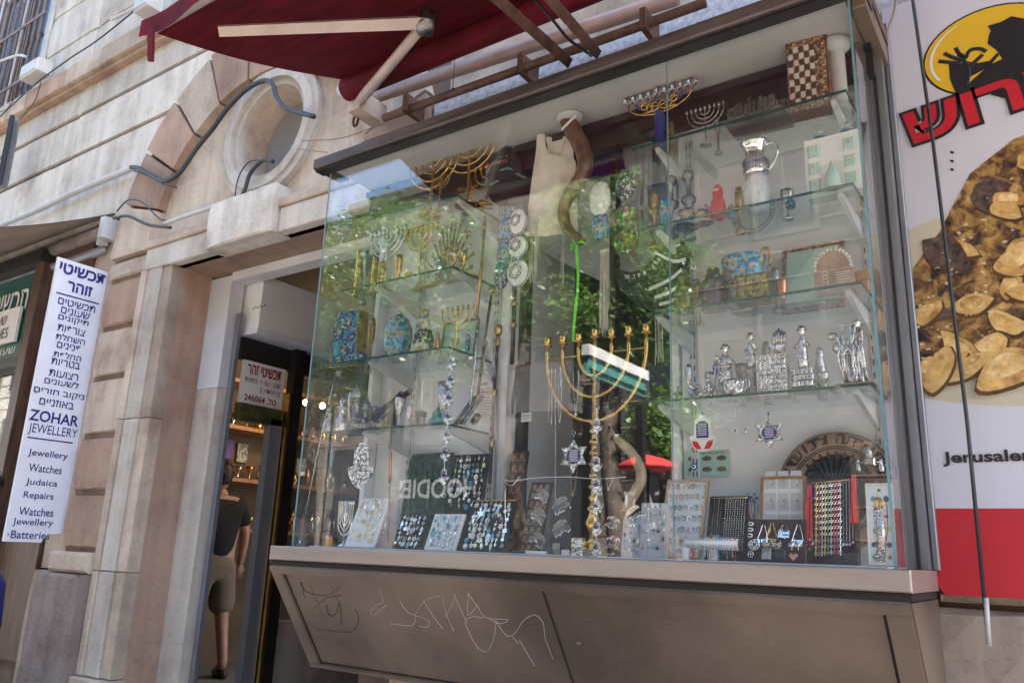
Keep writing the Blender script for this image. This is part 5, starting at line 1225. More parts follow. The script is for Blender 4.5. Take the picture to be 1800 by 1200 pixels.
for pts in ([(1697, 112), (1690, 100), (1684, 97)], [(1650, 109), (1672, 111), (1692, 112)], [(1660, 95), (1675, 102), (1695, 108)], [(1680, 85), (1686, 95), (1700, 104)], [(1698, 104), (1705, 90), (1722, 87), (1734, 92)], [(1704, 118), (1716, 108), (1728, 97)], [(1700, 150), (1703, 125), (1697, 110)]): thick(pts, .0062)
hand.build('logo_hand', 'ink_black', po)
x0, z0 = pu(1598, 235); x1, z1 = pu(1800, 205)
M_ = Matrix.Translation((x0, 0, z0 - .045)) @ Matrix.Rotation(R(-7), 4, 'Y')
for m, b, y, g in (('ink_black', .075, -.0052, .010), ('poster_red', .03, -.0062, 0)):
    o = letter(po, 'מרוש', .0 - g, .0 - g, .46 + 2 * g, .115 + 2 * g, m, M_, bold=b, y=y)
letter(po, 'Jerusalem', pu(1659, 825)[0], pu(1659, 820)[1], .235, .042, 'ink_black', bold=.03)
letter(po, '27', .62, .05, .3, .16, 'letter_white', bold=.03) if False else None
for j, y_ in enumerate((266, 281, 296)): flat('small_mark_print', LP([(1670, y_), (1677, y_ + 1), (1676, y_ + 5), (1671, y_ + 4)]), 'ink_black', -.0012)
tag(MB().tube([at(1600, -30, 2.5), at(1640, 250, 2.5), at(1700, 740, 2.5), at(1738, 1132, 2.5)], .0052, 8).build('thin_pole', 'cable'), 'thin dark flaking pole standing in front of the poster', 'pole')
tag(MB().tube([at(1733, 1050, 2.497), at(1738.5, 1134, 2.497)], .0065, 8).build('pole_sleeve', 'pvc_white'), 'short white sleeve at the foot of the thin pole', 'sleeve')
cable([(1576, -5), (1572, 20), (1565, 42), (1558, 58)], 2.55, .004, 'canvas_beige', 'loose beige string hanging beside the top of the poster', 'string', 'string')

# ================================================================== HANGING THINGS IN THE MIDDLE
def ribbon(mb, pts, w_, n=2):
    for i, p in enumerate(pts): pass
    vs = []; 
    for p in pts: vs += [p + V((-w_ / 2, 0, 0)), p + V((w_ / 2, 0, 0))]
    k = len(pts); back = [v + V((0, .002, 0)) for v in vs]
    mb.add(vs, [(2 * i, 2 * i + 2, 2 * i + 3, 2 * i + 1) for i in range(k - 1)], True); mb.add(back, [(2 * i + 1, 2 * i + 3, 2 * i + 2, 2 * i) for i in range(k - 1)], True)
# undershirt
SY = 2.38
def sp(pts, Y): return [(at(x, y, Y).x, at(x, y, Y).z) for x, y in pts]
L_ = [(944, 237), (943, 255), (941, 275), (937, 300), (932, 335), (928, 370), (925, 418)]; Rr = [(1005, 233), (1006, 250), (1008, 272), (1011, 284), (1010, 310), (1011, 350), (1013, 414)]
Li = [(957, 235), (958, 250), (962, 266), (966, 273)]; Ri = [(994, 233), (991, 250), (985, 266), (975, 274)]
t = thing('white_undershirt', 'cream sleeveless undershirt hanging by its shoulder straps', 'undershirt', at(970, 237, SY)); o_ = at(970, 237, SY)
vs = []; fs = []; NX = 14
rows = 26
def lerpl(L, t):
    s = t * (len(L) - 1); i = min(int(s), len(L) - 2); f = s - i; return (L[i][0] + (L[i + 1][0] - L[i][0]) * f, L[i][1] + (L[i + 1][1] - L[i][1]) * f)
def sheet(LL, RR, rows, NX, folds, Y, seed=0):
    vs = []
    for j in range(rows + 1):
        a = lerpl(LL, j / rows); b = lerpl(RR, j / rows); A = at(*a, Y); B = at(*b, Y)
        for i in range(NX + 1):
            u = i / NX; p = A.lerp(B, u); p.y += -folds * math.sin(math.pi * u) - folds * .5 * math.sin(u * 11 + seed) * (j / rows); vs.append(p)
    fs = [(j * (NX + 1) + i, (j + 1) * (NX + 1) + i, (j + 1) * (NX + 1) + i + 1, j * (NX + 1) + i + 1) for j in range(rows) for i in range(NX)]
    return vs, fs
mb = MB()
v1, f1_ = sheet(L_[2:], [(1008, 278)] + Rr[3:], 22, 14, .02, SY); mb.add([v - o_ for v in v1], f1_, True); mb.add([v - o_ + V((0, .006, 0)) for v in v1], [f[::-1] for f in f1_], True)
v1, f1_ = sheet(L_[:3], Li[:3] + [(972, 274)], 6, 3, .003, SY); mb.add([v - o_ for v in v1], f1_, True)
v1, f1_ = sheet(Ri[:3] + [(972, 276)], Rr[:3] + [(1008, 279)], 6, 3, .003, SY); mb.add([v - o_ for v in v1], f1_, True)
v1, f1_ = sheet([(956, 238), (960, 262), (966, 276)], [(994, 236), (990, 262), (982, 276)], 6, 6, -.012, SY); mb.add([v - o_ + V((0, .012, 0)) for v in v1], f1_, True)
mb.build('cloth', 'cotton_cream', t)
MB().tube([v - o_ for v in smooth(ppath([(957, 236), (959, 258), (967, 272), (975, 275), (984, 270), (991, 255), (994, 234)], SY - .008))], .0022, 5).build('neck_seam', 'cotton_cream', t)
MB().box((.004, -.012, -.05), (.014, -.011, -.04)).build('size_label', 'paper', t)
# shofar
pts = smooth([at(x, y, 2.335 + .012 * math.sin(i)) for i, (x, y) in enumerate([(1003, 198), (1000, 212), (1008, 232), (1024, 262), (1029, 290), (1018, 318), (1002, 340), (991, 366), (993, 392), (1006, 412), (1024, 424)])], 4)
n = len(pts); rr_ = [(.036 - .02 * (i / n) ** 1.2) * (1 + .05 * math.sin(i * 1.9)) * (.6 if i == 0 else .85 if i < 3 else 1) for i in range(n)]
t = thing('ram_horn', 'large twisted brown ram horn hung from the ceiling by a white strap', 'horn', pts[0])
MB().tube([p - pts[0] for p in pts], rr_, 14).build('horn_body', 'horn', t)
a, b, c = at(987, 228, 2.30), at(1000, 215, 2.297), at(1012, 203, 2.30)
mb = MB(); mb.tube([a - pts[0], b - pts[0], c - pts[0]], .006, 4, flat=.3); mb.tube([c - pts[0], at(1006, 192, 2.335) - pts[0]], .002, 4).build('strap', 'letter_white', t)
p = at(1003, 190, 2.345); t = thing('ceiling_sensor', 'round white ceiling fitting above the ram horn', 'ceiling fitting', V((p.x, 2.345, 2.822)))
MB().lathe([(.052, 0), (.052, -.008), (.042, -.022), (.02, -.026), (0, -.026)], n=28).build('body', 'pvc_white', t); MB().lathe([(.018, -.0265), (.012, -.032), (0, -.032)], n=16).build('lens', 'alu_grey', t)
p = at(1053, 183, 2.425); t = thing('emergency_box', 'cream coloured cable box beside the ceiling fitting', 'box', p)
MB().bev((-.035, -.012, -.012), (.03, .015, .02), .006).build('case', 'candle', t); MB().tube([(.03, 0, .0), (.1, .01, .02), (.17, .01, .03)], .006, 8).build('conduit', 'pvc_white', t)
# camouflage cap
p = at(896, 250, 2.45); t = thing('camouflage_cap', 'dark camouflage knitted cap with orange embroidery hanging by the menorahs', 'cap', at(896, 300, 2.45)); o_ = at(896, 300, 2.45)
k_ = (at(930, 300, 2.45).x - at(866, 300, 2.45).x) / 2; hh = at(896, 252, 2.45).z - at(896, 350, 2.45).z
MB().lathe([(k_ * .8, -.5 * hh), (k_ * 1.0, -.4 * hh), (k_, -.15 * hh), (k_ * .85, .08 * hh), (k_ * .6, .28 * hh), (k_ * .35, .4 * hh), (k_ * .38, .48 * hh), (0, .5 * hh)], n=20).build('cap', 'camo_dark', t)
rn = random.Random(4); mb = MB()
for i in range(22):
    z_ = rn.uniform(-.42, .42) * hh; r_ = k_ * (1.0 if z_ < -.1 * hh else 1 - (z_ / hh + .1) * 1.25) + .0015; a0 = rn.uniform(-170, -30)
    mb.tube([V((r_ * math.cos(R(a0 + q * 9)), r_ * math.sin(R(a0 + q * 9)), z_ + .004 * math.sin(q * 1.7 + i))) for q in range(5)], [.001, .007, .005, .007, .001], 5)
mb.build('camouflage_patches', 'camo_teal', t)
letter(t, 'צבא הגנה', -k_ * .62, -.07 * hh, k_ * 1.2, .014, 'orange_thread', y=-k_ - .002)
# flag with star, curtain
FY = 2.74
t = thing('blue_white_flag', 'white flag with a dark blue stripe and blue star behind the caps', 'flag', at(1000, 330, FY)); o_ = at(1000, 330, FY)
v1, f1_ = sheet([(905, 240), (905, 420)], [(1190, 190), (1190, 560)], 10, 30, .02, FY); MB().add([v - o_ + V((0, .02, 0)) for v in v1], f1_, True).build('white_cloth', 'curtain', t)
v1, f1_ = sheet([(960, 305), (960, 355)], [(1134, 272), (1134, 300)], 6, 30, .022, FY)
v1, f1_ = sheet([(1000, 290), (1002, 333)], [(1160, 243), (1160, 288)], 4, 20, .0, FY); MB().add([v - o_ + V((0, -.02, 0)) for v in v1], f1_, True).build('blue_stripe', 'flag_blue', t)
c_ = at(1078, 338, FY - .03) - o_
for k in (0, 1): MB().tube([V((c_.x + x_, c_.y, c_.z + z_)) for x_, z_ in starpts(0, 0, .055, k)], .007, 4, closed=True).build('star', 'flag_blue', t)
t = thing('white_curtain', 'pale gathered curtain hanging at the right of the flag', 'curtain', at(1120, 250, 2.62)); o_ = at(1120, 250, 2.62)
vs = []
for j in range(14):
    for i in range(31): 
        u = i / 30; vs.append(at(1098 + 3 * math.sin(j), 198 + j * 15, 2.62).lerp(at(1146, 188 + j * 15, 2.62), u) + V((0, .012 * math.sin(u * 28), 0)) - o_)
MB().add(vs, [(j * 31 + i, (j + 1) * 31 + i, (j + 1) * 31 + i + 1, j * 31 + i + 1) for j in range(13) for i in range(30)], True).build('cloth', 'curtain', t)
t = thing('black_cap', 'black cap with white lettering behind the blue vase', 'cap', at(1150, 235, 2.45))
MB().ball((0, 0, 0), .034, 14, sc_=(1, .9, .7)).build('crown', 'black', t); MB().prism([(-.05, 0), (.01, 0), (.01, .006), (-.045, .005)], .05, y0=-.04).build('peak', 'black', t)
# kippot: flattened domes hanging one under another
def kippah(px, py, Y, wpx, hpx, m, label, star=None, group=None, curl=False):
    c = at(px, py, Y); sx_ = (at(px + wpx / 2, py, Y).x - at(px - wpx / 2, py, Y).x) / 2; sz_ = (at(px, py - hpx / 2, Y).z - at(px, py + hpx / 2, Y).z) / 2
    t = thing('skullcap', label, 'skullcap', c, group=group)
    MB().ball((0, 0, 0), 1, 16, sc_=(sx_, .022, sz_)).build('cap', m, t)
    MB().tube([V((sx_ * .97 * math.cos(R(a)), -.004, sz_ * .97 * math.sin(R(a)))) for a in range(0, 360, 18)], .0022, 5, closed=True).build('rim', m if not star else star, t)
    if star:
        for k in (0, 1): MB().tube([V((x_, -.022, z_)) for x_, z_ in starpts(0, 0, sx_ * .62, k)], .0018, 5, closed=True).build('star', star, t)
        MB().tube([V((sx_ * .55 * math.cos(R(a)), -.021, sx_ * .55 * math.sin(R(a)))) for a in range(0, 360, 20)], .0012, 5, closed=True).build('ring', star, t)
    if curl:
        mb = MB()
        for i in range(46): a = i * .5; r_ = .12 + i * .017; mb.ball((sx_ * r_ * math.cos(a), -.022 * math.sqrt(max(0, 1 - r_ * r_)) - .0008, sz_ * r_ * math.sin(a)), .0013, 4)
        mb.build('beads', 'paper', t)
    MB().tube([(0, -.005, sz_), (0, -.005, sz_ + .012)], .0012, 4).build('clip', 'silver_smooth', t)
    return t
kippah(1055, 350, 2.36, 36, 62, 'cotton_white', 'plain white knitted skullcap hanging right of the ram horn')
kippah(1100, 326, 2.36, 36, 50, 'beaded', 'dark blue skullcap with a spiral of white beads', curl=True)
kippah(1102, 376, 2.355, 38, 46, 'floral', 'dark floral skullcap under the beaded one')
kippah(1056, 398, 2.365, 34, 48, 'kippah_blue', 'blue and white patterned skullcap under the plain white one')
kippah(1100, 424, 2.36, 40, 44, 'floral', 'lowest green floral skullcap above the tasselled shawl')
kippah(911, 390, 2.33, 30, 46, 'cotton_white', 'topmost white skullcap with a blue star on the string', star='flag_blue')
kippah(911, 434, 2.325, 32, 38, 'cotton_white', 'middle white skullcap with a blue star on the string', star='flag_blue')
kippah(911, 480, 2.32, 38, 46, 'cotton_white', 'lowest and largest white skullcap with a blue star', star='flag_blue')
kippah(893, 395, 2.345, 24, 60, 'kippah_blue', 'topmost light blue skullcap behind the white skullcaps')
kippah(886, 445, 2.34, 22, 60, 'kippah_blue', 'middle blue skullcap behind the white skullcaps')
kippah(882, 482, 2.335, 24, 52, 'enamel_blue', 'lowest dark blue skullcap with a golden edge')
# green ribbon
pts = smooth(ppath([(1012, 428), (1014, 450), (1016, 480), (1015, 510), (1012, 540), (1009, 570), (1007, 600)], 2.30), 3)
t = thing('green_ribbon', 'bright green ribbon tied in a bow and hanging down', 'ribbon', pts[0]); mb = MB(); ribbon(mb, [p - pts[0] for p in pts], .010)
mb.tube([V((0, 0, 0)), at(1002, 440, 2.30) - pts[0], at(1004, 430, 2.29) - pts[0], V((0, 0, 0))], .004, 5, flat=.4).tube([V((0, 0, 0)), at(1022, 424, 2.29) - pts[0], at(1034, 432, 2.30) - pts[0]], [.002, .006, .001], 5, flat=.4).tube([V((0, 0, 0)), at(1003, 418, 2.29) - pts[0]], [.003, .001], 4).build('ribbon', 'ribbon_green', t)
# fringes
def fringe(px, pt, pb, wpx, Y, m, label, n=14, seed=0):
    a = at(px, pt, Y); t = thing('tassel_bundle', label, 'tassel', a); rn = random.Random(seed); w_ = (at(px + wpx, pt, Y) - a).x; mb = MB()
    L = a.z - at(px, pb, Y).z
    for i in range(n):
        x_ = w_ * (i / n - .5) + rn.uniform(-.001, .001)
        mb.tube([V((x_, rn.uniform(-.004, .004), 0)), V((x_ + rn.uniform(-.002, .002), rn.uniform(-.006, .006), -L * .6)), V((x_ + rn.uniform(-.004, .004), rn.uniform(-.006, .006), -L * rn.uniform(.85, 1.02)))], .0013, 4)
    mb.box((-w_ / 2, -.003, -.01), (w_ / 2, .003, .004)); mb.build('threads', m, t, kind='stuff'); return t
fringe(1063, 440, 592, 15, 2.32, 'fringe', 'long white prayer tassel bundle hanging beside the green ribbon', 18, 1)
fringe(940, 388, 500, 12, 2.36, 'fringe', 'grey white tassel hanging right of the white skullcaps', 10, 2)
fringe(991, 395, 505, 5, 2.42, 'fringe', 'thin tassel hanging left of the green ribbon', 4, 3)
fringe(1160, 540, 640, 14, 2.45, 'fringe', 'pale tassel hanging behind the big brass menorah', 10, 4)
# prayer shawl
A0 = at(1125, 420, 2.42)
t = thing('striped_prayer_shawl', 'black and white striped shawl with a curved Hebrew inscription', 'shawl', A0)
def shawl(pts1, pts2, m, name, dy=0):
    P1 = smooth(ppath(pts1, 2.40 + dy), 3); P2 = smooth(ppath(pts2, 2.40 + dy), 3); vs = []
    for a, b in zip(P1, P2): vs += [a - A0, b - A0]
    n = len(P1); MB().add(vs, [(2 * i, 2 * i + 1, 2 * i + 3, 2 * i + 2) for i in range(n - 1)], True).build(name, m, t)
shawl([(1080, 470), (1110, 478), (1140, 462), (1165, 430), (1180, 400)], [(1085, 500), (1115, 506), (1155, 495), (1190, 468), (1215, 440)], 'black', 'black_band')
shawl([(1085, 500), (1115, 506), (1155, 495), (1190, 468), (1215, 440)], [(1120, 540), (1150, 545), (1185, 535), (1200, 510), (1212, 480)], 'camo_dark', 'lower_band', .001)
for k, (a, b) in enumerate((((1150, 440), (1205, 452)), ((1140, 505), (1198, 470)), ((1150, 520), (1195, 495)), ((1158, 532), (1192, 515)))):
    q = [a, ((a[0] + b[0]) / 2 + 6, (a[1] + b[1]) / 2 + (10 if k == 0 else 2)), b]
    shawl(q, [(x + 1, y + 6) for x, y in q], 'cotton_white', 'white_stripe', -.006)
s_ = 'שמע ישראל'; pl = smooth([V((x, y, 0)) for x, y in [(1097, 489), (1115, 489), (1135, 482), (1150, 470), (1160, 458)]], 6)
for i, ch in enumerate(s_[::-1]):
    if ch == ' ': continue
    f = i / (len(s_) - 1) * (len(pl) - 2); q = pl[int(f)]; q2 = pl[int(f) + 1]; c_ = at(q.x, q.y, 2.392); c2 = at(q2.x, q2.y, 2.392)
    ang = math.atan2((c2 - c_).z, (c2 - c_).x); o = inst(text_mesh(ch, 'letter_white', .02), 'letter', t)
    o.matrix_local = Matrix.Translation(c_ - A0) @ Matrix.Rotation(-ang, 4, 'Y') @ Matrix.Diagonal((.009, 1, .014, 1))
# canes and rods
def rod(pp, Y, r, m, label, knobs=(), name='walking_stick', cat='walking stick', km='brass_old'):
    P_ = ppath(pp, Y); t = thing(name, label, cat, P_[0]); MB().tube([p - P_[0] for p in P_], r, 8).build('shaft', m, t)
    for f, kr, kl in knobs:
        c = P_[0].lerp(P_[-1], f) - P_[0]; dd = (P_[-1] - P_[0]).normalized() * kl / 2
        MB().tube([c - dd, c - dd * .5, c + dd * .5, c + dd], [kr * .7, kr, kr, kr * .7], 10).build('fitting', km, t)
rod([(876, 580), (868, 700), (861, 850)], 2.33, .0065, 'brown_bronze', 'ornate dark walking stick with a carved brass head', ((.0, .014, .04), (.08, .011, .04), (.42, .0085, .03), (.75, .0085, .03)))
rod([(905, 490), (903, 560), (900, 640)], 2.35, .0085, 'black', 'thick dark carved stick hanging under the white skullcaps', ((.3, .012, .02), (.55, .013, .02)), km='copper')
rod([(853, 380), (846, 470), (838, 560)], 2.31, .006, 'brass_old', 'twisted brass rod hanging right of the gilt peacock', ((.1, .008, .02),))
rod([(866, 500), (852, 600), (838, 710)], 2.30, .0055, 'brown_bronze', 'dark sword sheath crossing the right ends of the left shelves', ((.05, .011, .03), (.5, .008, .02), (.95, .008, .02)))
rod([(842, 560), (834, 650), (826, 722)], 2.28, .004, 'silver', 'thin silver mesh chain rod beside the dark sheath', (), 'chain_rod', 'chain', )
rod([(688, 750), (686, 800), (684, 880), (682, 955)], 2.27, .003, 'wire', 'thin slanting pointer rod left of the green plaque', ((.35, .006, .12),), 'pointer', 'pointer', km='copper')
p = at(910, 665, 2.38); t = thing('hanging_scissors', 'black pliers hanging open from a wire in the dark middle', 'pliers', p)
MB().tube([(0, 0, .05), (0, 0, 0), (-.018, 0, -.08), (-.02, 0, -.13)], [.008, .011, .006, .004], 8).tube([(0, 0, .05), (.002, 0, 0), (.01, 0, -.08), (.012, 0, -.13)], [.007, .009, .006, .004], 8).ball((.018, 0, .03), .013, 8).build('handles', 'black', t)
p = at(925, 733, 2.33); t = thing('small_shop_card', 'small white card with black lettering hanging on a wire', 'card', p)
MB().box((-.022, 0, -.016), (.022, .002, .016)).build('card', 'paper', t)
letter(t, 'PERMANENT', -.018, .002, .034, .006, 'ink_black'); letter(t, 'JEWELRY', -.012, -.009, .028, .006, 'ink_black')
# things deeper in the room
for px, py, w_, h_, m, l in ((930, 800, .12, .3, 'wood_brown', 'tall brown cabinet deep in the dark room'), (1005, 690, .4, .05, 'interior_grey', 'grey shelf edge deep in the dark room')):
    p = at(px, py, 3.6); tag(MB().bev((p.x - w_, 3.6, p.z - h_ / 2), (p.x + w_, 3.8, p.z + h_ / 2), .01).build('back_furniture', m), l, 'furniture')
t = thing('pale_horn', 'pale polished horn hanging with its wide end down in the middle window', 'horn', at(1110, 770, 2.40)); p0_ = at(1110, 770, 2.40)
pts = smooth(ppath([(1082, 770), (1105, 790), (1122, 815), (1127, 840), (1118, 862), (1106, 885), (1100, 900)], 2.40), 4)
MB().tube([p - p0_ for p in pts], [.005 + .013 * math.sin(math.pi * min(1, .25 + .5 * i / len(pts))) for i in range(len(pts))], 12).build('horn_body', 'horn_pale', t)

# ================================================================== BIG MENORAH AND WHAT HANGS IN FRONT
MY = 2.30
p = base_xy(1042, 985, MY, 1.2045); zt = at(1046, 590, MY).z; x0_, x1_ = at(962, 615, MY).x, at(1136, 575, MY).x
H = zt + .012 - 1.2045; Wd = x1_ - x0_
t = thing('great_brass_menorah', 'tall brass seven branched menorah standing in the middle of the display', 'menorah', V((p.x, MY, 1.2045)))
zl_ = at(1040, 740, MY).z - 1.2045          # where the lowest arm leaves the stem
MB().lathe([(.045, 0), (.045, .01), (.03, .016), (.026, .03), (.03, .034), (.014, .05), (.010, .07)], n=24).build('base', 'brass', t)
pr_ = [(.010, .07), (.022, .085), (.026, .1), (.016, .125), (.012, .135), (.022, .145), (.012, .155), (.010, .17)]
z = .17
while z < zl_ - .02:
    pr_ += [(.009, z), (.016, z + .006), (.016, z + .012), (.009, z + .018), (.007, z + .032)]; z += .036
pr_ += [(.014, zl_ - .015), (.014, zl_ - .004), (.007, zl_)]
MB().lathe(pr_, n=16).build('turned_stem', 'brass', t)
cH = .028
rn = random.Random(2); pr_ = [(.006 + .0012 * ((i * 7) % 3), zl_ + (H - cH - zl_) * i / 30) for i in range(31)]
MB().lathe(pr_, n=10).build('upper_stem', 'brass_old', t)
cup = MB().lathe([(.004, -.014), (.005, -.006), (.016, -.002), (.017, .0), (.006, .003), (.011, .006), (.0125, .012), (.0115, .020), (.0135, cH), (.011, cH), (.009, .015), (0, .012)], n=14).mesh('candle_cup', 'brass')
inst(cup, 'candle_cup', t, loc=(0, 0, H - cH + .012))
for j in range(1, 4):
    rr = Wd / 2 * j / 3; dz = (H - cH - .02 - zl_) * (.40, .68, 1.)[j - 1]
    pts = [V((rr, 0, H - cH))] + [V((rr * math.cos(R(a)), 0, H - cH - .035 + (dz - .015) * math.sin(R(a)))) for a in range(0, -181, -6)] + [V((-rr, 0, H - cH))]
    MB().tube(pts, [.0055 + .001 * ((i * 5) % 3) for i in range(len(pts))], 8).build('arm', 'brass', t)
    for s in (-1, 1): inst(cup, 'candle_cup', t, loc=(s * rr, 0, H - cH + .004))
for a in (-1, 1):
    MB().tube([V((a * Wd / 6, 0, H - .075)), V((a * Wd / 2, 0, H - .075))], .0035, 6).build('stay_bar', 'brass_old', t)

def chain(px, pt, pb, Y, m, r, label, name='necklace', cat='necklace', end=None, px2=None):
    a = at(px, pt, Y); b = at(px2 or px, pb, Y); t = thing(name, label, cat, a); mb = MB(); d_ = b - a; n = max(4, int(d_.length / (r * 3.2)))
    mb.tube([V((0, 0, 0)), d_], r * .45, 4)
    for i in range(0, n, 1): mb.ball(d_ * (i / n), r, 4)
    mb.build('links', m, t)
    if end: end(t, d_)
    return t
def vneck(pxa, pxb, pt, pxm, pm, Y, m, r, label, pend=None):
    a, b, c = at(pxa, pt, Y), at(pxb, pt, Y), at(pxm, pm, Y); t = thing('necklace', label, 'necklace', a)
    MB().tube(smooth([V((0, 0, 0)), (c - a) * .8 + V((-.003, 0, 0)), c - a, (c - a) + (b - c) * .2 + V((.003, 0, 0)), b - a], 4), r, 5).build('cord', m, t)
    if pend: pend(t, c - a)
    return t
def pd(m, s=.01, kind='disc'):
    def f(t, d):
        mb = MB(); M_ = Matrix.Translation(d + V((0, -.002, 0)))
        if kind == 'disc': mb.prism([(s * .7 * math.cos(R(a)), -s + s * math.sin(R(a))) for a in range(0, 360, 30)], .002, M=M_)
        elif kind == 'star': mb.prism(star12(0, -s, s), .002, M=M_)
        elif kind == 'hamsa': mb.prism(hamsa(s * 1.5, s * 2), .002, M=M_)
        elif kind == 'ball': mb.ball(d, s, 10)
        mb.build('pendant', m, t)
    return f
for i, (px, l) in enumerate(((965, 'leftmost long silver chain hung on the left arm of the great menorah'), (970, 'second long silver chain hung on the left arm of the great menorah'), (976, 'third long silver chain hung on the left menorah arm, the longest'))):
    chain(px, 648, (740, 745, 880)[i], 2.285, 'silver', .0022, l)
chain(985, 645, 680, 2.285, 'silver', .003, 'thick silver link bracelet looped over the second menorah arm', 'bracelet', 'bracelet')
vneck(981, 988, 650, 984, 738, 2.284, 'silver_smooth', .0008, 'fine silver necklace left of the menorah stem with a small charm', pd('silver', .005))
vneck(1007, 1018, 645, 1012, 724, 2.284, 'silver_smooth', .0008, 'fine silver necklace with a hamsa charm beside the menorah stem', pd('silver', .007, 'hamsa'))
vneck(1058, 1080, 655, 1068, 715, 2.283, 'black', .0009, 'black cord necklace with a turquoise bead', pd('turquoise', .0045, 'ball'))
vneck(1090, 1103, 645, 1096, 710, 2.283, 'black', .0009, 'plain black cord necklace right of the turquoise bead')
vneck(1002, 1015, 824, 1007, 866, 2.262, 'brass', .0007, 'thin gold necklace with an oval pendant under the left star', pd('brass', .006))
vneck(1066, 1078, 840, 1070, 855, 2.262, 'silver_smooth', .0007, 'thin silver necklace with an oval pendant right of the hamsa chain', pd('silver', .006))
# curtain wire with hooks
tag(MB().tube(smooth(ppath([(885, 842), (900, 845), (950, 839), (1000, 838), (1050, 841), (1100, 838)], 2.262)), .0016, 6).tube(smooth(ppath([(888, 855), (888, 900), (889, 930)], 2.262)), .0016, 6).tube([v for v in smooth(ppath([(887, 845), (897, 853), (906, 848), (912, 838)], 2.262))], .0015, 5).build('wire_hook_rail', 'silver_smooth'), 'bent shiny wire rail across the dark middle of the display', 'wire rail')

def hamsa_mesh(w_, h_, m): return MB().prism(hamsa(w_, h_), .0022).mesh('charm', m)
def hamsa_chain(px, ys, Y, wpx, label, inlay='ink_blue', px_end=None, cap=None, eye=True):
    a = at(px, ys[0] - 12, Y); t = thing('hamsa_chain', label, 'wall hanging', a); w_ = (at(px + wpx, ys[0], Y) - at(px, ys[0], Y)).x
    hm = None; xs = []
    for i, y in enumerate(ys):
        q = px + ((px_end or px) - px) * i / max(1, len(ys) - 1); c = at(q, y, Y) - a; h_ = w_ * 1.25
        o = MB().prism(hamsa(w_, h_), .0022).build('hamsa_charm', 'silver_filigree', t, loc=c)
        MB().prism([(w_ * .24 * math.cos(R(k)), -h_ * .42 + h_ * .12 * math.sin(R(k))) for k in range(0, 360, 30)], .001, y0=-.0012).build('blue_inlay', inlay, o)
        if eye: MB().prism([(w_ * .16 * math.cos(R(k)), -h_ * .68 + h_ * .05 * math.sin(R(k))) for k in range(0, 360, 40)], .001, y0=-.0012).build('eye', 'letter_white', o)
        xs.append((c, h_))
    mb = MB()
    for i, (c, h_) in enumerate(xs):
        up = xs[i - 1][0] - V((0, 0, xs[i - 1][1])) if i else V((0, 0, .01))
        n = max(2, int((up - c).length / .004))
        for k in range(n): q = up.lerp(c, (k + .5) / n); mb.tube([q + V((.0016 * math.cos(R(a_)), 0, .0024 * math.sin(R(a_)))) for a_ in range(0, 360, 60)], .0005, 4, closed=True)
    mb.tube([V((.008 * math.cos(R(a_)), 0, .014 + .008 * math.sin(R(a_)))) for a_ in range(0, 360, 24)], .0009, 5, closed=True)
    mb.build('links', 'silver_smooth', t); return t, xs[-1]
hamsa_chain(1049, [735, 802, 840, 877, 914, 950], 2.245, 19, 'hanging chain of silver hamsas with dark blue inlays in front of the great menorah', px_end=1048)
t, e = hamsa_chain(794, [625, 655, 687, 720, 752, 783, 823], 2.245, 17, 'long chain of silver hamsas in front of the left shelves ending in an eye', px_end=781)
c = at(780, 870, 2.245) - at(794, 613, 2.245)
o = MB().prism([(-.012, 0), (-.006, .006), (0, .008), (.006, .006), (.012, 0), (.006, -.006), (0, -.008), (-.006, -.006)], .002).build('eye_charm', 'silver', t, loc=c)
MB().prism([(.0042 * math.cos(R(k)), .0042 * math.sin(R(k))) for k in range(0, 360, 40)], .001, y0=-.0012).build('blue_eye', 'ink_blue', o)

def star_pendant(px, py, rpx, Y, label, m='silver', inm='ink_blue', bead='turquoise'):
    c = at(px, py, Y); r_ = (at(px + rpx, py, Y) - c).length * .95; t = thing('star_pendant', label, 'pendant', c)
    oo = []; ii = []
    for i in range(12): q = R(30 * i); rr = r_ if i % 2 == 0 else r_ * .58; oo.append((rr * math.sin(q), rr * math.cos(q))); rr = r_ * (.5 if i % 2 == 0 else .44); ii.append((rr * math.sin(q), rr * math.cos(q)))
    MB().plate_with_hole(oo, ii, .003).build('star_plate', 'silver_filigree', t)
    for k in (0, 1): MB().tube([V((x_, -.001, z_)) for x_, z_ in starpts(0, 0, r_, k)], .0012, 5, closed=True).build('rim', 'silver_smooth', t)
    MB().prism([(r_ * .49 * math.sin(R(30 + 60 * i)), r_ * .49 * math.cos(R(30 + 60 * i))) for i in range(6)], .002).build('blue_plaque', inm, t)
    for j in range(7): MB().box((-r_ * (.3 - .02 * abs(j - 3)), -.0006, r_ * (.3 - .1 * j)), (r_ * (.3 - .03 * (j % 2)), -.0001, r_ * (.34 - .1 * j))).build('text_line', 'letter_white', t)
    MB().box((-.002, -.002, r_ + .004), (.002, .002, r_ + .012)).build('bead', bead, t)
    MB().tube([V((.006 * math.cos(R(a_)), 0, r_ + .02 + .007 * math.sin(R(a_)))) for a_ in range(0, 360, 24)], .0007, 5, closed=True).build('hanging_ring', 'silver_smooth', t)
    return t
star_pendant(1008, 801, 28, 2.25, 'silver Star of David pendant with a dark text plaque in the dark middle')
star_pendant(1352, 760, 30, 2.27, 'silver Star of David pendant with a blue text plaque over the white board', bead='ink_blue')
c = at(1234, 729, 2.27); w_ = (at(1256, 750, 2.27) - at(1212, 750, 2.27)).x; t = thing('hamsa_blessing', 'pale hamsa pendant with a blue text panel and red inlay', 'pendant', c)
h_ = w_ * 1.42
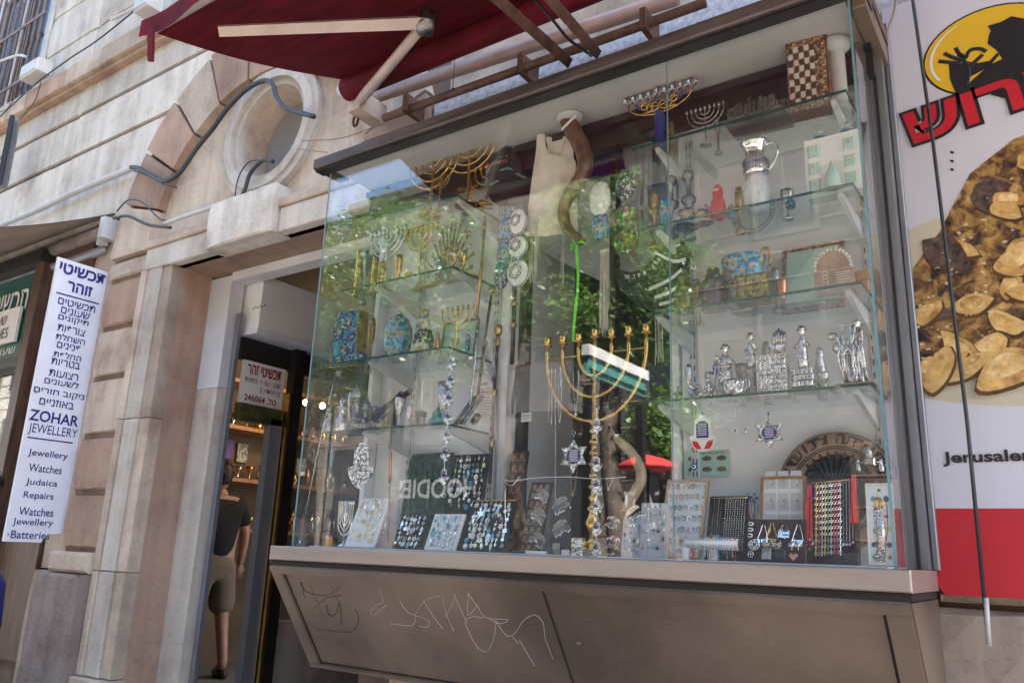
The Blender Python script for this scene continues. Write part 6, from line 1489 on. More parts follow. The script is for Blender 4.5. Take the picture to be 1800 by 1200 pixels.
MB().prism([(-.1 * w_, 0), (.1 * w_, 0), (.16 * w_, -.08 * h_), (.32 * w_, -.14 * h_), (.34 * w_, -.55 * h_), (.52 * w_, -.62 * h_), (.42 * w_, -.85 * h_), (.2 * w_, -.98 * h_), (-.2 * w_, -.98 * h_), (-.42 * w_, -.85 * h_), (-.52 * w_, -.58 * h_), (-.34 * w_, -.55 * h_), (-.32 * w_, -.14 * h_), (-.16 * w_, -.08 * h_)], .003).build('plate', 'candle', t)
MB().prism([(-.24 * w_, -.62 * h_), (.24 * w_, -.62 * h_), (.24 * w_, -.25 * h_), (.1 * w_, -.17 * h_), (-.1 * w_, -.17 * h_), (-.24 * w_, -.25 * h_)], .001, y0=-.0012).build('blue_panel', 'flag_blue', t)
for j in range(7): MB().box((-.18 * w_, -.002, -h_ * (.25 + .05 * j)), (.18 * w_, -.0013, -h_ * (.235 + .05 * j))).build('text_line', 'letter_white', t)
MB().prism([(-.42 * w_, -.68 * h_), (-.2 * w_, -.72 * h_), (-.05 * w_, -.92 * h_), (-.25 * w_, -.92 * h_), (-.38 * w_, -.82 * h_)], .001, y0=-.0012).prism([(.42 * w_, -.68 * h_), (.2 * w_, -.72 * h_), (.05 * w_, -.92 * h_), (.25 * w_, -.92 * h_), (.38 * w_, -.82 * h_)], .001, y0=-.0012).build('red_inlay', 'red_paint', t)
MB().ball((0, 0, .006), .004, 8).build('bead', 'turquoise', t)
c = at(1220, 820, 2.27); t = thing('blue_eye_amulet', 'round dark blue glass eye amulet hanging under the pale hamsa', 'amulet', c)
for r_, m, y in ((.011, 'flag_blue', 0), (.007, 'letter_white', -.0022), (.005, 'turquoise', -.003), (.0022, 'black', -.0038)): MB().lathe([(r_, 0), (r_ * .95, .002), (0, .003)], n=20, M=Matrix.Translation((0, y, 0)) @ Matrix.Rotation(R(90), 4, 'X')).build('glass_ring', m, t)
MB().tube([(0, 0, .011), (0, 0, .04)], .0006, 4).build('thread', 'flag_blue', t)
for px, l, m in ((1293, 'gold chain with an oval pendant holding a dark cup motif', 'ink_black'), (1311, 'narrow chain with a plain oval pendant beside the gold one', 'brass')):
    a = at(px, 705, 2.28); t = chain(px, 705, 745, 2.28, 'brass', .0012, l, 'oval_pendant', 'pendant'); dz = at(px, 757, 2.28) - a
    MB().lathe([(.009, 0), (.0085, .002), (0, .002)], n=20, M=Matrix.Translation(dz) @ Matrix.Rotation(R(90), 4, 'X') @ Matrix.Diagonal((.55 if px > 1300 else .8, 1, 1, 1))).build('oval', 'candle' if px < 1300 else 'silver', t)
    MB().ball(dz + V((0, -.002, 0)), .003, 8, sc_=(1, .4, 1.3)).build('motif', m, t)
# left hamsa with stones, long blue strip
c = at(638, 778, 2.27); t = thing('stone_hamsa', 'silver hamsa set with rows of coloured stones hanging at the left', 'wall hanging', c); w_ = (at(660, 800, 2.27) - at(614, 800, 2.27)).x
MB().prism(hamsa(w_, w_ * 1.25), .003).build('plate', 'silver_filigree', t)
for i in range(4):
    for j in range(3): MB().ball((w_ * (-.15 + .15 * j), -.001, -w_ * (.32 + .15 * i)), .0033, 6, sc_=(1, .6, .8)).build('stone', random.choice(['bead_green', 'red_paint', 'flag_blue', 'wood_orange', 'purple', 'turquoise']), t)
MB().ball((0, 0, .006), .003, 6).tube([(0, 0, 0), (0, 0, .03)], .0006, 4).build('bead', 'turquoise', t)
a = at(585, 768, 2.26); t = thing('blue_charm_strip', 'slim blue and silver charm strip hanging at the far left of the display', 'wall hanging', a); b = at(581, 830, 2.26) - a
MB().ball((0, 0, 0), .006, 8).build('yellow_stone', 'bead_yellow', t); MB().box(V((-.003, -.003, -.02)), V((.003, .003, -.011))).build('blue_bead', 'turquoise', t)
MB().tube([V((0, 0, -.024)), b * .4, b * .7, b], [.002, .006, .007, .002], 8, flat=.3).build('blue_leaf', 'teal_paint', t); MB().prism(hamsa(.016, .022), .002, M=Matrix.Translation(b)).build('small_hamsa', 'silver_filigree', t)
rod([(592, 650), (575, 720), (555, 810), (527, 955)], 2.24, .0011, 'silver_smooth', 'thin steel hanging wire slanting down the left end of the glass', ((.99, .003, .012),), 'hanging_wire', 'wire', km='silver_smooth')
p = base_xy(515, 968, 2.235, 1.2045); tag(MB().ball((0, 0, .012), .011, 4, sc_=(.8, .5, 1)).build('crystal_drop', 'shelf_glass', loc=p), 'tiny glass crystal drop at the lower left corner of the glass', 'crystal')

# ================================================================== DISPLAYS ON THE CASE FLOOR
FZ = 1.2045
def board(name, label, cat, bl, br, tl, Y1, Y2, m, th=.008, frame_m=None, fw=.006, group=None):
    A_ = at(*bl, Y1); B_ = at(*br, Y1); C_ = at(*tl, Y2); A_.z = FZ + .002; B_.z = FZ + .002
    u = (B_ - A_); w_ = u.length; v = C_ - A_; v = v - u * (v.dot(u) / u.dot(u)); h_ = v.length
    t = thing(name, label, cat, M=frame(A_, u, v), group=group)
    MB().box((0, 0, 0), (w_, th, h_)).build('panel', m, t)
    if frame_m: MB().box((-fw, -.006, -.0), (0, th, h_ + fw)).box((w_, -.006, -.0), (w_ + fw, th, h_ + fw)).box((0, -.006, h_), (w_, th, h_ + fw)).box((0, -.006, 0), (w_, th, fw)).build('frame', frame_m, t)
    return t, w_, h_
ps = .0125
def pmesh(kind, m, s):
    mb = MB()
    if kind == 0: mb.prism(star12(0, -s * 1.3, s), .0015)
    elif kind == 1: mb.prism(hamsa(s * 1.5, s * 2.1), .0015)
    elif kind == 2: mb.ball((0, -.0008, -s * 1.5), s, 8, sc_=(.7, .25, 1.1))
    elif kind == 3: mb.lathe([(s * .9, 0), (s * .9, .0015), (s * .5, .0015), (s * .5, 0)], n=14, M=Matrix.Translation((0, .0, -s * 1.4)) @ Matrix.Rotation(R(90), 4, 'X'))
    elif kind == 4: mb.prism([(0, -s * .3), (s * .55, -s * .9), (0, -s * 2.6), (-s * .55, -s * .9)], .0018)
    elif kind == 5: mb.lathe([(s * .85, 0), (s * .7, .002), (0, .0022)], n=12, M=Matrix.Translation((0, .0, -s * 1.4)) @ Matrix.Rotation(R(90), 4, 'X'))
    elif kind == 6: mb.box((-s * .6, 0, -s * 2.2), (s * .6, .0015, -s * .6))
    mb.tube([V((.0013 * math.cos(R(a)), 0, .0013 + .0013 * math.sin(R(a)))) for a in range(0, 360, 60)], .0005, 4, closed=True); mb.tube([(0, 0, 0), (0, 0, -s * .5)], .0006, 4)
    return mb.mesh('pendant', m)
PM = {}
OW = ['first', 'second', 'third', 'fourth', 'fifth', 'sixth', 'seventh', 'eighth', 'ninth', 'tenth']
KW = ['star', 'hand shaped', 'oval', 'ring', 'pointed', 'round', 'square']
MW = {'brass': 'gold', 'turquoise': 'turquoise', 'bead_green': 'green', 'black': 'black', 'candle': 'cream', 'ceramic_white': 'white', 'pewter': 'grey'}
def pendants(t, w_, h_, nx, nz, mats, label, group, kinds=(0, 1, 2, 3, 4, 5), s=ps, seed=0, x0=.06, x1=.94, z0=.08, z1=.97, name='pendant', cat='pendant', y=-.0045):
    rn = random.Random(seed); bpy.context.view_layer.update(); M0 = t.matrix_world.copy()
    for j in range(nz):
        for i in range(nx):
            if rn.random() < .06: continue
            k = rn.choice(kinds); m = rn.choice(mats); sz = s * rn.choice((.55, .7, .85, 1.))
            key = (k, m, round(sz, 4))
            if key not in PM: PM[key] = pmesh(k, m, sz)
            x = w_ * (x0 + (x1 - x0) * (i + .5 + rn.uniform(-.2, .2)) / nx); z = h_ * (z0 + (z1 - z0) * (j + 1 + rn.uniform(-.12, .12)) / nz)
            lab = '%s %s %s, %s along the %s row of the %s' % (MW.get(m, 'silver'), KW[k], cat, OW[i], OW[j] if j else 'bottom', label)
            o = inst(PM[key], name, None); o.matrix_world = M0 @ Matrix.Translation((x, y, z)) @ Matrix.Rotation(R(rn.uniform(-14, 14)), 4, 'Y'); tag(o, lab, cat, group)
t, w_, h_ = board('earring_board', 'tall leaning white board of gold earrings at the left of the case floor', 'display board', (603, 980), (655, 982), (628, 876), 2.24, 2.31, 'board_white')
pendants(t, w_, h_, 6, 9, ['brass', 'brass', 'silver_smooth', 'candle'], 'leaning white board', 'gold earrings on the leaning white board', (2, 3, 4, 5), .0098, 1)
t, w_, h_ = board('pendant_board', 'black board of silver pendants between two white boards', 'display board', (686, 984), (735, 986), (700, 905), 2.24, 2.29, 'black_velvet')
pendants(t, w_, h_, 6, 6, ['silver_smooth', 'silver', 'ceramic_white', 'pewter'], 'short black board', 'silver pendants on the short black board', seed=2)
t, w_, h_ = board('pendant_board', 'white board of silver and blue charms leaning in the middle left', 'display board', (744, 986), (798, 988), (764, 903), 2.24, 2.29, 'board_white')
pendants(t, w_, h_, 7, 8, ['silver_smooth', 'silver', 'turquoise', 'silver', 'pewter'], 'middle left white board', 'silver charms on the white board', (2, 3, 4, 5, 0), .0095, 3)
t, w_, h_ = board('pendant_board', 'black velvet board packed with silver pendants under a gold chain rail', 'display board', (808, 990), (888, 991), (826, 880), 2.25, 2.31, 'black_velvet')
pendants(t, w_, h_, 8, 9, ['silver_smooth', 'silver_smooth', 'silver', 'ceramic_white', 'silver_smooth', 'pewter', 'silver', 'turquoise'], 'black velvet board', 'silver pendants on the black velvet board with a gold rail', seed=4)
MB().tube([(.004, -.006, h_ * .99), (w_ * .98, -.006, h_ * .99)], .002, 6).build('gold_chain_rail', 'brass', t)
mb = MB().prism(star12(w_ * .26, h_ * .72, .017), .002, y0=-.007); mb.build('large_star_charm', 'silver_smooth', t)
t, w_, h_ = board('pendant_board', 'tall black board of earrings and pendants behind the hamsa chain', 'display board', (775, 915), (838, 925), (790, 800), 2.36, 2.42, 'black_velvet')
t.location.z += 0
pendants(t, w_, h_, 7, 9, ['silver', 'silver_smooth', 'bead_green', 'ceramic_white', 'turquoise', 'silver_smooth', 'pewter'], 'tall black board', 'earrings on the tall black board', (2, 3, 4, 5, 6), .0105, 5, z0=.42)
# green relief plaque
A_ = at(692, 925, 2.45); t = thing('green_relief_plaque', 'large dark green glazed relief with carved walls at the left of the case', 'relief', M=frame(V((A_.x, 2.47, FZ)), (1, 0, 0), (0, .12, 1)))
w_ = at(775, 900, 2.47).x - A_.x; h_ = at(700, 797, 2.5).z - FZ
MB().prism([(0, 0), (w_, 0), (w_, h_), (.02, h_), (.004, h_ - .03)], .02).build('slab', 'green_tile', t)
mb = MB(); rn = random.Random(6)
for k, z_ in enumerate((.02, .33, .36, .62, .66, .95)): mb.tube([(.004 + w_ * .96 * i / 8, -.001, h_ * z_ + rn.uniform(-.002, .002)) for i in range(9)], .0035, 5)
for i in range(7): mb.tube([(w_ * (.1 + .13 * i), -.001, h_ * .68), (w_ * (.1 + .13 * i), -.003, h_ * (.9 - .08 * (i % 2)))], .0035, 5)
for i in range(6): mb.bev((w_ * (.06 + .15 * i), -.004, h_ * .06), (w_ * (.17 + .15 * i), 0, h_ * (.28 - .05 * (i % 3))), .002)
mb.build('carving', 'green_tile', t)
# silver plate, silver menorah, gold box
c = at(650, 905, 2.45); t = thing('engraved_silver_plate', 'large round engraved silver plate behind the leaning white board', 'plate', M=frame(V((c.x, 2.46, FZ + .083)), (1, 0, 0), (0, .15, 1)))
MB().lathe([(.083, -.004), (.08, -.008), (.062, -.002), (.06, -.006), (.045, .0), (0, .0)], n=48, M=Matrix.Rotation(R(90), 4, 'X')).build('dish', 'silver', t)
mb = MB()
for i in range(40): a = 2 * math.pi * i / 40; mb.ball((.071 * math.cos(a), -.006, .071 * math.sin(a)), .0042, 6)
for r_ in (.062, .081, .046): mb.tube([V((r_ * math.cos(R(a)), -.006, r_ * math.sin(R(a)))) for a in range(0, 360, 8)], .0016, 5, closed=True)
mb.build('embossed_rim', 'silver', t)
p = base_xy(603, 955, 2.40, FZ); t = thing('flat_silver_menorah', 'flat curved silver menorah of wide ribbons left of the white earring board', 'menorah', p); h_ = at(600, 880, 2.4).z - FZ
for j in range(1, 5):
    rr = .042 * j / 4
    for s in (-1, 1): MB().tube(smooth([V((s * rr, 0, h_)), V((s * rr, 0, h_ * .82)), V((s * rr * .85, 0, h_ * (.8 - .1 * j))), V((0, 0, h_ * (.62 - .1 * j)))], 4), .0038, 5, flat=.5).build('arm', 'silver_smooth', t)
MB().tube([(0, 0, h_), (0, 0, .01)], .005, 6, flat=.5).lathe([(.02, 0), (.02, .006), (.006, .014)], n=16).build('stem', 'silver_smooth', t)
p = base_xy(576, 976, 2.25, FZ); t = thing('gold_gift_box', 'small ribbed gold box with a glass ball at the lower left of the case', 'box', p)
mb = MB().box((-.018, -.0, 0), (.018, .03, .034))
for i in range(7): mb.box((-.017 + i * .0052, -.0015, .001), (-.0145 + i * .0052, 0, .033))
mb.build('box', 'brass', t); 
p2 = at(570, 945, 2.24); tag(MB().ball((0, 0, 0), .011, 8).ball((.016, .006, -.004), .006, 6).build('glass_ball_charm', 'silver_smooth', loc=p2 + V((0, .02, 0))), 'round faceted silver ball charm lying on the gold box', 'charm')
# dark middle: mosaic boards, earring fans
for bl, br, tl, Y1, Y2, l in (((880, 975), (905, 976), (886, 795), 2.50, 2.56, 'tall narrow red brown inlaid board left in the dark middle'), ((912, 976), (945, 976), (924, 850), 2.44, 2.52, 'inlaid backgammon board with square tiles in the dark middle')):
    t, w_, h_ = board('inlaid_board', l, 'board', bl, br, tl, Y1, Y2, 'wood_brown', .012, 'wood_brown', .003)
    nx, nz = (2, 9) if 'tall narrow' in l else (3, 8)
    mm = MB().bev((0, -.002, 0), (w_ / nx * .82, 0, h_ / nz * .82), .0008).mesh('inlaid_tile', 'mosaic')
    for i in range(nx):
        for j in range(nz): inst(mm, 'inlaid_tile', t, loc=(w_ * (i + .09) / nx, 0, h_ * (j + .09) / nz))
def fan(px, py, wpx, Y, tilt, label, m='silver', n=7, seed=0, col='silver_filigree'):
    c = at(px, py, Y); w_ = (at(px + wpx, py, Y) - c).x; t = thing('charm_fan', label, 'earring', M=Matrix.Translation(c) @ Matrix.Rotation(R(tilt), 4, 'Y'), group='silver fan shaped earrings with dangling charms'); rn = random.Random(seed)
    MB().prism([(w_ * .5 * math.cos(R(a)), w_ * .3 * math.sin(R(a))) for a in range(0, 181, 15)], .002).build('plate', 'pewter' if m == 'silver' else m, t)
    mb = MB()
    for i in range(n):
        x_ = w_ * (-.45 + .9 * i / (n - 1)); L = w_ * rn.uniform(.28, .5)
        mb.tube([(x_, 0, 0), (x_, 0, -L)], .0006, 4); mb.ball((x_, 0, -L), .0036, 6, sc_=(1, .4, 1.2)); mb.ball((x_, 0, -L * .55), .0024, 6)
    mb.build('dangling_charms', m, t); return t
for k, (px, py, w_, tl, l) in enumerate(((954, 867, 24, 25, 'topmost left fan earring in the dark middle'), (948, 902, 26, 32, 'middle left fan earring in the dark middle'), (948, 946, 25, 35, 'lowest left fan earring in the dark middle'), (984, 885, 30, -30, 'upper right fan earring, tilted up to the right'), (984, 925, 30, -32, 'lower right fan earring, tilted up to the right'),
                                      (1078, 915, 24, 20, 'upper fan earring with a blue eye right of the hamsa chain'), (1078, 950, 26, 8, 'middle blue green fan earring right of the hamsa chain'), (1078, 980, 26, 20, 'lowest fan earring right of the hamsa chain'))):
    fan(px, py, w_, 2.27 + .006 * (k % 3), tl, l, 'silver' if k < 5 else 'jewels', 8, k)
for k, (px, l) in enumerate(((964, 'clear plastic stand post behind the fan earrings'), (1082, 'clear plastic stand post right of the hamsa chain'))):
    p = base_xy(px, 985, 2.30, FZ); t = thing('clear_stand', l, 'stand', p); MB().box((-.002, -.002, .004), (.002, .002, .16)).build('post', 'shelf_glass', t); MB().lathe([(.02, 0), (.02, .004)], n=16).build('foot', 'shelf_glass', t)
def boxie(px, y0, wpx, hpx, Y, m, label, name='small_box', cat='box', d_=.02, frame_m=None):
    p = base_xy(px, y0, Y, FZ); w_ = (at(px + wpx, y0, Y) - at(px, y0, Y)).x; h_ = at(px, y0 - hpx, Y).z - at(px, y0, Y).z
    return plaque(name, label, cat, Matrix.Translation((p.x - w_ / 2, Y, FZ)), w_, h_, d_, m, frame_m, .002)
boxie(1015, 993, 19, 30, 2.25, 'silver_filigree', 'small silver relief book standing at the foot of the menorah', 'silver_relief_book', 'book', .012, 'silver_smooth')
boxie(977, 994, 13, 20, 2.27, 'pewter', 'small plain grey metal box left of the silver relief book')
boxie(993, 994, 14, 9, 2.245, 'candle', 'low cream box beside the plain grey box')
boxie(1033, 994, 18, 10, 2.25, 'pewter', 'low grey box right of the silver relief book')
boxie(1052, 993, 10, 16, 2.26, 'silver', 'small silver cylinder box under the hamsa chain')
t = boxie(940, 995, 36, 5, 2.23, 'letter_white', 'flat white price strip lying on the front edge of the case', 'price_strip', 'label', .012)
p = base_xy(915, 988, 2.26, FZ); t = thing('dark_bracelet_coil', 'coiled dark green beaded bracelet lying by the white strip', 'bracelet', p); MB().tube([V((.03 * math.cos(R(a)), .015 * math.sin(R(a)), .005)) for a in range(0, 360, 20)], .005, 6, closed=True).build('coil', 'green_tile', t)
# acrylic charm towers right of centre
for k, (px, wpx, hpx, l) in enumerate(((1110, 36, 75, 'left clear earring display panel with blue studs'), (1148, 50, 100, 'right clear earring display panel with rows of silver studs'))):
    p = base_xy(px, 992, 2.26, FZ); w_ = (at(px + wpx, 990, 2.26) - at(px, 990, 2.26)).x; h_ = at(px, 990 - hpx, 2.26).z - at(px, 990, 2.26).z
    t = thing('clear_panel_stand', l, 'display board', M=frame(V((p.x - w_ / 2, 2.255, FZ)), (1, .1, 0), (0, .2, 1)))
    MB().box((0, 0, 0), (w_, .004, h_)).build('panel', 'curtain', t)
    pendants(t, w_, h_, 4 + k, 5 + k, ['silver', 'turquoise', 'silver_smooth', 'pewter', 'black'], '%s clear panel' % ('left', 'right')[k], 'stud earrings on the %s clear panel' % ('left', 'right')[k], (2, 3, 5), .006, 20 + k)
fan(1112, 900, 30, 2.28, -35, 'long fringed silver earring above the left clear panel', 'silver_smooth', 9, 30)
# ring tray
t, w_, h_ = board('ring_tray', 'pale wooden framed tray of silver rings leaning in the right half', 'ring tray', (1158, 975), (1226, 975), (1158, 848), 2.33, 2.42, 'board_white', .012, 'wood_pale', .006)
bpy.context.view_layer.update(); M0 = t.matrix_world.copy()
rmesh = {}
for m in ('silver', 'brass', 'pewter', 'silver_smooth'):
    rmesh[m] = MB().tube([V((.0062 * math.cos(R(a)), -.004, .0075 * math.sin(R(a)))) for a in range(0, 360, 24)], [.0012 + .0012 * max(0, math.sin(R(a))) for a in range(0, 360, 24)], 6, closed=True).mesh('ring', m)
rn = random.Random(31)
for i in range(7):
    for j in range(7):
        o = inst(rmesh[rn.choice(['silver', 'pewter', 'silver', 'brass', 'silver_smooth'])], 'ring'); o.matrix_world = M0 @ Matrix.Translation((w_ * (i + .55) / 7, -.003, h_ * (j + .5) / 7)) @ Matrix.Rotation(R(rn.uniform(20, 55)), 4, 'Z')
        tag(o, '%s finger ring along the %s row up of the pale wooden tray' % (OW[i], OW[j]), 'ring', 'finger rings in the pale wooden tray')
# chain board
t, w_, h_ = board('chain_board', 'black velvet board of hanging chains with a gold rail in the right half', 'display board', (1238, 975), (1312, 975), (1243, 872), 2.34, 2.40, 'black_velvet')
MB().tube([(.006, -.006, h_ * .96), (w_ * .95, -.006, h_ * .96)], .002, 6).build('gold_rail', 'brass', t)
bpy.context.view_layer.update(); M0 = t.matrix_world.copy(); rn = random.Random(8)
for i in range(15):
    m = ['black', 'silver', 'brass_old', 'silver_smooth', 'pewter'][i % 5] if i < 6 else 'silver_smooth'
    mb = MB(); L = h_ * (.62 if i < 6 else .85); r_ = .0013 if i < 6 else .0022; n = int(L / (r_ * 2.6))
    for k in range(n): mb.ball((.0006 * math.sin(k * 1.7), 0, -k * r_ * 2.6), r_, 4)
    if i in (1, 3, 4): mb.tube([V((.006 * math.cos(R(a)), -.002, -L + .006 * math.sin(R(a)))) for a in range(0, 360, 30)], .0015, 5, closed=True)
    o = mb.build('hanging_chain', m); o.matrix_world = M0 @ Matrix.Translation((w_ * (.08 + .058 * i), -.005, h_ * .955)); tag(o, 'chain number %s from the left on the black velvet chain board' % (OW + ['eleventh', 'twelfth', 'thirteenth', 'fourteenth', 'last'])[i], 'chain', 'chains on the black velvet board')
p = at(1325, 878, 2.31); t = thing('cord_bracelet_bundle', 'bundle of looped coloured cord bracelets at the right of the chain board', 'bracelets', p)
for k, m in enumerate(('purple', 'turquoise', 'red_paint', 'bead_yellow', 'ink_blue')): MB().tube([V((-.008 + .003 * k + .009 * math.cos(R(a)), -.002 * k, -.025 + .03 * math.sin(R(a)))) for a in range(0, 360, 20)], .0012, 5, closed=True).build('cord', m, t)
mb = MB(); rn = random.Random(3)
for i in range(12): mb.ball((rn.uniform(-.012, .015), -.008, rn.uniform(-.01, .02)), .003, 6)
mb.build('beads', 'enamel_blue', t)
# bracelet roll
a_, b_ = at(1206, 945, 2.27), at(1300, 945, 2.27); t = thing('bracelet_roll', 'horizontal white display roll carrying many bracelets on a stand', 'display roll', V((a_.x, 2.27, FZ + .045))); L = b_.x - a_.x
MB().tube([(0, 0, 0), (L, 0, 0)], .016, 20).build('roll', 'board_white', t); MB().tube([(L, 0, 0), (L + .002, 0, 0)], .0165, 20).build('end_cap', 'wood_brown', t)
MB().box((L * .45, -.008, -.0445), (L * .58, .008, -.014)).build('stand', 'board_white', t)
bpy.context.view_layer.update(); rn = random.Random(14)
for i in range(19):
    m = rn.choice(['silver', 'turquoise', 'silver_smooth', 'jewels', 'pewter', 'silver', 'poster_teal']) if i not in (9, 10) else 'brass'
    mb = MB()
    for k in range(15): a = R(-150 + k * 16); mb.ball((0, -.0175 * math.cos(a - R(0)), .0175 * math.sin(a + R(90))), .0021, 5)
    for k in range(rn.randint(5, 12)): mb.ball((.0005 * math.sin(k), -.0165, -.004 - k * .0042), .0019, 5)
    o = mb.build('bracelet', m if i != 18 else 'red_thread', loc=V((a_.x + L * (.05 + .05 * i), 2.27, FZ + .045))); tag(o, '%s bracelet from the left on the white display roll' % (OW + ['eleventh', 'twelfth', 'thirteenth', 'fourteenth', 'fifteenth', 'sixteenth', 'seventeenth', 'eighteenth', 'nineteenth'])[i], 'bracelet', 'bracelets on the white display roll')
p = base_xy(1205, 992, 2.235, FZ); t = thing('open_ring_box', 'small white card cup beside a brown leather ring box', 'ring box', p); MB().prism([(-.01, 0), (.008, 0), (.012, .03), (-.008, .032)], .012).build('card', 'board_white', t); MB().tube([V((.018 + .006 * math.cos(R(a)), 0, .015 + .013 * math.sin(R(a)))) for a in range(-80, 81, 20)], .004, 6).build('leather_rim', 'red_paint', t)
# orange frame of rings on cards
t, w_, h_ = board('ring_card_frame', 'orange wooden frame with rings mounted on small white cards', 'frame', (1340, 972), (1412, 972), (1342, 842), 2.37, 2.41, 'board_white', .012, 'wood_orange', .007)
cm = MB().box((0, -.001, 0), (w_ * .27, 0, h_ * .22)).mesh('ring_card', 'paper'); rm = rmesh['silver']
for i in range(3):
    for j in range(3):
        c_ = inst(cm, 'ring_card', t, loc=(w_ * (.05 + .32 * i), -.0005, h_ * (.42 + .27 * (j - .3)))); r__ = inst(rmesh['silver' if j else 'brass'], 'ring', c_); r__.matrix_local = Matrix.Translation((w_ * .13, -.003, h_ * .08)) @ Matrix.Rotation(R(90), 4, 'Z') @ Matrix.Scale(1.2, 4)
# name necklace board
t, w_, h_ = board('name_necklace_board', 'dark wine velvet board of name necklaces in front of the orange frame', 'display board', (1312, 994), (1414, 997), (1314, 912), 2.25, 2.29, 'wine_velvet')
bpy.context.view_layer.update(); M0 = t.matrix_world.copy()
def onboard(mb, name, m, x, z, label, cat, group=None, y=-.003):
    o = mb.build(name, m); o.matrix_world = M0 @ Matrix.Translation((w_ * x, y, h_ * z)); tag(o, label, cat, group); return o
NL = ['rose gold Hebrew name necklace in the middle of the wine velvet board', 'silver name necklace reading Good at the top of the wine velvet board', 'silver name necklace reading Maya just below the one reading Good', 'silver Hebrew name necklace at the right side of the wine velvet board', 'upper of two long Hebrew names in the middle of the board', 'lower of two long Hebrew names, in dull gold', 'small two letter Hebrew necklace beside the round openwork pendant']
for x, z, s, m in ((.42, .52, 'אורלי', 'brass'), (.64, .70, 'Good', 'silver_smooth'), (.64, .60, 'Maya', 'silver_smooth'), (.88, .50, 'שירלי', 'silver_smooth'), (.44, .42, 'מיכל יפה', 'silver'), (.44, .36, 'נועה ליאור', 'brass_old'), (.27, .48, 'חן', 'silver_smooth')):
    wd = .03 if len(s) < 6 else .05; nn = thing('name_necklace', NL.pop(0), 'necklace', M=M0 @ Matrix.Translation((w_ * x, -.002, h_ * z)))
    letter(nn, s, -wd / 2, -.009, wd, .012, m, bold=.04)
    MB().tube([(-wd / 2, 0, 0), (-wd * .1, 0, .045 if z < .6 else .02)], .0007, 4).build('chain', m, nn); MB().tube([(wd / 2, 0, 0), (wd * .1, 0, .045 if z < .6 else .02)], .0007, 4).build('chain', m, nn)
mb = MB()
for r_ in (.0155, .011, .006): mb.tube([V((r_ * math.cos(R(a)), 0, r_ * math.sin(R(a)))) for a in range(0, 360, 20)], .0012, 5, closed=True)
for i in range(8): a = R(i * 45); mb.tube([(.006 * math.cos(a), 0, .006 * math.sin(a)), (.015 * math.cos(a), 0, .015 * math.sin(a))], .001, 4)
onboard(mb, 'round_openwork_pendant', 'silver_smooth', .13, .38, 'large round openwork silver pendant at the left of the wine velvet board', 'pendant')
mb = MB().tube([V((.007 * math.cos(R(a)), 0, .008 * math.sin(R(a)))) for a in range(0, 360, 24)], .0014, 5, closed=True).ball((0, 0, 0), .003, 6)
onboard(mb, 'small_ring_pendant', 'silver_smooth', .08, .15, 'small ring shaped pendant low on the wine velvet board', 'pendant')
hp = [(0, -.012), (.011, 0), (.011, .006), (.006, .009), (0, .004), (-.006, .009), (-.011, .006), (-.011, 0)]
onboard(MB().prism(hp, .002), 'heart_pendant', 'copper', .82, .13, 'rose gold heart pendant low on the wine velvet board', 'pendant')
for x, l in ((.79, 'left silver tree shaped pendant above the heart'), (.90, 'right silver tree shaped pendant above the heart')):
    mb = MB().tube([(0, 0, -.012), (0, 0, .0)], .0012, 5)
    for i in range(9): a = R(-20 + i * 27.5); mb.tube([(0, 0, -.002), (.010 * math.cos(a), 0, .003 + .009 * math.sin(a))], .0009, 4).ball((.010 * math.cos(a), 0, .003 + .009 * math.sin(a)), .0015, 4)
    onboard(mb, 'tree_pendant', 'silver_smooth', x, .36, l, 'pendant')
onboard(MB().bev((-.012, -.004, -.016), (.014, 0, .016), .002), 'clear_earring_card', 'pewter', .35, .16, 'grey tray of small studs low on the wine velvet board', 'tray')
onboard(MB().bev((-.013, -.004, -.016), (.013, 0, .014), .003), 'velvet_square', 'dark_bronze', .60, .16, 'blank dark square card beside the tray of studs', 'card')
for k in range(3): onboard(MB().tube([V((.006 * math.cos(R(a)), -.006 * abs(math.sin(R(a))), .0045 * math.sin(R(a)))) for a in range(0, 360, 30)], .0022, 6, closed=True), 'wide_ring', 'silver_smooth', .05, .86 - .14 * k, ('topmost', 'middle', 'lowest')[k] + ' of three wide silver rings stacked at the edge of the wine velvet board', 'ring')
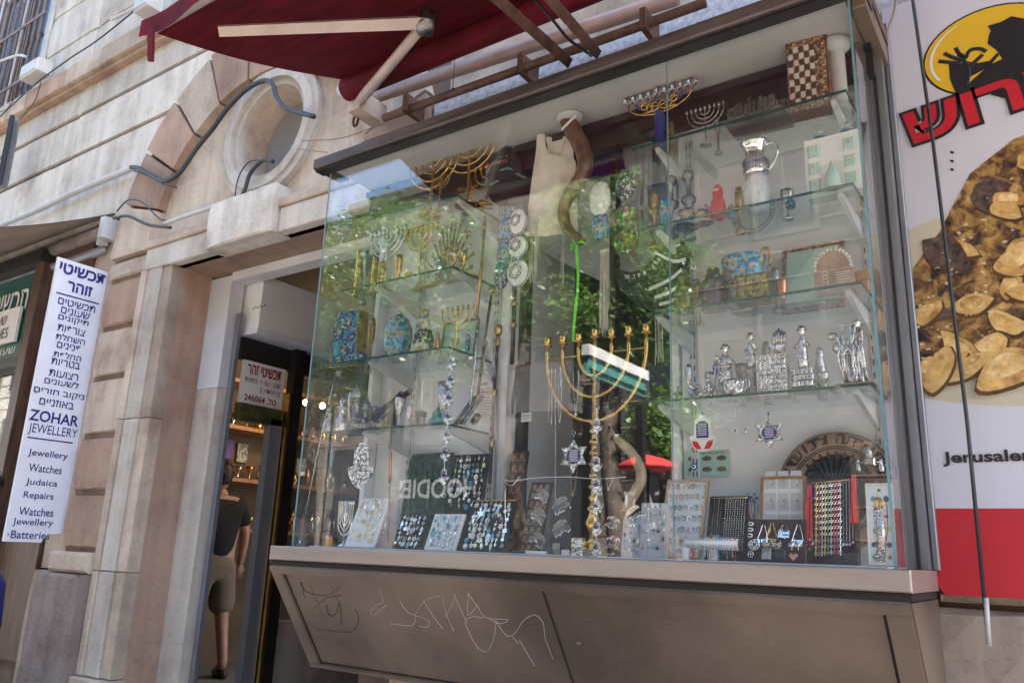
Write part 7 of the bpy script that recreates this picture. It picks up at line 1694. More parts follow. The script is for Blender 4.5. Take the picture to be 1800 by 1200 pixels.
# bracelet curtain board
t, w_, h_ = board('bracelet_board', 'dark board with colourful bracelets hanging from a gold rail at the right', 'display board', (1418, 994), (1512, 994), (1410, 842), 2.30, 2.36, 'wine_velvet')
bpy.context.view_layer.update(); M0 = t.matrix_world.copy()
MB().tube([(.01, -.012, h_ * .93), (w_ * .97, -.012, h_ * .97)], .0022, 8).build('gold_rail', 'brass', t)
spec = ['bead_yellow', 'red_paint', 'silver', 'bead_yellow', 'bead_green', 'silver', 'red_paint', 'red_paint', 'silver_smooth', 'silver', 'silver_smooth', 'silver_smooth', 'silver_smooth']
rn = random.Random(17)
for i, m in enumerate(spec):
    mb = MB(); zt_ = h_ * (.92 + .04 * i / 13); L = h_ * (.86 if i < 9 else .72 if i < 12 else .7); st = .0085
    if i < 9:
        n = int(L / st)
        for k in range(n): mb.ball((0, 0, -k * st), .0034 if k % 2 else .002, 6, sc_=(1, .6, 1)); 
        mb.tube([(0, 0, 0), (0, 0, -L)], .001, 4)
    else:
        for k in range(int(L / .0032)): mb.ball((0, 0, -k * .0032), .0014, 4)
        mb.prism(star12(0, -L - .005, .005), .001)
    o = mb.build('hanging_bracelet', m); o.matrix_world = M0 @ Matrix.Translation((w_ * (.2 + .058 * i), -.012, zt_)); tag(o, '%s bracelet from the left hanging from the right gold rail' % (OW + ['eleventh', 'twelfth', 'last'])[i], 'bracelet', 'bracelets hanging from the right gold rail')
    if i < 9:
        mb2 = MB()
        for k in range(1, int(L / st), 2): mb2.tube([V((.0042 * math.cos(R(a)), -.001, -k * st + .0042 * math.sin(R(a)))) for a in range(0, 360, 60)], .0007, 4, closed=True)
        mb2.build('silver_settings', 'silver_smooth', o)
for x, l, z1 in ((.07, 'left bunch of red and purple cords on the bracelet board', .9), (.93, 'right bunch of red cords on the bracelet board', 1.0)):
    o = thing('red_cord_bunch', l, 'cords', M=M0 @ Matrix.Translation((w_ * x, -.016, h_ * z1))); mb = MB()
    for i in range(16): rx = random.uniform(-.008, .008); mb.tube(smooth([V((rx * .5, random.uniform(-.004, .004), 0)), V((rx, random.uniform(-.004, .004), -h_ * .3)), V((rx * 1.2, random.uniform(-.004, .004), -h_ * .55 if x > .5 else -h_ * .72))], 3), .0014, 4)
    mb.build('red_cords', 'red_thread', o)
    if x < .5:
        MB().tube([V((.006 + .012 * math.cos(R(a)), -.006, -.02 + .024 * math.sin(R(a)))) for a in range(0, 360, 20)], .0014, 5, closed=True).build('purple_loop', 'purple', o)
        mb = MB()
        for i in range(14): mb.ball((random.uniform(-.012, .014), -.006, -h_ * random.uniform(.62, .78)), .0032, 6)
        mb.build('charm_beads', 'jewels', o)
p = base_xy(1496, 994, 2.255, FZ); t = thing('clear_tray', 'low clear plastic tray below the bracelet board', 'tray', p); MB().box((-.04, 0, 0), (.02, .004, .03)).box((-.04, .004, 0), (.02, .03, .003)).build('tray', 'dark_glass', t)
# floral tile, pointer
t, w_, h_ = board('floral_tile', 'tall ceramic tile painted with blue and orange flowers at the right end', 'tile', (1530, 992), (1574, 992), (1524, 852), 2.30, 2.33, 'ceramic_white', .01, 'candle', .003)
for x, z, m, s in ((.25, .82, 'turquoise', .008), (.78, .82, 'flag_blue', .008), (.3, .6, 'wood_orange', .006), (.75, .6, 'red_paint', .005), (.5, .68, 'ink_black', .006), (.3, .42, 'brass_old', .009), (.8, .45, 'bead_yellow', .007), (.2, .25, 'flag_blue', .007), (.8, .25, 'flag_blue', .007), (.5, .12, 'purple', .006), (.5, .93, 'bead_green', .005), (.2, .1, 'bead_green', .006), (.8, .1, 'wood_orange', .006)):
    mb = MB()
    for k in range(5): a = R(18 + 72 * k); mb.prism([(w_ * x + s * .5 * math.cos(a) + s * .55 * math.cos(R(q)), h_ * z + s * .5 * math.sin(a) + s * .55 * math.sin(R(q))) for q in range(0, 360, 60)], .0006, y0=-.0007)
    mb.build('painted_flower', m, t)
mb = MB()
for x in (.28, .5, .76): mb.tube(smooth([V((w_ * .5, -.0006, h_ * .1)), V((w_ * x, -.0006, h_ * .4)), V((w_ * (x + .1 * (x - .5)), -.0006, h_ * .8))], 4), .0009, 4)
mb.build('painted_stem', 'green_tile', t)
P_ = ppath([(1545, 895), (1550, 940), (1548, 985)], 2.245); P_[-1].z = FZ + .01
t = thing('silver_torah_case', 'slim ornate silver case with a crown leaning on the floral tile', 'ornament', P_[0]); mb = MB(); rn = random.Random(5)
mb.tube([p - P_[0] for p in P_], .011, 12)
for i in range(60): f = rn.random(); a = rn.uniform(-math.pi, 0); q = (P_[-1] - P_[0]) * f; mb.ball(q + V((.011 * math.cos(a), .011 * math.sin(a), 0)), .0032, 5)
mb.build('case', 'silver', t); mb = MB()
for i in range(7): a = R(i * 51); mb.tube([V((.009 * math.cos(a), .009 * math.sin(a), .0)), V((.012 * math.cos(a), .012 * math.sin(a), .016)), V((.004 * math.cos(a), .004 * math.sin(a), .03))], .0018, 5)
mb.ball((0, 0, .034), .004, 6).build('crown', 'brass', t)
tag(MB().box((0, 0, 0), (.10, .10, .006)).build('dark_riser_shelf', 'wine_velvet', loc=at(1497, 838, 2.40)), 'dark red riser shelf holding the silver ark model', 'shelf')
p = at(1530, 832, 2.42); t = thing('silver_ark_model', 'small silver ark model carried by figures before the round wooden plate', 'model', p)
MB().bev((-.012, -.012, .022), (.016, .012, .042), .003).build('chest', 'silver_smooth', t)
mb = MB().lathe([(.012, .042), (.01, .06), (.003, .075), (0, .078)], n=10)
for x_ in (-.03, .03): mb.lathe([(.009, 0), (.007, .02), (.004, .03), (.005, .038), (0, .042)], (x_, 0, 0), n=8)
mb.tube([(-.035, -.01, .03), (.035, -.01, .03)], .002, 5); mb.build('bearers', 'silver', t)
# round wooden plate
c = at(1472, 860, 2.50); c2 = at(1472, 757, 2.50); r_ = c2.z - c.z; 
t = thing('round_wooden_plate', 'large round carved brown plate with a Hebrew lettered rim', 'plate', M=frame(c + V((0, .0, 0)), (1, 0, 0), (0, .1, 1)))
MB().lathe([(r_, .0), (r_ * .99, -.0), (r_ * .98, -.012), (r_ * .74, -.006), (r_ * .72, -.002), (r_ * .4, .004), (0, .005)][::1], n=56, M=Matrix.Rotation(R(-90), 4, 'X') @ Matrix.Diagonal((1, 1, -1, 1)) @ Matrix.Diagonal((1, 1, -1, 1))).build('disc', 'clay', t)
MB().lathe([(r_ * .995, .004), (r_ * 1.0, .010), (0, .010)], n=56, M=Matrix.Rotation(R(-90), 4, 'X')).build('back', 'clay', t)
ringtext(t, 'ונתתי לפרעה ולפני עבדיו', r_ * .86, 162, 18, r_ * .17, 'dark_bronze', y=-.0135, bold=.01)
mb = MB()
for rr in (.98, .74, .70, .52): mb.tube([V((r_ * rr * math.cos(R(a)), -.011 if rr > .9 else -.008, r_ * rr * math.sin(R(a)))) for a in range(0, 360, 8)], .0016, 4, closed=True)
for i in range(9):
    a0 = R(40 + i * 12.5)
    for k in range(5): mb.tube([V((r_ * q * math.cos(a0 + .03 * k * math.sin(q * 9)), -.007, r_ * q * math.sin(a0 + .03 * k * math.sin(q * 9)))) for q in (.08, .2, .34, .5, .66)], .0009, 4)
mb.build('engraving', 'dark_bronze', t)
# posters on the back board
t = plaque('green_diagram_sheet', 'pale green printed sheet of shell shapes pinned low on the white board', 'sheet', frame(at(1203, 838, 2.548), (1, 0, 0), (0, 0, 1)), .155, .085, .002, 'poster_teal')
for i in range(3):
    for j in range(2): MB().prism([(.03 + .05 * i + .017 * math.cos(R(a)), .022 + .036 * j + .010 * math.sin(R(a)) * (1 if a < 180 else .7)) for a in range(0, 360, 30)], .0005, y0=-.0008).build('printed_shell', 'olive_bronze', t)
letter(t, 'מטבעות ישראל', .04, .072, .1, .009, 'ink_black')
t = plaque('printed_blessing_sheet', 'pale printed sheet pinned right of the sword sheath on the left board', 'sheet', frame(at(838, 735, 2.535), (1, 0, 0), (0, 0, 1)), .085, .14, .002, 'paper')
for j in range(9): MB().box((.01, -.0006, .02 + .012 * j), (.075 - .006 * (j % 3), -.0001, .024 + .012 * j)).build('text_line', 'clay', t)

# ================================================================== STREET BEHIND THE CAMERA (mirrored in the glass)
MB().box((-60, -9.2, .0), (40, -5.4, .12)).build('far_pavement', 'paving', kind='structure')
MB().box((-60, -5.3, .004), (40, -.6, .008)).build('road', 'asphalt', kind='structure')
MB().box((-60, -5.4, 0), (40, -5.3, .14)).build('kerb', 'stone', kind='structure')
OY = -9.3
mat('grey_letter', (.34, .34, .33), .6); mat('far_wall', (.18, .155, .13), .9, 0, .25, 1.2); mat('far_wall_dark', (.075, .068, .06), .9, 0, .3, 1.5); mat('far_trim', (.10, .09, .08), .9, 0, .2, 3)
def opposite(x0, x1, H, m, label, seed, sign=None, awn=None, signm='grey_letter'):
    rn = random.Random(seed); t = thing('opposite_building', label, 'building', (x0, OY, 0)); W_ = x1 - x0
    MB().box((0, -6, 0), (W_, 0, H)).build('wall', m, t)
    MB().box((-.05, -6, H), (W_ + .05, .12, H + .25)).build('cornice', 'far_trim', t)
    mb = MB(); z = .6
    while z < H - .4: mb.box((0, 0, z), (W_, .012, z + .025)); z += .5
    mb.build('course_joints', 'stone_joint', t, kind='stuff')
    wme = MB().box((0, .012, 0), (1.0, .03, 1.5)).mesh('window', 'window_dark'); fme_ = MB().box((-.08, 0, -.1), (1.08, .07, 0)).box((-.08, 0, 1.5), (1.08, .07, 1.62)).box((-.08, 0, 0), (0, .06, 1.5)).box((1.0, 0, 0), (1.08, .06, 1.5)).box((.48, .03, 0), (.52, .05, 1.5)).mesh('window_frame', 'far_trim')
    z = 4.1; fl = 0
    while z + 2 < H:
        n = int(W_ / 2.1)
        for i in range(n):
            x_ = (i + .5) * W_ / n - .5; o = inst(wme, 'window', t, loc=(x_, 0, z)); inst(fme_, 'window_frame', o)
            if fl % 2 == 0 and i % 3 == seed % 3:
                MB().box((x_ - .3, .0, z - .2), (x_ + 1.3, .8, z - .08)).box((x_ - .3, .76, z - .08), (x_ + 1.3, .8, z + .75)).build('balcony', 'far_trim', t)
        z += 2.9; fl += 1
    n = max(1, int(W_ / 4))
    for i in range(n):
        a = i * W_ / n + .3; b = (i + 1) * W_ / n - .3
        MB().box((a, .005, .2), (b, .03, 2.9)).build('shop_window', 'window_dark', t); MB().box((a, .03, 2.9), (b, .12, 3.5)).build('shop_fascia', ['dark_bronze', 'camo_dark', 'black', 'dark_bronze'][(seed + i) % 4], t)
        if awn and i % 2 == seed % 2:
            MB().prism([(0, 0), (1.3, -.5), (1.3, -.7), (1.27, -.7), (1.27, -.52), (0, -.03)], b - a, M=Matrix.Translation((b, .12, 3.0)) @ Matrix.Rotation(R(90), 4, 'Z')).build('shop_awning', awn, t)
    if sign:
        for s_, xx, zz, wd, hh in sign:
            o = inst(text_mesh(s_, signm, .02), 'lettering', t); o.matrix_local = Matrix.Translation((xx - x0, .125, zz)) @ Matrix.Rotation(R(180), 4, 'Z') @ Matrix.Diagonal((wd, 1, hh, 1))
    return t
q = mir(1130, 893, 2.2 + 2.2 - OY); q1 = mir(1090, 893, 2.2 + 2.2 - OY)
g = mir(765, 876, 4.4 - OY)
opposite(-44, -27.2, 11.5, 'stone_pale', 'pale stone building farthest left across the street', 3)
opposite(-27, -15.2, 8.2, 'far_wall', 'four storey stone building with green shop front across the street', 1, awn='canvas_beige')
opposite(-15, -7.2, 9.8, 'far_wall', 'tall pale stone building with a clothes shop across the street', 2, sign=[('HOODIES', g.x + 1.2, g.z, 2.3, .42)], awn=None)
opposite(-7, 1.8, 9.5, 'far_wall_dark', 'lower stone building with a fashion shop across the street', 4, sign=[('CASTRO', q.x + .55, q.z, 1.5, .3), ('bags', q.x + .3, q.z - .4, .6, .16)])
opposite(2, 14, 11, 'far_wall_dark', 'pale stone building farthest right across the street', 6, awn='red_awning_cloth')

def tree(c, base, rad, H, n, seed, label):
    rn = random.Random(seed); t = thing('street_tree', label, 'tree', (base[0], base[1], .01)); tp = V((c[0] - base[0], c[1] - base[1], c[2]))
    MB().tube(smooth([V((0, 0, 0)), V((.05, .03, tp.z * .3)), tp * .6 + V((-.05, 0, 0)), tp]), [.16 - .11 * i / 12 for i in range(13)], 10).build('trunk', 'bark', t)
    lm = MB(); cl = []
    for i in range(12):
        d_ = V((rn.gauss(0, 1), rn.gauss(0, 1), rn.gauss(.2, .8))).normalized() * rad * rn.uniform(.5, .95); s0 = tp * rn.uniform(.6, .95)
        lm.tube(smooth([s0, s0.lerp(tp + d_, .5) + V((0, 0, .15)), tp + d_], 3), [.05, .045, .04, .03, .025, .02, .012], 6); cl.append(tp + d_)
    lm.build('limbs', 'bark', t)
    for _ in range(26): cl.append(tp + V((rn.gauss(0, .5) * rad, rn.gauss(0, .5) * rad, rn.gauss(0, .45) * rad * H)))
    mb = MB()
    for i in range(n):
        p = rn.choice(cl) + V((rn.gauss(0, .2), rn.gauss(0, .2), rn.gauss(0, .16))) * rad * .75
        a = V((rn.gauss(0, 1), rn.gauss(0, 1), rn.gauss(0, .6))).normalized() * rn.uniform(.022, .048); b = a.cross(V((rn.gauss(0, 1), rn.gauss(0, 1), 1))).normalized() * a.length * .55
        mb.add([p - a, p + b, p + a, p - b], [(0, 1, 2, 3)])
    mb.build('crown', 'leaf', t, kind='stuff'); return t
A1 = mir(725, 545, 7.6); B1 = mir(1070, 500, 7.2); C1 = mir(575, 560, 8.6); D1 = mir(1175, 745, 7.5); E1 = mir(880, 500, 8.4); F1 = mir(1330, 260, 6.6); G1 = mir(1500, 560, 7.0)
tree(A1, (A1.x - .2, A1.y), 1.35, 1.0, 24000, 1, 'leafy street tree behind the camera, mirrored over the left shelves')
tree(B1, (B1.x + .1, B1.y), 1.0, .95, 20000, 2, 'leafy street tree mirrored in the middle of the glass')
tree(C1, (C1.x, C1.y), 1.4, 1.4, 20000, 3, 'street tree mirrored at the left end of the glass')
tree(D1, (D1.x + .05, D1.y), .45, .8, 1800, 4, 'small street tree mirrored low at the right of the dark middle')
tree(E1, (E1.x, E1.y - .6), .8, .9, 3000, 5, 'farther street tree mirrored between the two leafy trees')
# kiosk with white fascia
ka = mir(1035, 622, 4.6); kx = ka.x; r2 = at(1140, 695, 1).x; yv2 = kx / r2; kb = 4.4 - yv2
t = thing('street_kiosk', 'teal street kiosk with a bright white roof edge behind the camera', 'kiosk', (kx, kb, 0)); L = ka.y - kb; zt = ka.z
MB().box((-.06, 0, zt - .0), (.0, L, zt + .075)).build('roof_edge', 'van_white', t)
MB().box((-.05, .02, zt - .13), (-.02, L - .02, zt - .003)).build('teal_panel', 'car_teal', t)
MB().box((-.02, .03, zt - .09), (.0, L - .03, zt - .07)).build('panel_strip', 'car_teal', t)
for y in (.04, L - .1): MB().box((-.07, y, 0), (-.01, y + .06, zt - .20)).build('post', 'dark_bronze', t)
# red parasols
for k, (px, py, Yv, l) in enumerate(((1138, 818, 6.2, 'red parasol mirrored low at the right of the dark middle'),)):
    c = mir(px, py, Yv); t = thing('red_parasol', l, 'parasol', (c.x, c.y, 0))
    MB().lathe([(.27, c.z - .03), (.26, c.z), (.14, c.z + .06), (.02, c.z + .09)], n=8).build('canopy', 'red_awning_cloth', t); MB().tube([(0, 0, 0), (0, 0, c.z + .12)], .014, 8).build('pole', 'dark_bronze', t); MB().lathe([(.25, 0), (.25, .08), (.05, .1)], n=16).build('foot', 'dark_bronze', t)

# ================================================================== PEOPLE
def skin_mesh(name, pts, edges, root=0, sub=2, m='skin', parent=None):
    me = bpy.data.meshes.new(name); me.from_pydata([p[:3] for p in pts], edges, [])
    o = bpy.data.objects.new(name, me); COL.objects.link(o)
    sm = o.modifiers.new('s', 'SKIN'); sm.use_smooth_shade = True; ss = o.modifiers.new('u', 'SUBSURF'); ss.levels = sub; ss.render_levels = sub
    if not me.skin_vertices: 
        bpy.context.view_layer.objects.active = o
    dat = me.skin_vertices[0].data
    for i, p in enumerate(pts):
        r_ = p[3]; dat[i].radius = (r_, r_) if not isinstance(r_, tuple) else r_; dat[i].use_root = (i == root)
    dg = bpy.context.evaluated_depsgraph_get(); me2 = bpy.data.meshes.new_from_object(o.evaluated_get(dg)); bpy.data.objects.remove(o)
    me2.materials.clear(); me2.materials.append(MATS[m]); me2.polygons.foreach_set('use_smooth', [True] * len(me2.polygons))
    return inst(me2, name, parent)
def person(label, loc, rz, pose, cloth, H=1.72, shorts=False, sleeve='short'):
    t = thing('person', label, 'person', loc, rz); s = H / 1.72
    # joints, facing +y; scaled later
    J = {'pel': (0, 0, .95, .125), 'bel': (0, .0, 1.08, .138), 'che': (0, 0, 1.27, .15), 'nk': (0, .0, 1.44, .062), 'hd0': (0, .02, 1.52, .065),
         'hl': (-.085, 0, .80, .088), 'hr': (.085, 0, .80, .088), 'kl': (-.12, .05, .50, .06), 'kr': (.11, -.04, .50, .06), 'al': (-.14, .07, .10, .04), 'ar': (.13, -.12, .10, .04), 'tl': (-.15, .22, .035, .032), 'tr': (.15, .03, .035, .032),
         'sl': (-.18, 0, 1.38, .062), 'sr': (.18, 0, 1.38, .062)}
    J.update(pose)
    names = [k for k in J if not k.startswith('grip')]; pts = [(x * s, y * s, z * s, r_ * s) for x, y, z, r_ in (J[k] for k in names)]
    E_ = [('pel', 'bel'), ('bel', 'che'), ('che', 'nk'), ('nk', 'hd0'), ('pel', 'hl'), ('pel', 'hr'), ('hl', 'kl'), ('hr', 'kr'), ('kl', 'al'), ('kr', 'ar'), ('al', 'tl'), ('ar', 'tr'), ('che', 'sl'), ('che', 'sr'), ('sl', 'el'), ('sr', 'er'), ('el', 'wl'), ('er', 'wr')]
    skin_mesh('body', pts, [(names.index(a), names.index(b)) for a, b in E_], 0, 2, 'skin', t)
    def sub(nm, keys, edges, grow, m):
        p_ = [(J[k][0] * s, J[k][1] * s, J[k][2] * s, (J[k][3] + grow * (1.7 if nm == 'shorts' else 1)) * s) for k in keys]; skin_mesh(nm, p_, [(keys.index(a), keys.index(b)) for a, b in edges], 0, 2, m, t)
    def mid(a, b, f, r_): return tuple(J[a][i] + (J[b][i] - J[a][i]) * f for i in range(3)) + (r_,)
    J['sel'] = mid('sl', 'el', .75, .052); J['ser'] = mid('sr', 'er', .75, .052)
    J['b2'] = (0, 0, .90, .135)
    sub('shirt', ['b2', 'bel', 'che', 'sl', 'sr', 'sel', 'ser', 'nk2'] if 'nk2' in J else ['b2', 'bel', 'che', 'sl', 'sr', 'sel', 'ser'], [('b2', 'bel'), ('bel', 'che'), ('che', 'sl'), ('che', 'sr'), ('sl', 'sel'), ('sr', 'ser')], .02, cloth[0])
    J['kl2'] = mid('hl', 'kl', 1.08 if shorts else 1.0, .075); J['kr2'] = mid('hr', 'kr', 1.08 if shorts else 1.0, .075)
    if shorts: J['b3'] = (0, 0, 1.0, .125); sub('shorts', ['b3', 'pel', 'hl', 'hr', 'kl2', 'kr2'], [('b3', 'pel'), ('pel', 'hl'), ('pel', 'hr'), ('hl', 'kl2'), ('hr', 'kr2')], .022, cloth[1])
    else: sub('trousers', ['pel', 'hl', 'hr', 'kl', 'kr', 'al', 'ar'], [('pel', 'hl'), ('pel', 'hr'), ('hl', 'kl'), ('hr', 'kr'), ('kl', 'al'), ('kr', 'ar')], .022, cloth[1])
    hc = V((J['hd0'][0], J['hd0'][1] + .015, J['hd0'][2] + .095)) * s
    hd = MB(); hd.ball(hc, .098 * s, 20, sc_=(.80, .98, 1.18))
    hd.ball(hc + V((0, .035, -.075)) * s, .05 * s, 12, sc_=(1, .9, .8)).ball(hc + V((0, .1, -.015)) * s, .017 * s, 8, sc_=(.7, 1, 1.4))
    for e in (-1, 1): hd.ball(hc + V((e * .078, 0, -.01)) * s, .022 * s, 8, sc_=(.4, .8, 1.3))
    h_ = hd.build('head', 'skin', t)
    ey = MB()
    for e in (-1, 1): ey.ball(hc + V((e * .03, .088, .012)) * s, .010 * s, 8)
    ey.build('eyes', 'ink_black', t); MB().tube([hc + V((-.022, .094, -.062)) * s, hc + V((0, .1, -.06)) * s, hc + V((.022, .094, -.062)) * s], .005 * s, 6).build('mouth', 'clay', t)
    hr = MB(); hr.ball(hc + V((0, -.018, .03)) * s, .108 * s, 18, sc_=(.86, 1.0, 1.08)); rn = random.Random(3)
    for i in range(60 if cloth[2] else 26):
        a, b = rn.uniform(0, 6.3), rn.uniform(.0, 1.4); q = V((math.cos(a) * math.cos(b) * .088, -.02 + math.sin(a) * math.cos(b) * .1, .03 + math.sin(b) * .11))
        if q.y > .05 and q.z < .06: continue
        hr.ball(hc + q * s, (.03 if cloth[2] else .018) * s, 6)
    hr.build('hair', 'hair_dark', t)
    for side in 'lr':
        w_ = V(J['w' + side][:3]) * s; e_ = V(J['e' + side][:3]) * s; d_ = (w_ - e_).normalized(); grip = J.get('grip' + side, (0, 1, 0, 0)); g_ = V(grip[:3]).normalized(); nrm_ = d_.cross(g_).normalized(); pal = w_ + d_ * .045 * s
        hb = MB(); hb.tube([w_ - d_ * .01, w_ + d_ * .03 * s, w_ + d_ * .085 * s], [.026 * s, .036 * s, .034 * s], 10, flat=.5)
        for i in range(4):
            b0 = w_ + d_ * .08 * s + nrm_ * (i - 1.5) * .019 * s; L_ = (.07, .08, .076, .06)[i] * s
            hb.tube([b0, b0 + d_ * L_ * .45 + g_ * .008 * s, b0 + d_ * L_ * .75 + g_ * L_ * .35, b0 + d_ * L_ * .8 + g_ * L_ * .7], [.0095 * s, .009 * s, .008 * s, .0065 * s], 7)
        b0 = w_ + d_ * .03 * s + nrm_ * .03 * s; hb.tube([b0, b0 + (d_ * .5 + nrm_ * .5 + g_ * .4) * .04 * s, b0 + (d_ * 1.1 + nrm_ * .4 + g_ * .9) * .045 * s], [.012 * s, .0105 * s, .008 * s], 7)
        hb.build('hand', 'skin', t)
    for a in 'lr':
        f = V(J['a' + a][:3]) * s; g_ = V(J['t' + a][:3]) * s; d_ = (g_ - f); d_.z = 0; d_.normalize(); fb = V((f.x, f.y, .03 * s))
        MB().tube([fb - d_ * .06 * s, fb + d_ * .02 * s, fb + d_ * .12 * s, fb + d_ * .19 * s], [.035 * s, .045 * s, .042 * s, .022 * s], 10, flat=.75).build('shoe', cloth[3], t)
    return t
# man in the shop doorway: seen from his left back, looking into the shop
mz = .12
pm = at(352, 1187, 4.4)
man = person('man in a black t-shirt and tan shorts standing inside the shop doorway', (pm.x - .02, 4.4, mz), R(82), {'el': (-.25, -.02, 1.12, .042), 'wl': (-.23, .12, .90, .03), 'er': (.25, -.03, 1.12, .042), 'wr': (.27, .04, .88, .03), 'gripl': (0, 1, 0, 0), 'gripr': (0, 1, 0, 0), 'hd0': (-.0, .035, 1.51, .062)}, ('shirt_black', 'shorts_tan', 0, 'dark_bronze'), 1.76, True)
# passer-by photographing the display, at the left edge
ph = person('dark haired person in a grey shirt photographing the display, blue bag at the side', (-3.72, 1.34, 0), R(14), {'el': (-.27, .08, 1.14, .042), 'wl': (-.12, .13, 1.42, .03), 'er': (.27, .06, 1.12, .042), 'wr': (.11, .13, 1.42, .03), 'gripl': (.4, .6, 0, 0), 'gripr': (-.4, .6, 0, 0)}, ('shirt_grey', 'jeans', 1, 'dark_bronze'), 1.62)
c = V((-3.72, 1.34, 0)) + V((-.05, .19, 1.42))
t = thing('camera', 'small black camera held up by the person at the left edge', 'camera', c, R(14)); MB().bev((-.06, -.03, -.04), (.06, .03, .04), .008).build('body', 'black', t); MB().lathe([(.032, 0), (.03, .05), (.024, .052), (0, .045)], n=20, M=Matrix.Translation((0, .03, 0)) @ Matrix.Rotation(R(-90), 4, 'X')).build('lens', 'black', t)
t = thing('shoulder_bag', 'dark blue shoulder bag with white lettering at the left edge', 'bag', (-3.14, 1.33, .84))
MB().tube([(0, -.0, -.02), (0, 0, .06), (.0, 0, .2), (0, 0, .28)], [.10, .135, .12, .05], 10, flat=.62).build('bag_body', 'bag_blue', t)
MB().tube(smooth([V((0, .03, .27)), V((-.1, .03, .42)), V((-.2, -.02, .55)), V((-.3, -.06, .42))]), .012, 6, flat=.4).build('strap', 'bag_blue', t)
o = inst(text_mesh('ERAK CLEAN', 'letter_white', .02), 'lettering', t); o.matrix_local = Matrix.Translation((-.02, -.128, .12)) @ Matrix.Rotation(R(28), 4, 'Z') @ Matrix.Rotation(R(12), 4, 'Y') @ Matrix.Diagonal((.12, 1, .018, 1))

# ================================================================== EXTRA SMALL GOODS
def tagcard(px, py, Y, label): 
    p = at(px, py, Y); t = thing('price_tag', label, 'price tag', p); MB().box((-.008, 0, -.022), (.008, .0015, 0)).build('card', 'wood_brown', t); MB().tube([(0, 0, 0), (0, 0, .014)], .0006, 4).build('string', 'paper', t)
tagcard(828, 276, 2.33, 'brown price tag tied to the stem of the menorah nearest the cap'); tagcard(762, 300, 2.32, 'brown price tag tied to the leftmost large menorah')
ex = [(1150, 384, 2.44, T2, 338, .022, gob, 'brass_old', 'goblet', 'old brass goblet left of the painted domes on the second shelf'), (1170, 384, 2.34, T2, 352, .02, bowlp, 'enamel_teal', 'bowl', 'little teal bowl in front of the left pewter candlestick'),
      (1385, 372, 2.42, T2, 335, .022, gob, 'silver', 'goblet', 'silver goblet between ceramic jar and white display box'), (1230, 535, 2.46, T3, 500, .02, gob, 'brass_old', 'goblet', 'small brass goblet between the two jugs'),
      (1375, 520, 2.32, T3, 492, .018, bowlp, 'copper', 'bowl', 'little copper bowl between the olive box and the pink relief'), (1250, 692, 2.44, T4, 655, .018, gob, 'silver', 'goblet', 'silver goblet behind the silver carriage'),
      (1305, 690, 2.46, T4, 640, .02, gob, 'pewter', 'goblet', 'grey goblet behind the basket on the silver shelf'), (1400, 690, 2.44, T4, 655, .018, gob, 'silver_smooth', 'goblet', 'bright silver goblet behind the praying figurine'), (1450, 690, 2.33, T4, 655, .016, gob, 'silver', 'goblet', 'small silver goblet left of the crystal sculpture'),
      (700, 480, 2.44, S2, 450, .018, gob, 'copper', 'goblet', 'copper goblet behind the silver menorah on the second shelf'), (670, 484, 2.31, S2, 462, .016, bowlp, 'brass_old', 'bowl', 'little brass bowl at the front of the second left shelf'),
      (718, 748, 2.41, S4, 712, .016, gob, 'silver', 'goblet', 'small silver goblet behind the stemmed goblet'), (655, 750, 2.44, S4, 715, .018, bowlp, 'pewter', 'bowl', 'dark bowl behind the spice towers'),
      (1520, 372, 2.44, T2, 350, .012, bowlp, 'brass', 'bowl', 'tiny gold bowl behind the white display box'), (1335, 245, 2.42, T1, 225, .018, bowlp, 'pewter', 'bowl', 'grey bowl behind the city model')]
for px, py, Y, z0, pt, r_, pf, m, cat, l in ex:
    p = base_xy(px, py, Y, z0); vase('small_' + cat, l, cat, p, max(.03, at(px, pt, Y).z - z0), r_, pf, m)

smesh = MB().lathe([(.006, 0), (.005, .002), (0, .0025)], n=10, M=Matrix.Rotation(R(90), 4, 'X')).mesh('screw', 'pewter')
for x, z in ((.02, Hd - .03), (Wd - .02, Hd - .03), (.02, .9), (Wd - .02, .9), (.02, .04), (Wd - .15, .04)): inst(smesh, 'screw', sg, loc=(x, -.001, z))
mb = MB(); rn = random.Random(99); o_ = V(lp(0, 0)) + nf * .0012
for i in range(34):
    x = rn.uniform(-2.5, -.5); t_ = rn.uniform(.1, .92); p = V(lp(x, t_)) + nf * .0012; q = V(lp(x + rn.uniform(-.04, .04), min(.95, t_ + rn.uniform(-.06, .06)))) + nf * .0012
    mb.tube([p, p.lerp(q, .5) + V((rn.uniform(-.004, .004), 0, 0)), q], rn.uniform(.0002, .0005), 4)
d(mb, 'fine_scratches', 'alu_beige', kind='stuff')
mb = MB()
for i in range(6):
    x = rn.uniform(-2.5, -.5); t_ = rn.uniform(.08, .3); p = V(lp(x, t_)) + nf * .0008; q = V(lp(x + .004, t_ + rn.uniform(.15, .5))) + nf * .0008
    mb.tube([p, q], [.0007, .0003], 4)
d(mb, 'dirt_drips', 'beam_brown', kind='stuff')
ring_seam = MB()
for x_ in (.75, 1.75, 2.75, 3.75):
    ring_seam.tube([V((x_, (TY - RYy) * v_, (TZ - RZ) * v_ + .05 * (1 - v_) - .035 * math.sin(math.pi * v_) * (.6 + .4 * math.sin(x_ / (RXE - RX) * 9)) - .004)) for v_ in [i / 14 for i in range(15)]], .0035, 5)
ring_seam.build('cloth_seam', 'awning_red', ra, kind='stuff')
jar = [(.7, 0), (1, .2), (1, .6), (.6, .8), (.7, .9), (.3, 1), (0, 1)]; tall = [(.9, 0), (.9, .06), (.3, .12), (.3, .5), (.7, .6), (.8, .9), (.5, 1), (0, 1)]
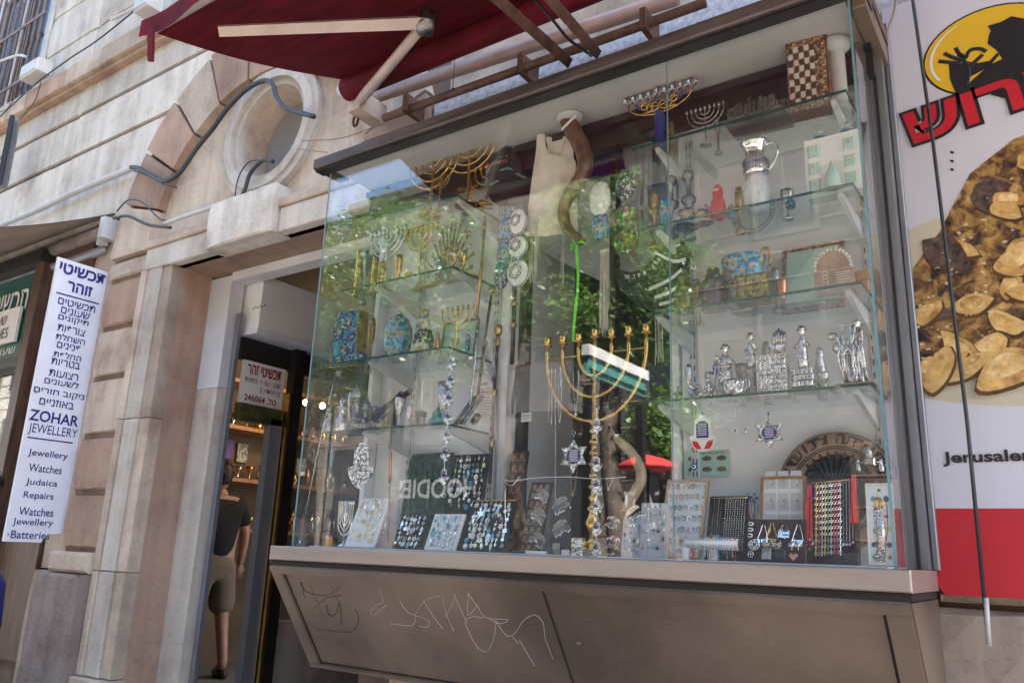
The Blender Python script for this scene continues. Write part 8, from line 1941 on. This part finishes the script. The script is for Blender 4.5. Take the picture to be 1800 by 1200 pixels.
ex = [(640, 505, 2.45, S2, 440, .016, tall, 'pewter', 'candlestick', 'grey candlestick behind the twisted brass candlesticks'), (770, 480, 2.31, S2, 452, .018, jar, 'silver', 'jar', 'small silver jar before the gilt peacock'),
      (815, 470, 2.33, S2, 440, .013, tall, 'brass', 'candlestick', 'small brass candlestick at the right of the gilt peacock'), (600, 636, 2.46, S3, 560, .022, jar, 'pewter', 'jar', 'tall grey jar behind the tall blue box'),
      (650, 625, 2.47, S3, 560, .02, tall, 'brass_old', 'candlestick', 'old brass candlestick between blue box and round jar'), (768, 610, 2.33, S3, 585, .014, jar, 'copper', 'jar', 'tiny copper jar before the framed green picture'),
      (822, 605, 2.34, S3, 580, .012, jar, 'enamel_blue', 'jar', 'tiny blue jar at the right end of the third left shelf'), (612, 752, 2.44, S4, 690, .014, tall, 'silver', 'candlestick', 'silver candlestick behind the spice bottles'),
      (688, 750, 2.44, S4, 715, .02, jar, 'brown_bronze', 'jar', 'dark bronze jar behind the silver goblet'), (1115, 395, 2.40, T2, 355, .018, jar, 'pewter', 'jar', 'grey jar at the left end of the second right shelf'),
      (1300, 378, 2.46, T2, 330, .018, tall, 'brass_old', 'candlestick', 'old brass candlestick behind the red doll'), (1390, 372, 2.34, T2, 350, .016, jar, 'enamel_blue', 'jar', 'small blue jar left of the white display box'),
      (1235, 540, 2.32, T3, 512, .014, jar, 'brass', 'jar', 'tiny brass jar between the two bronze jugs'), (1365, 520, 2.44, T3, 470, .018, tall, 'pewter', 'candlestick', 'grey candlestick left of the ornate picture frame'),
      (1212, 695, 2.42, T4, 640, .014, tall, 'silver', 'candlestick', 'silver candlestick at the left end of the silver shelf'), (1350, 690, 2.46, T4, 600, .016, tall, 'pewter', 'candlestick', 'tall grey candlestick behind the silver prayer book'),
      (1445, 690, 2.46, T4, 610, .018, jar, 'silver', 'jar', 'tall silver jar behind the praying figurine'), (1180, 252, 2.40, T1, 215, .016, jar, 'brass_old', 'jar', 'small old brass jar behind the jewelled menorah'),
      (1262, 235, 2.44, T1, 205, .014, tall, 'pewter', 'candlestick', 'small grey candlestick between wire menorah and city model')]
for px, py, Y, z0, pt, r_, pf, m, cat, l in ex:
    p = base_xy(px, py, Y, z0); vase('small_' + cat, l, cat, p, max(.03, at(px, pt, Y).z - z0), r_, pf, m)
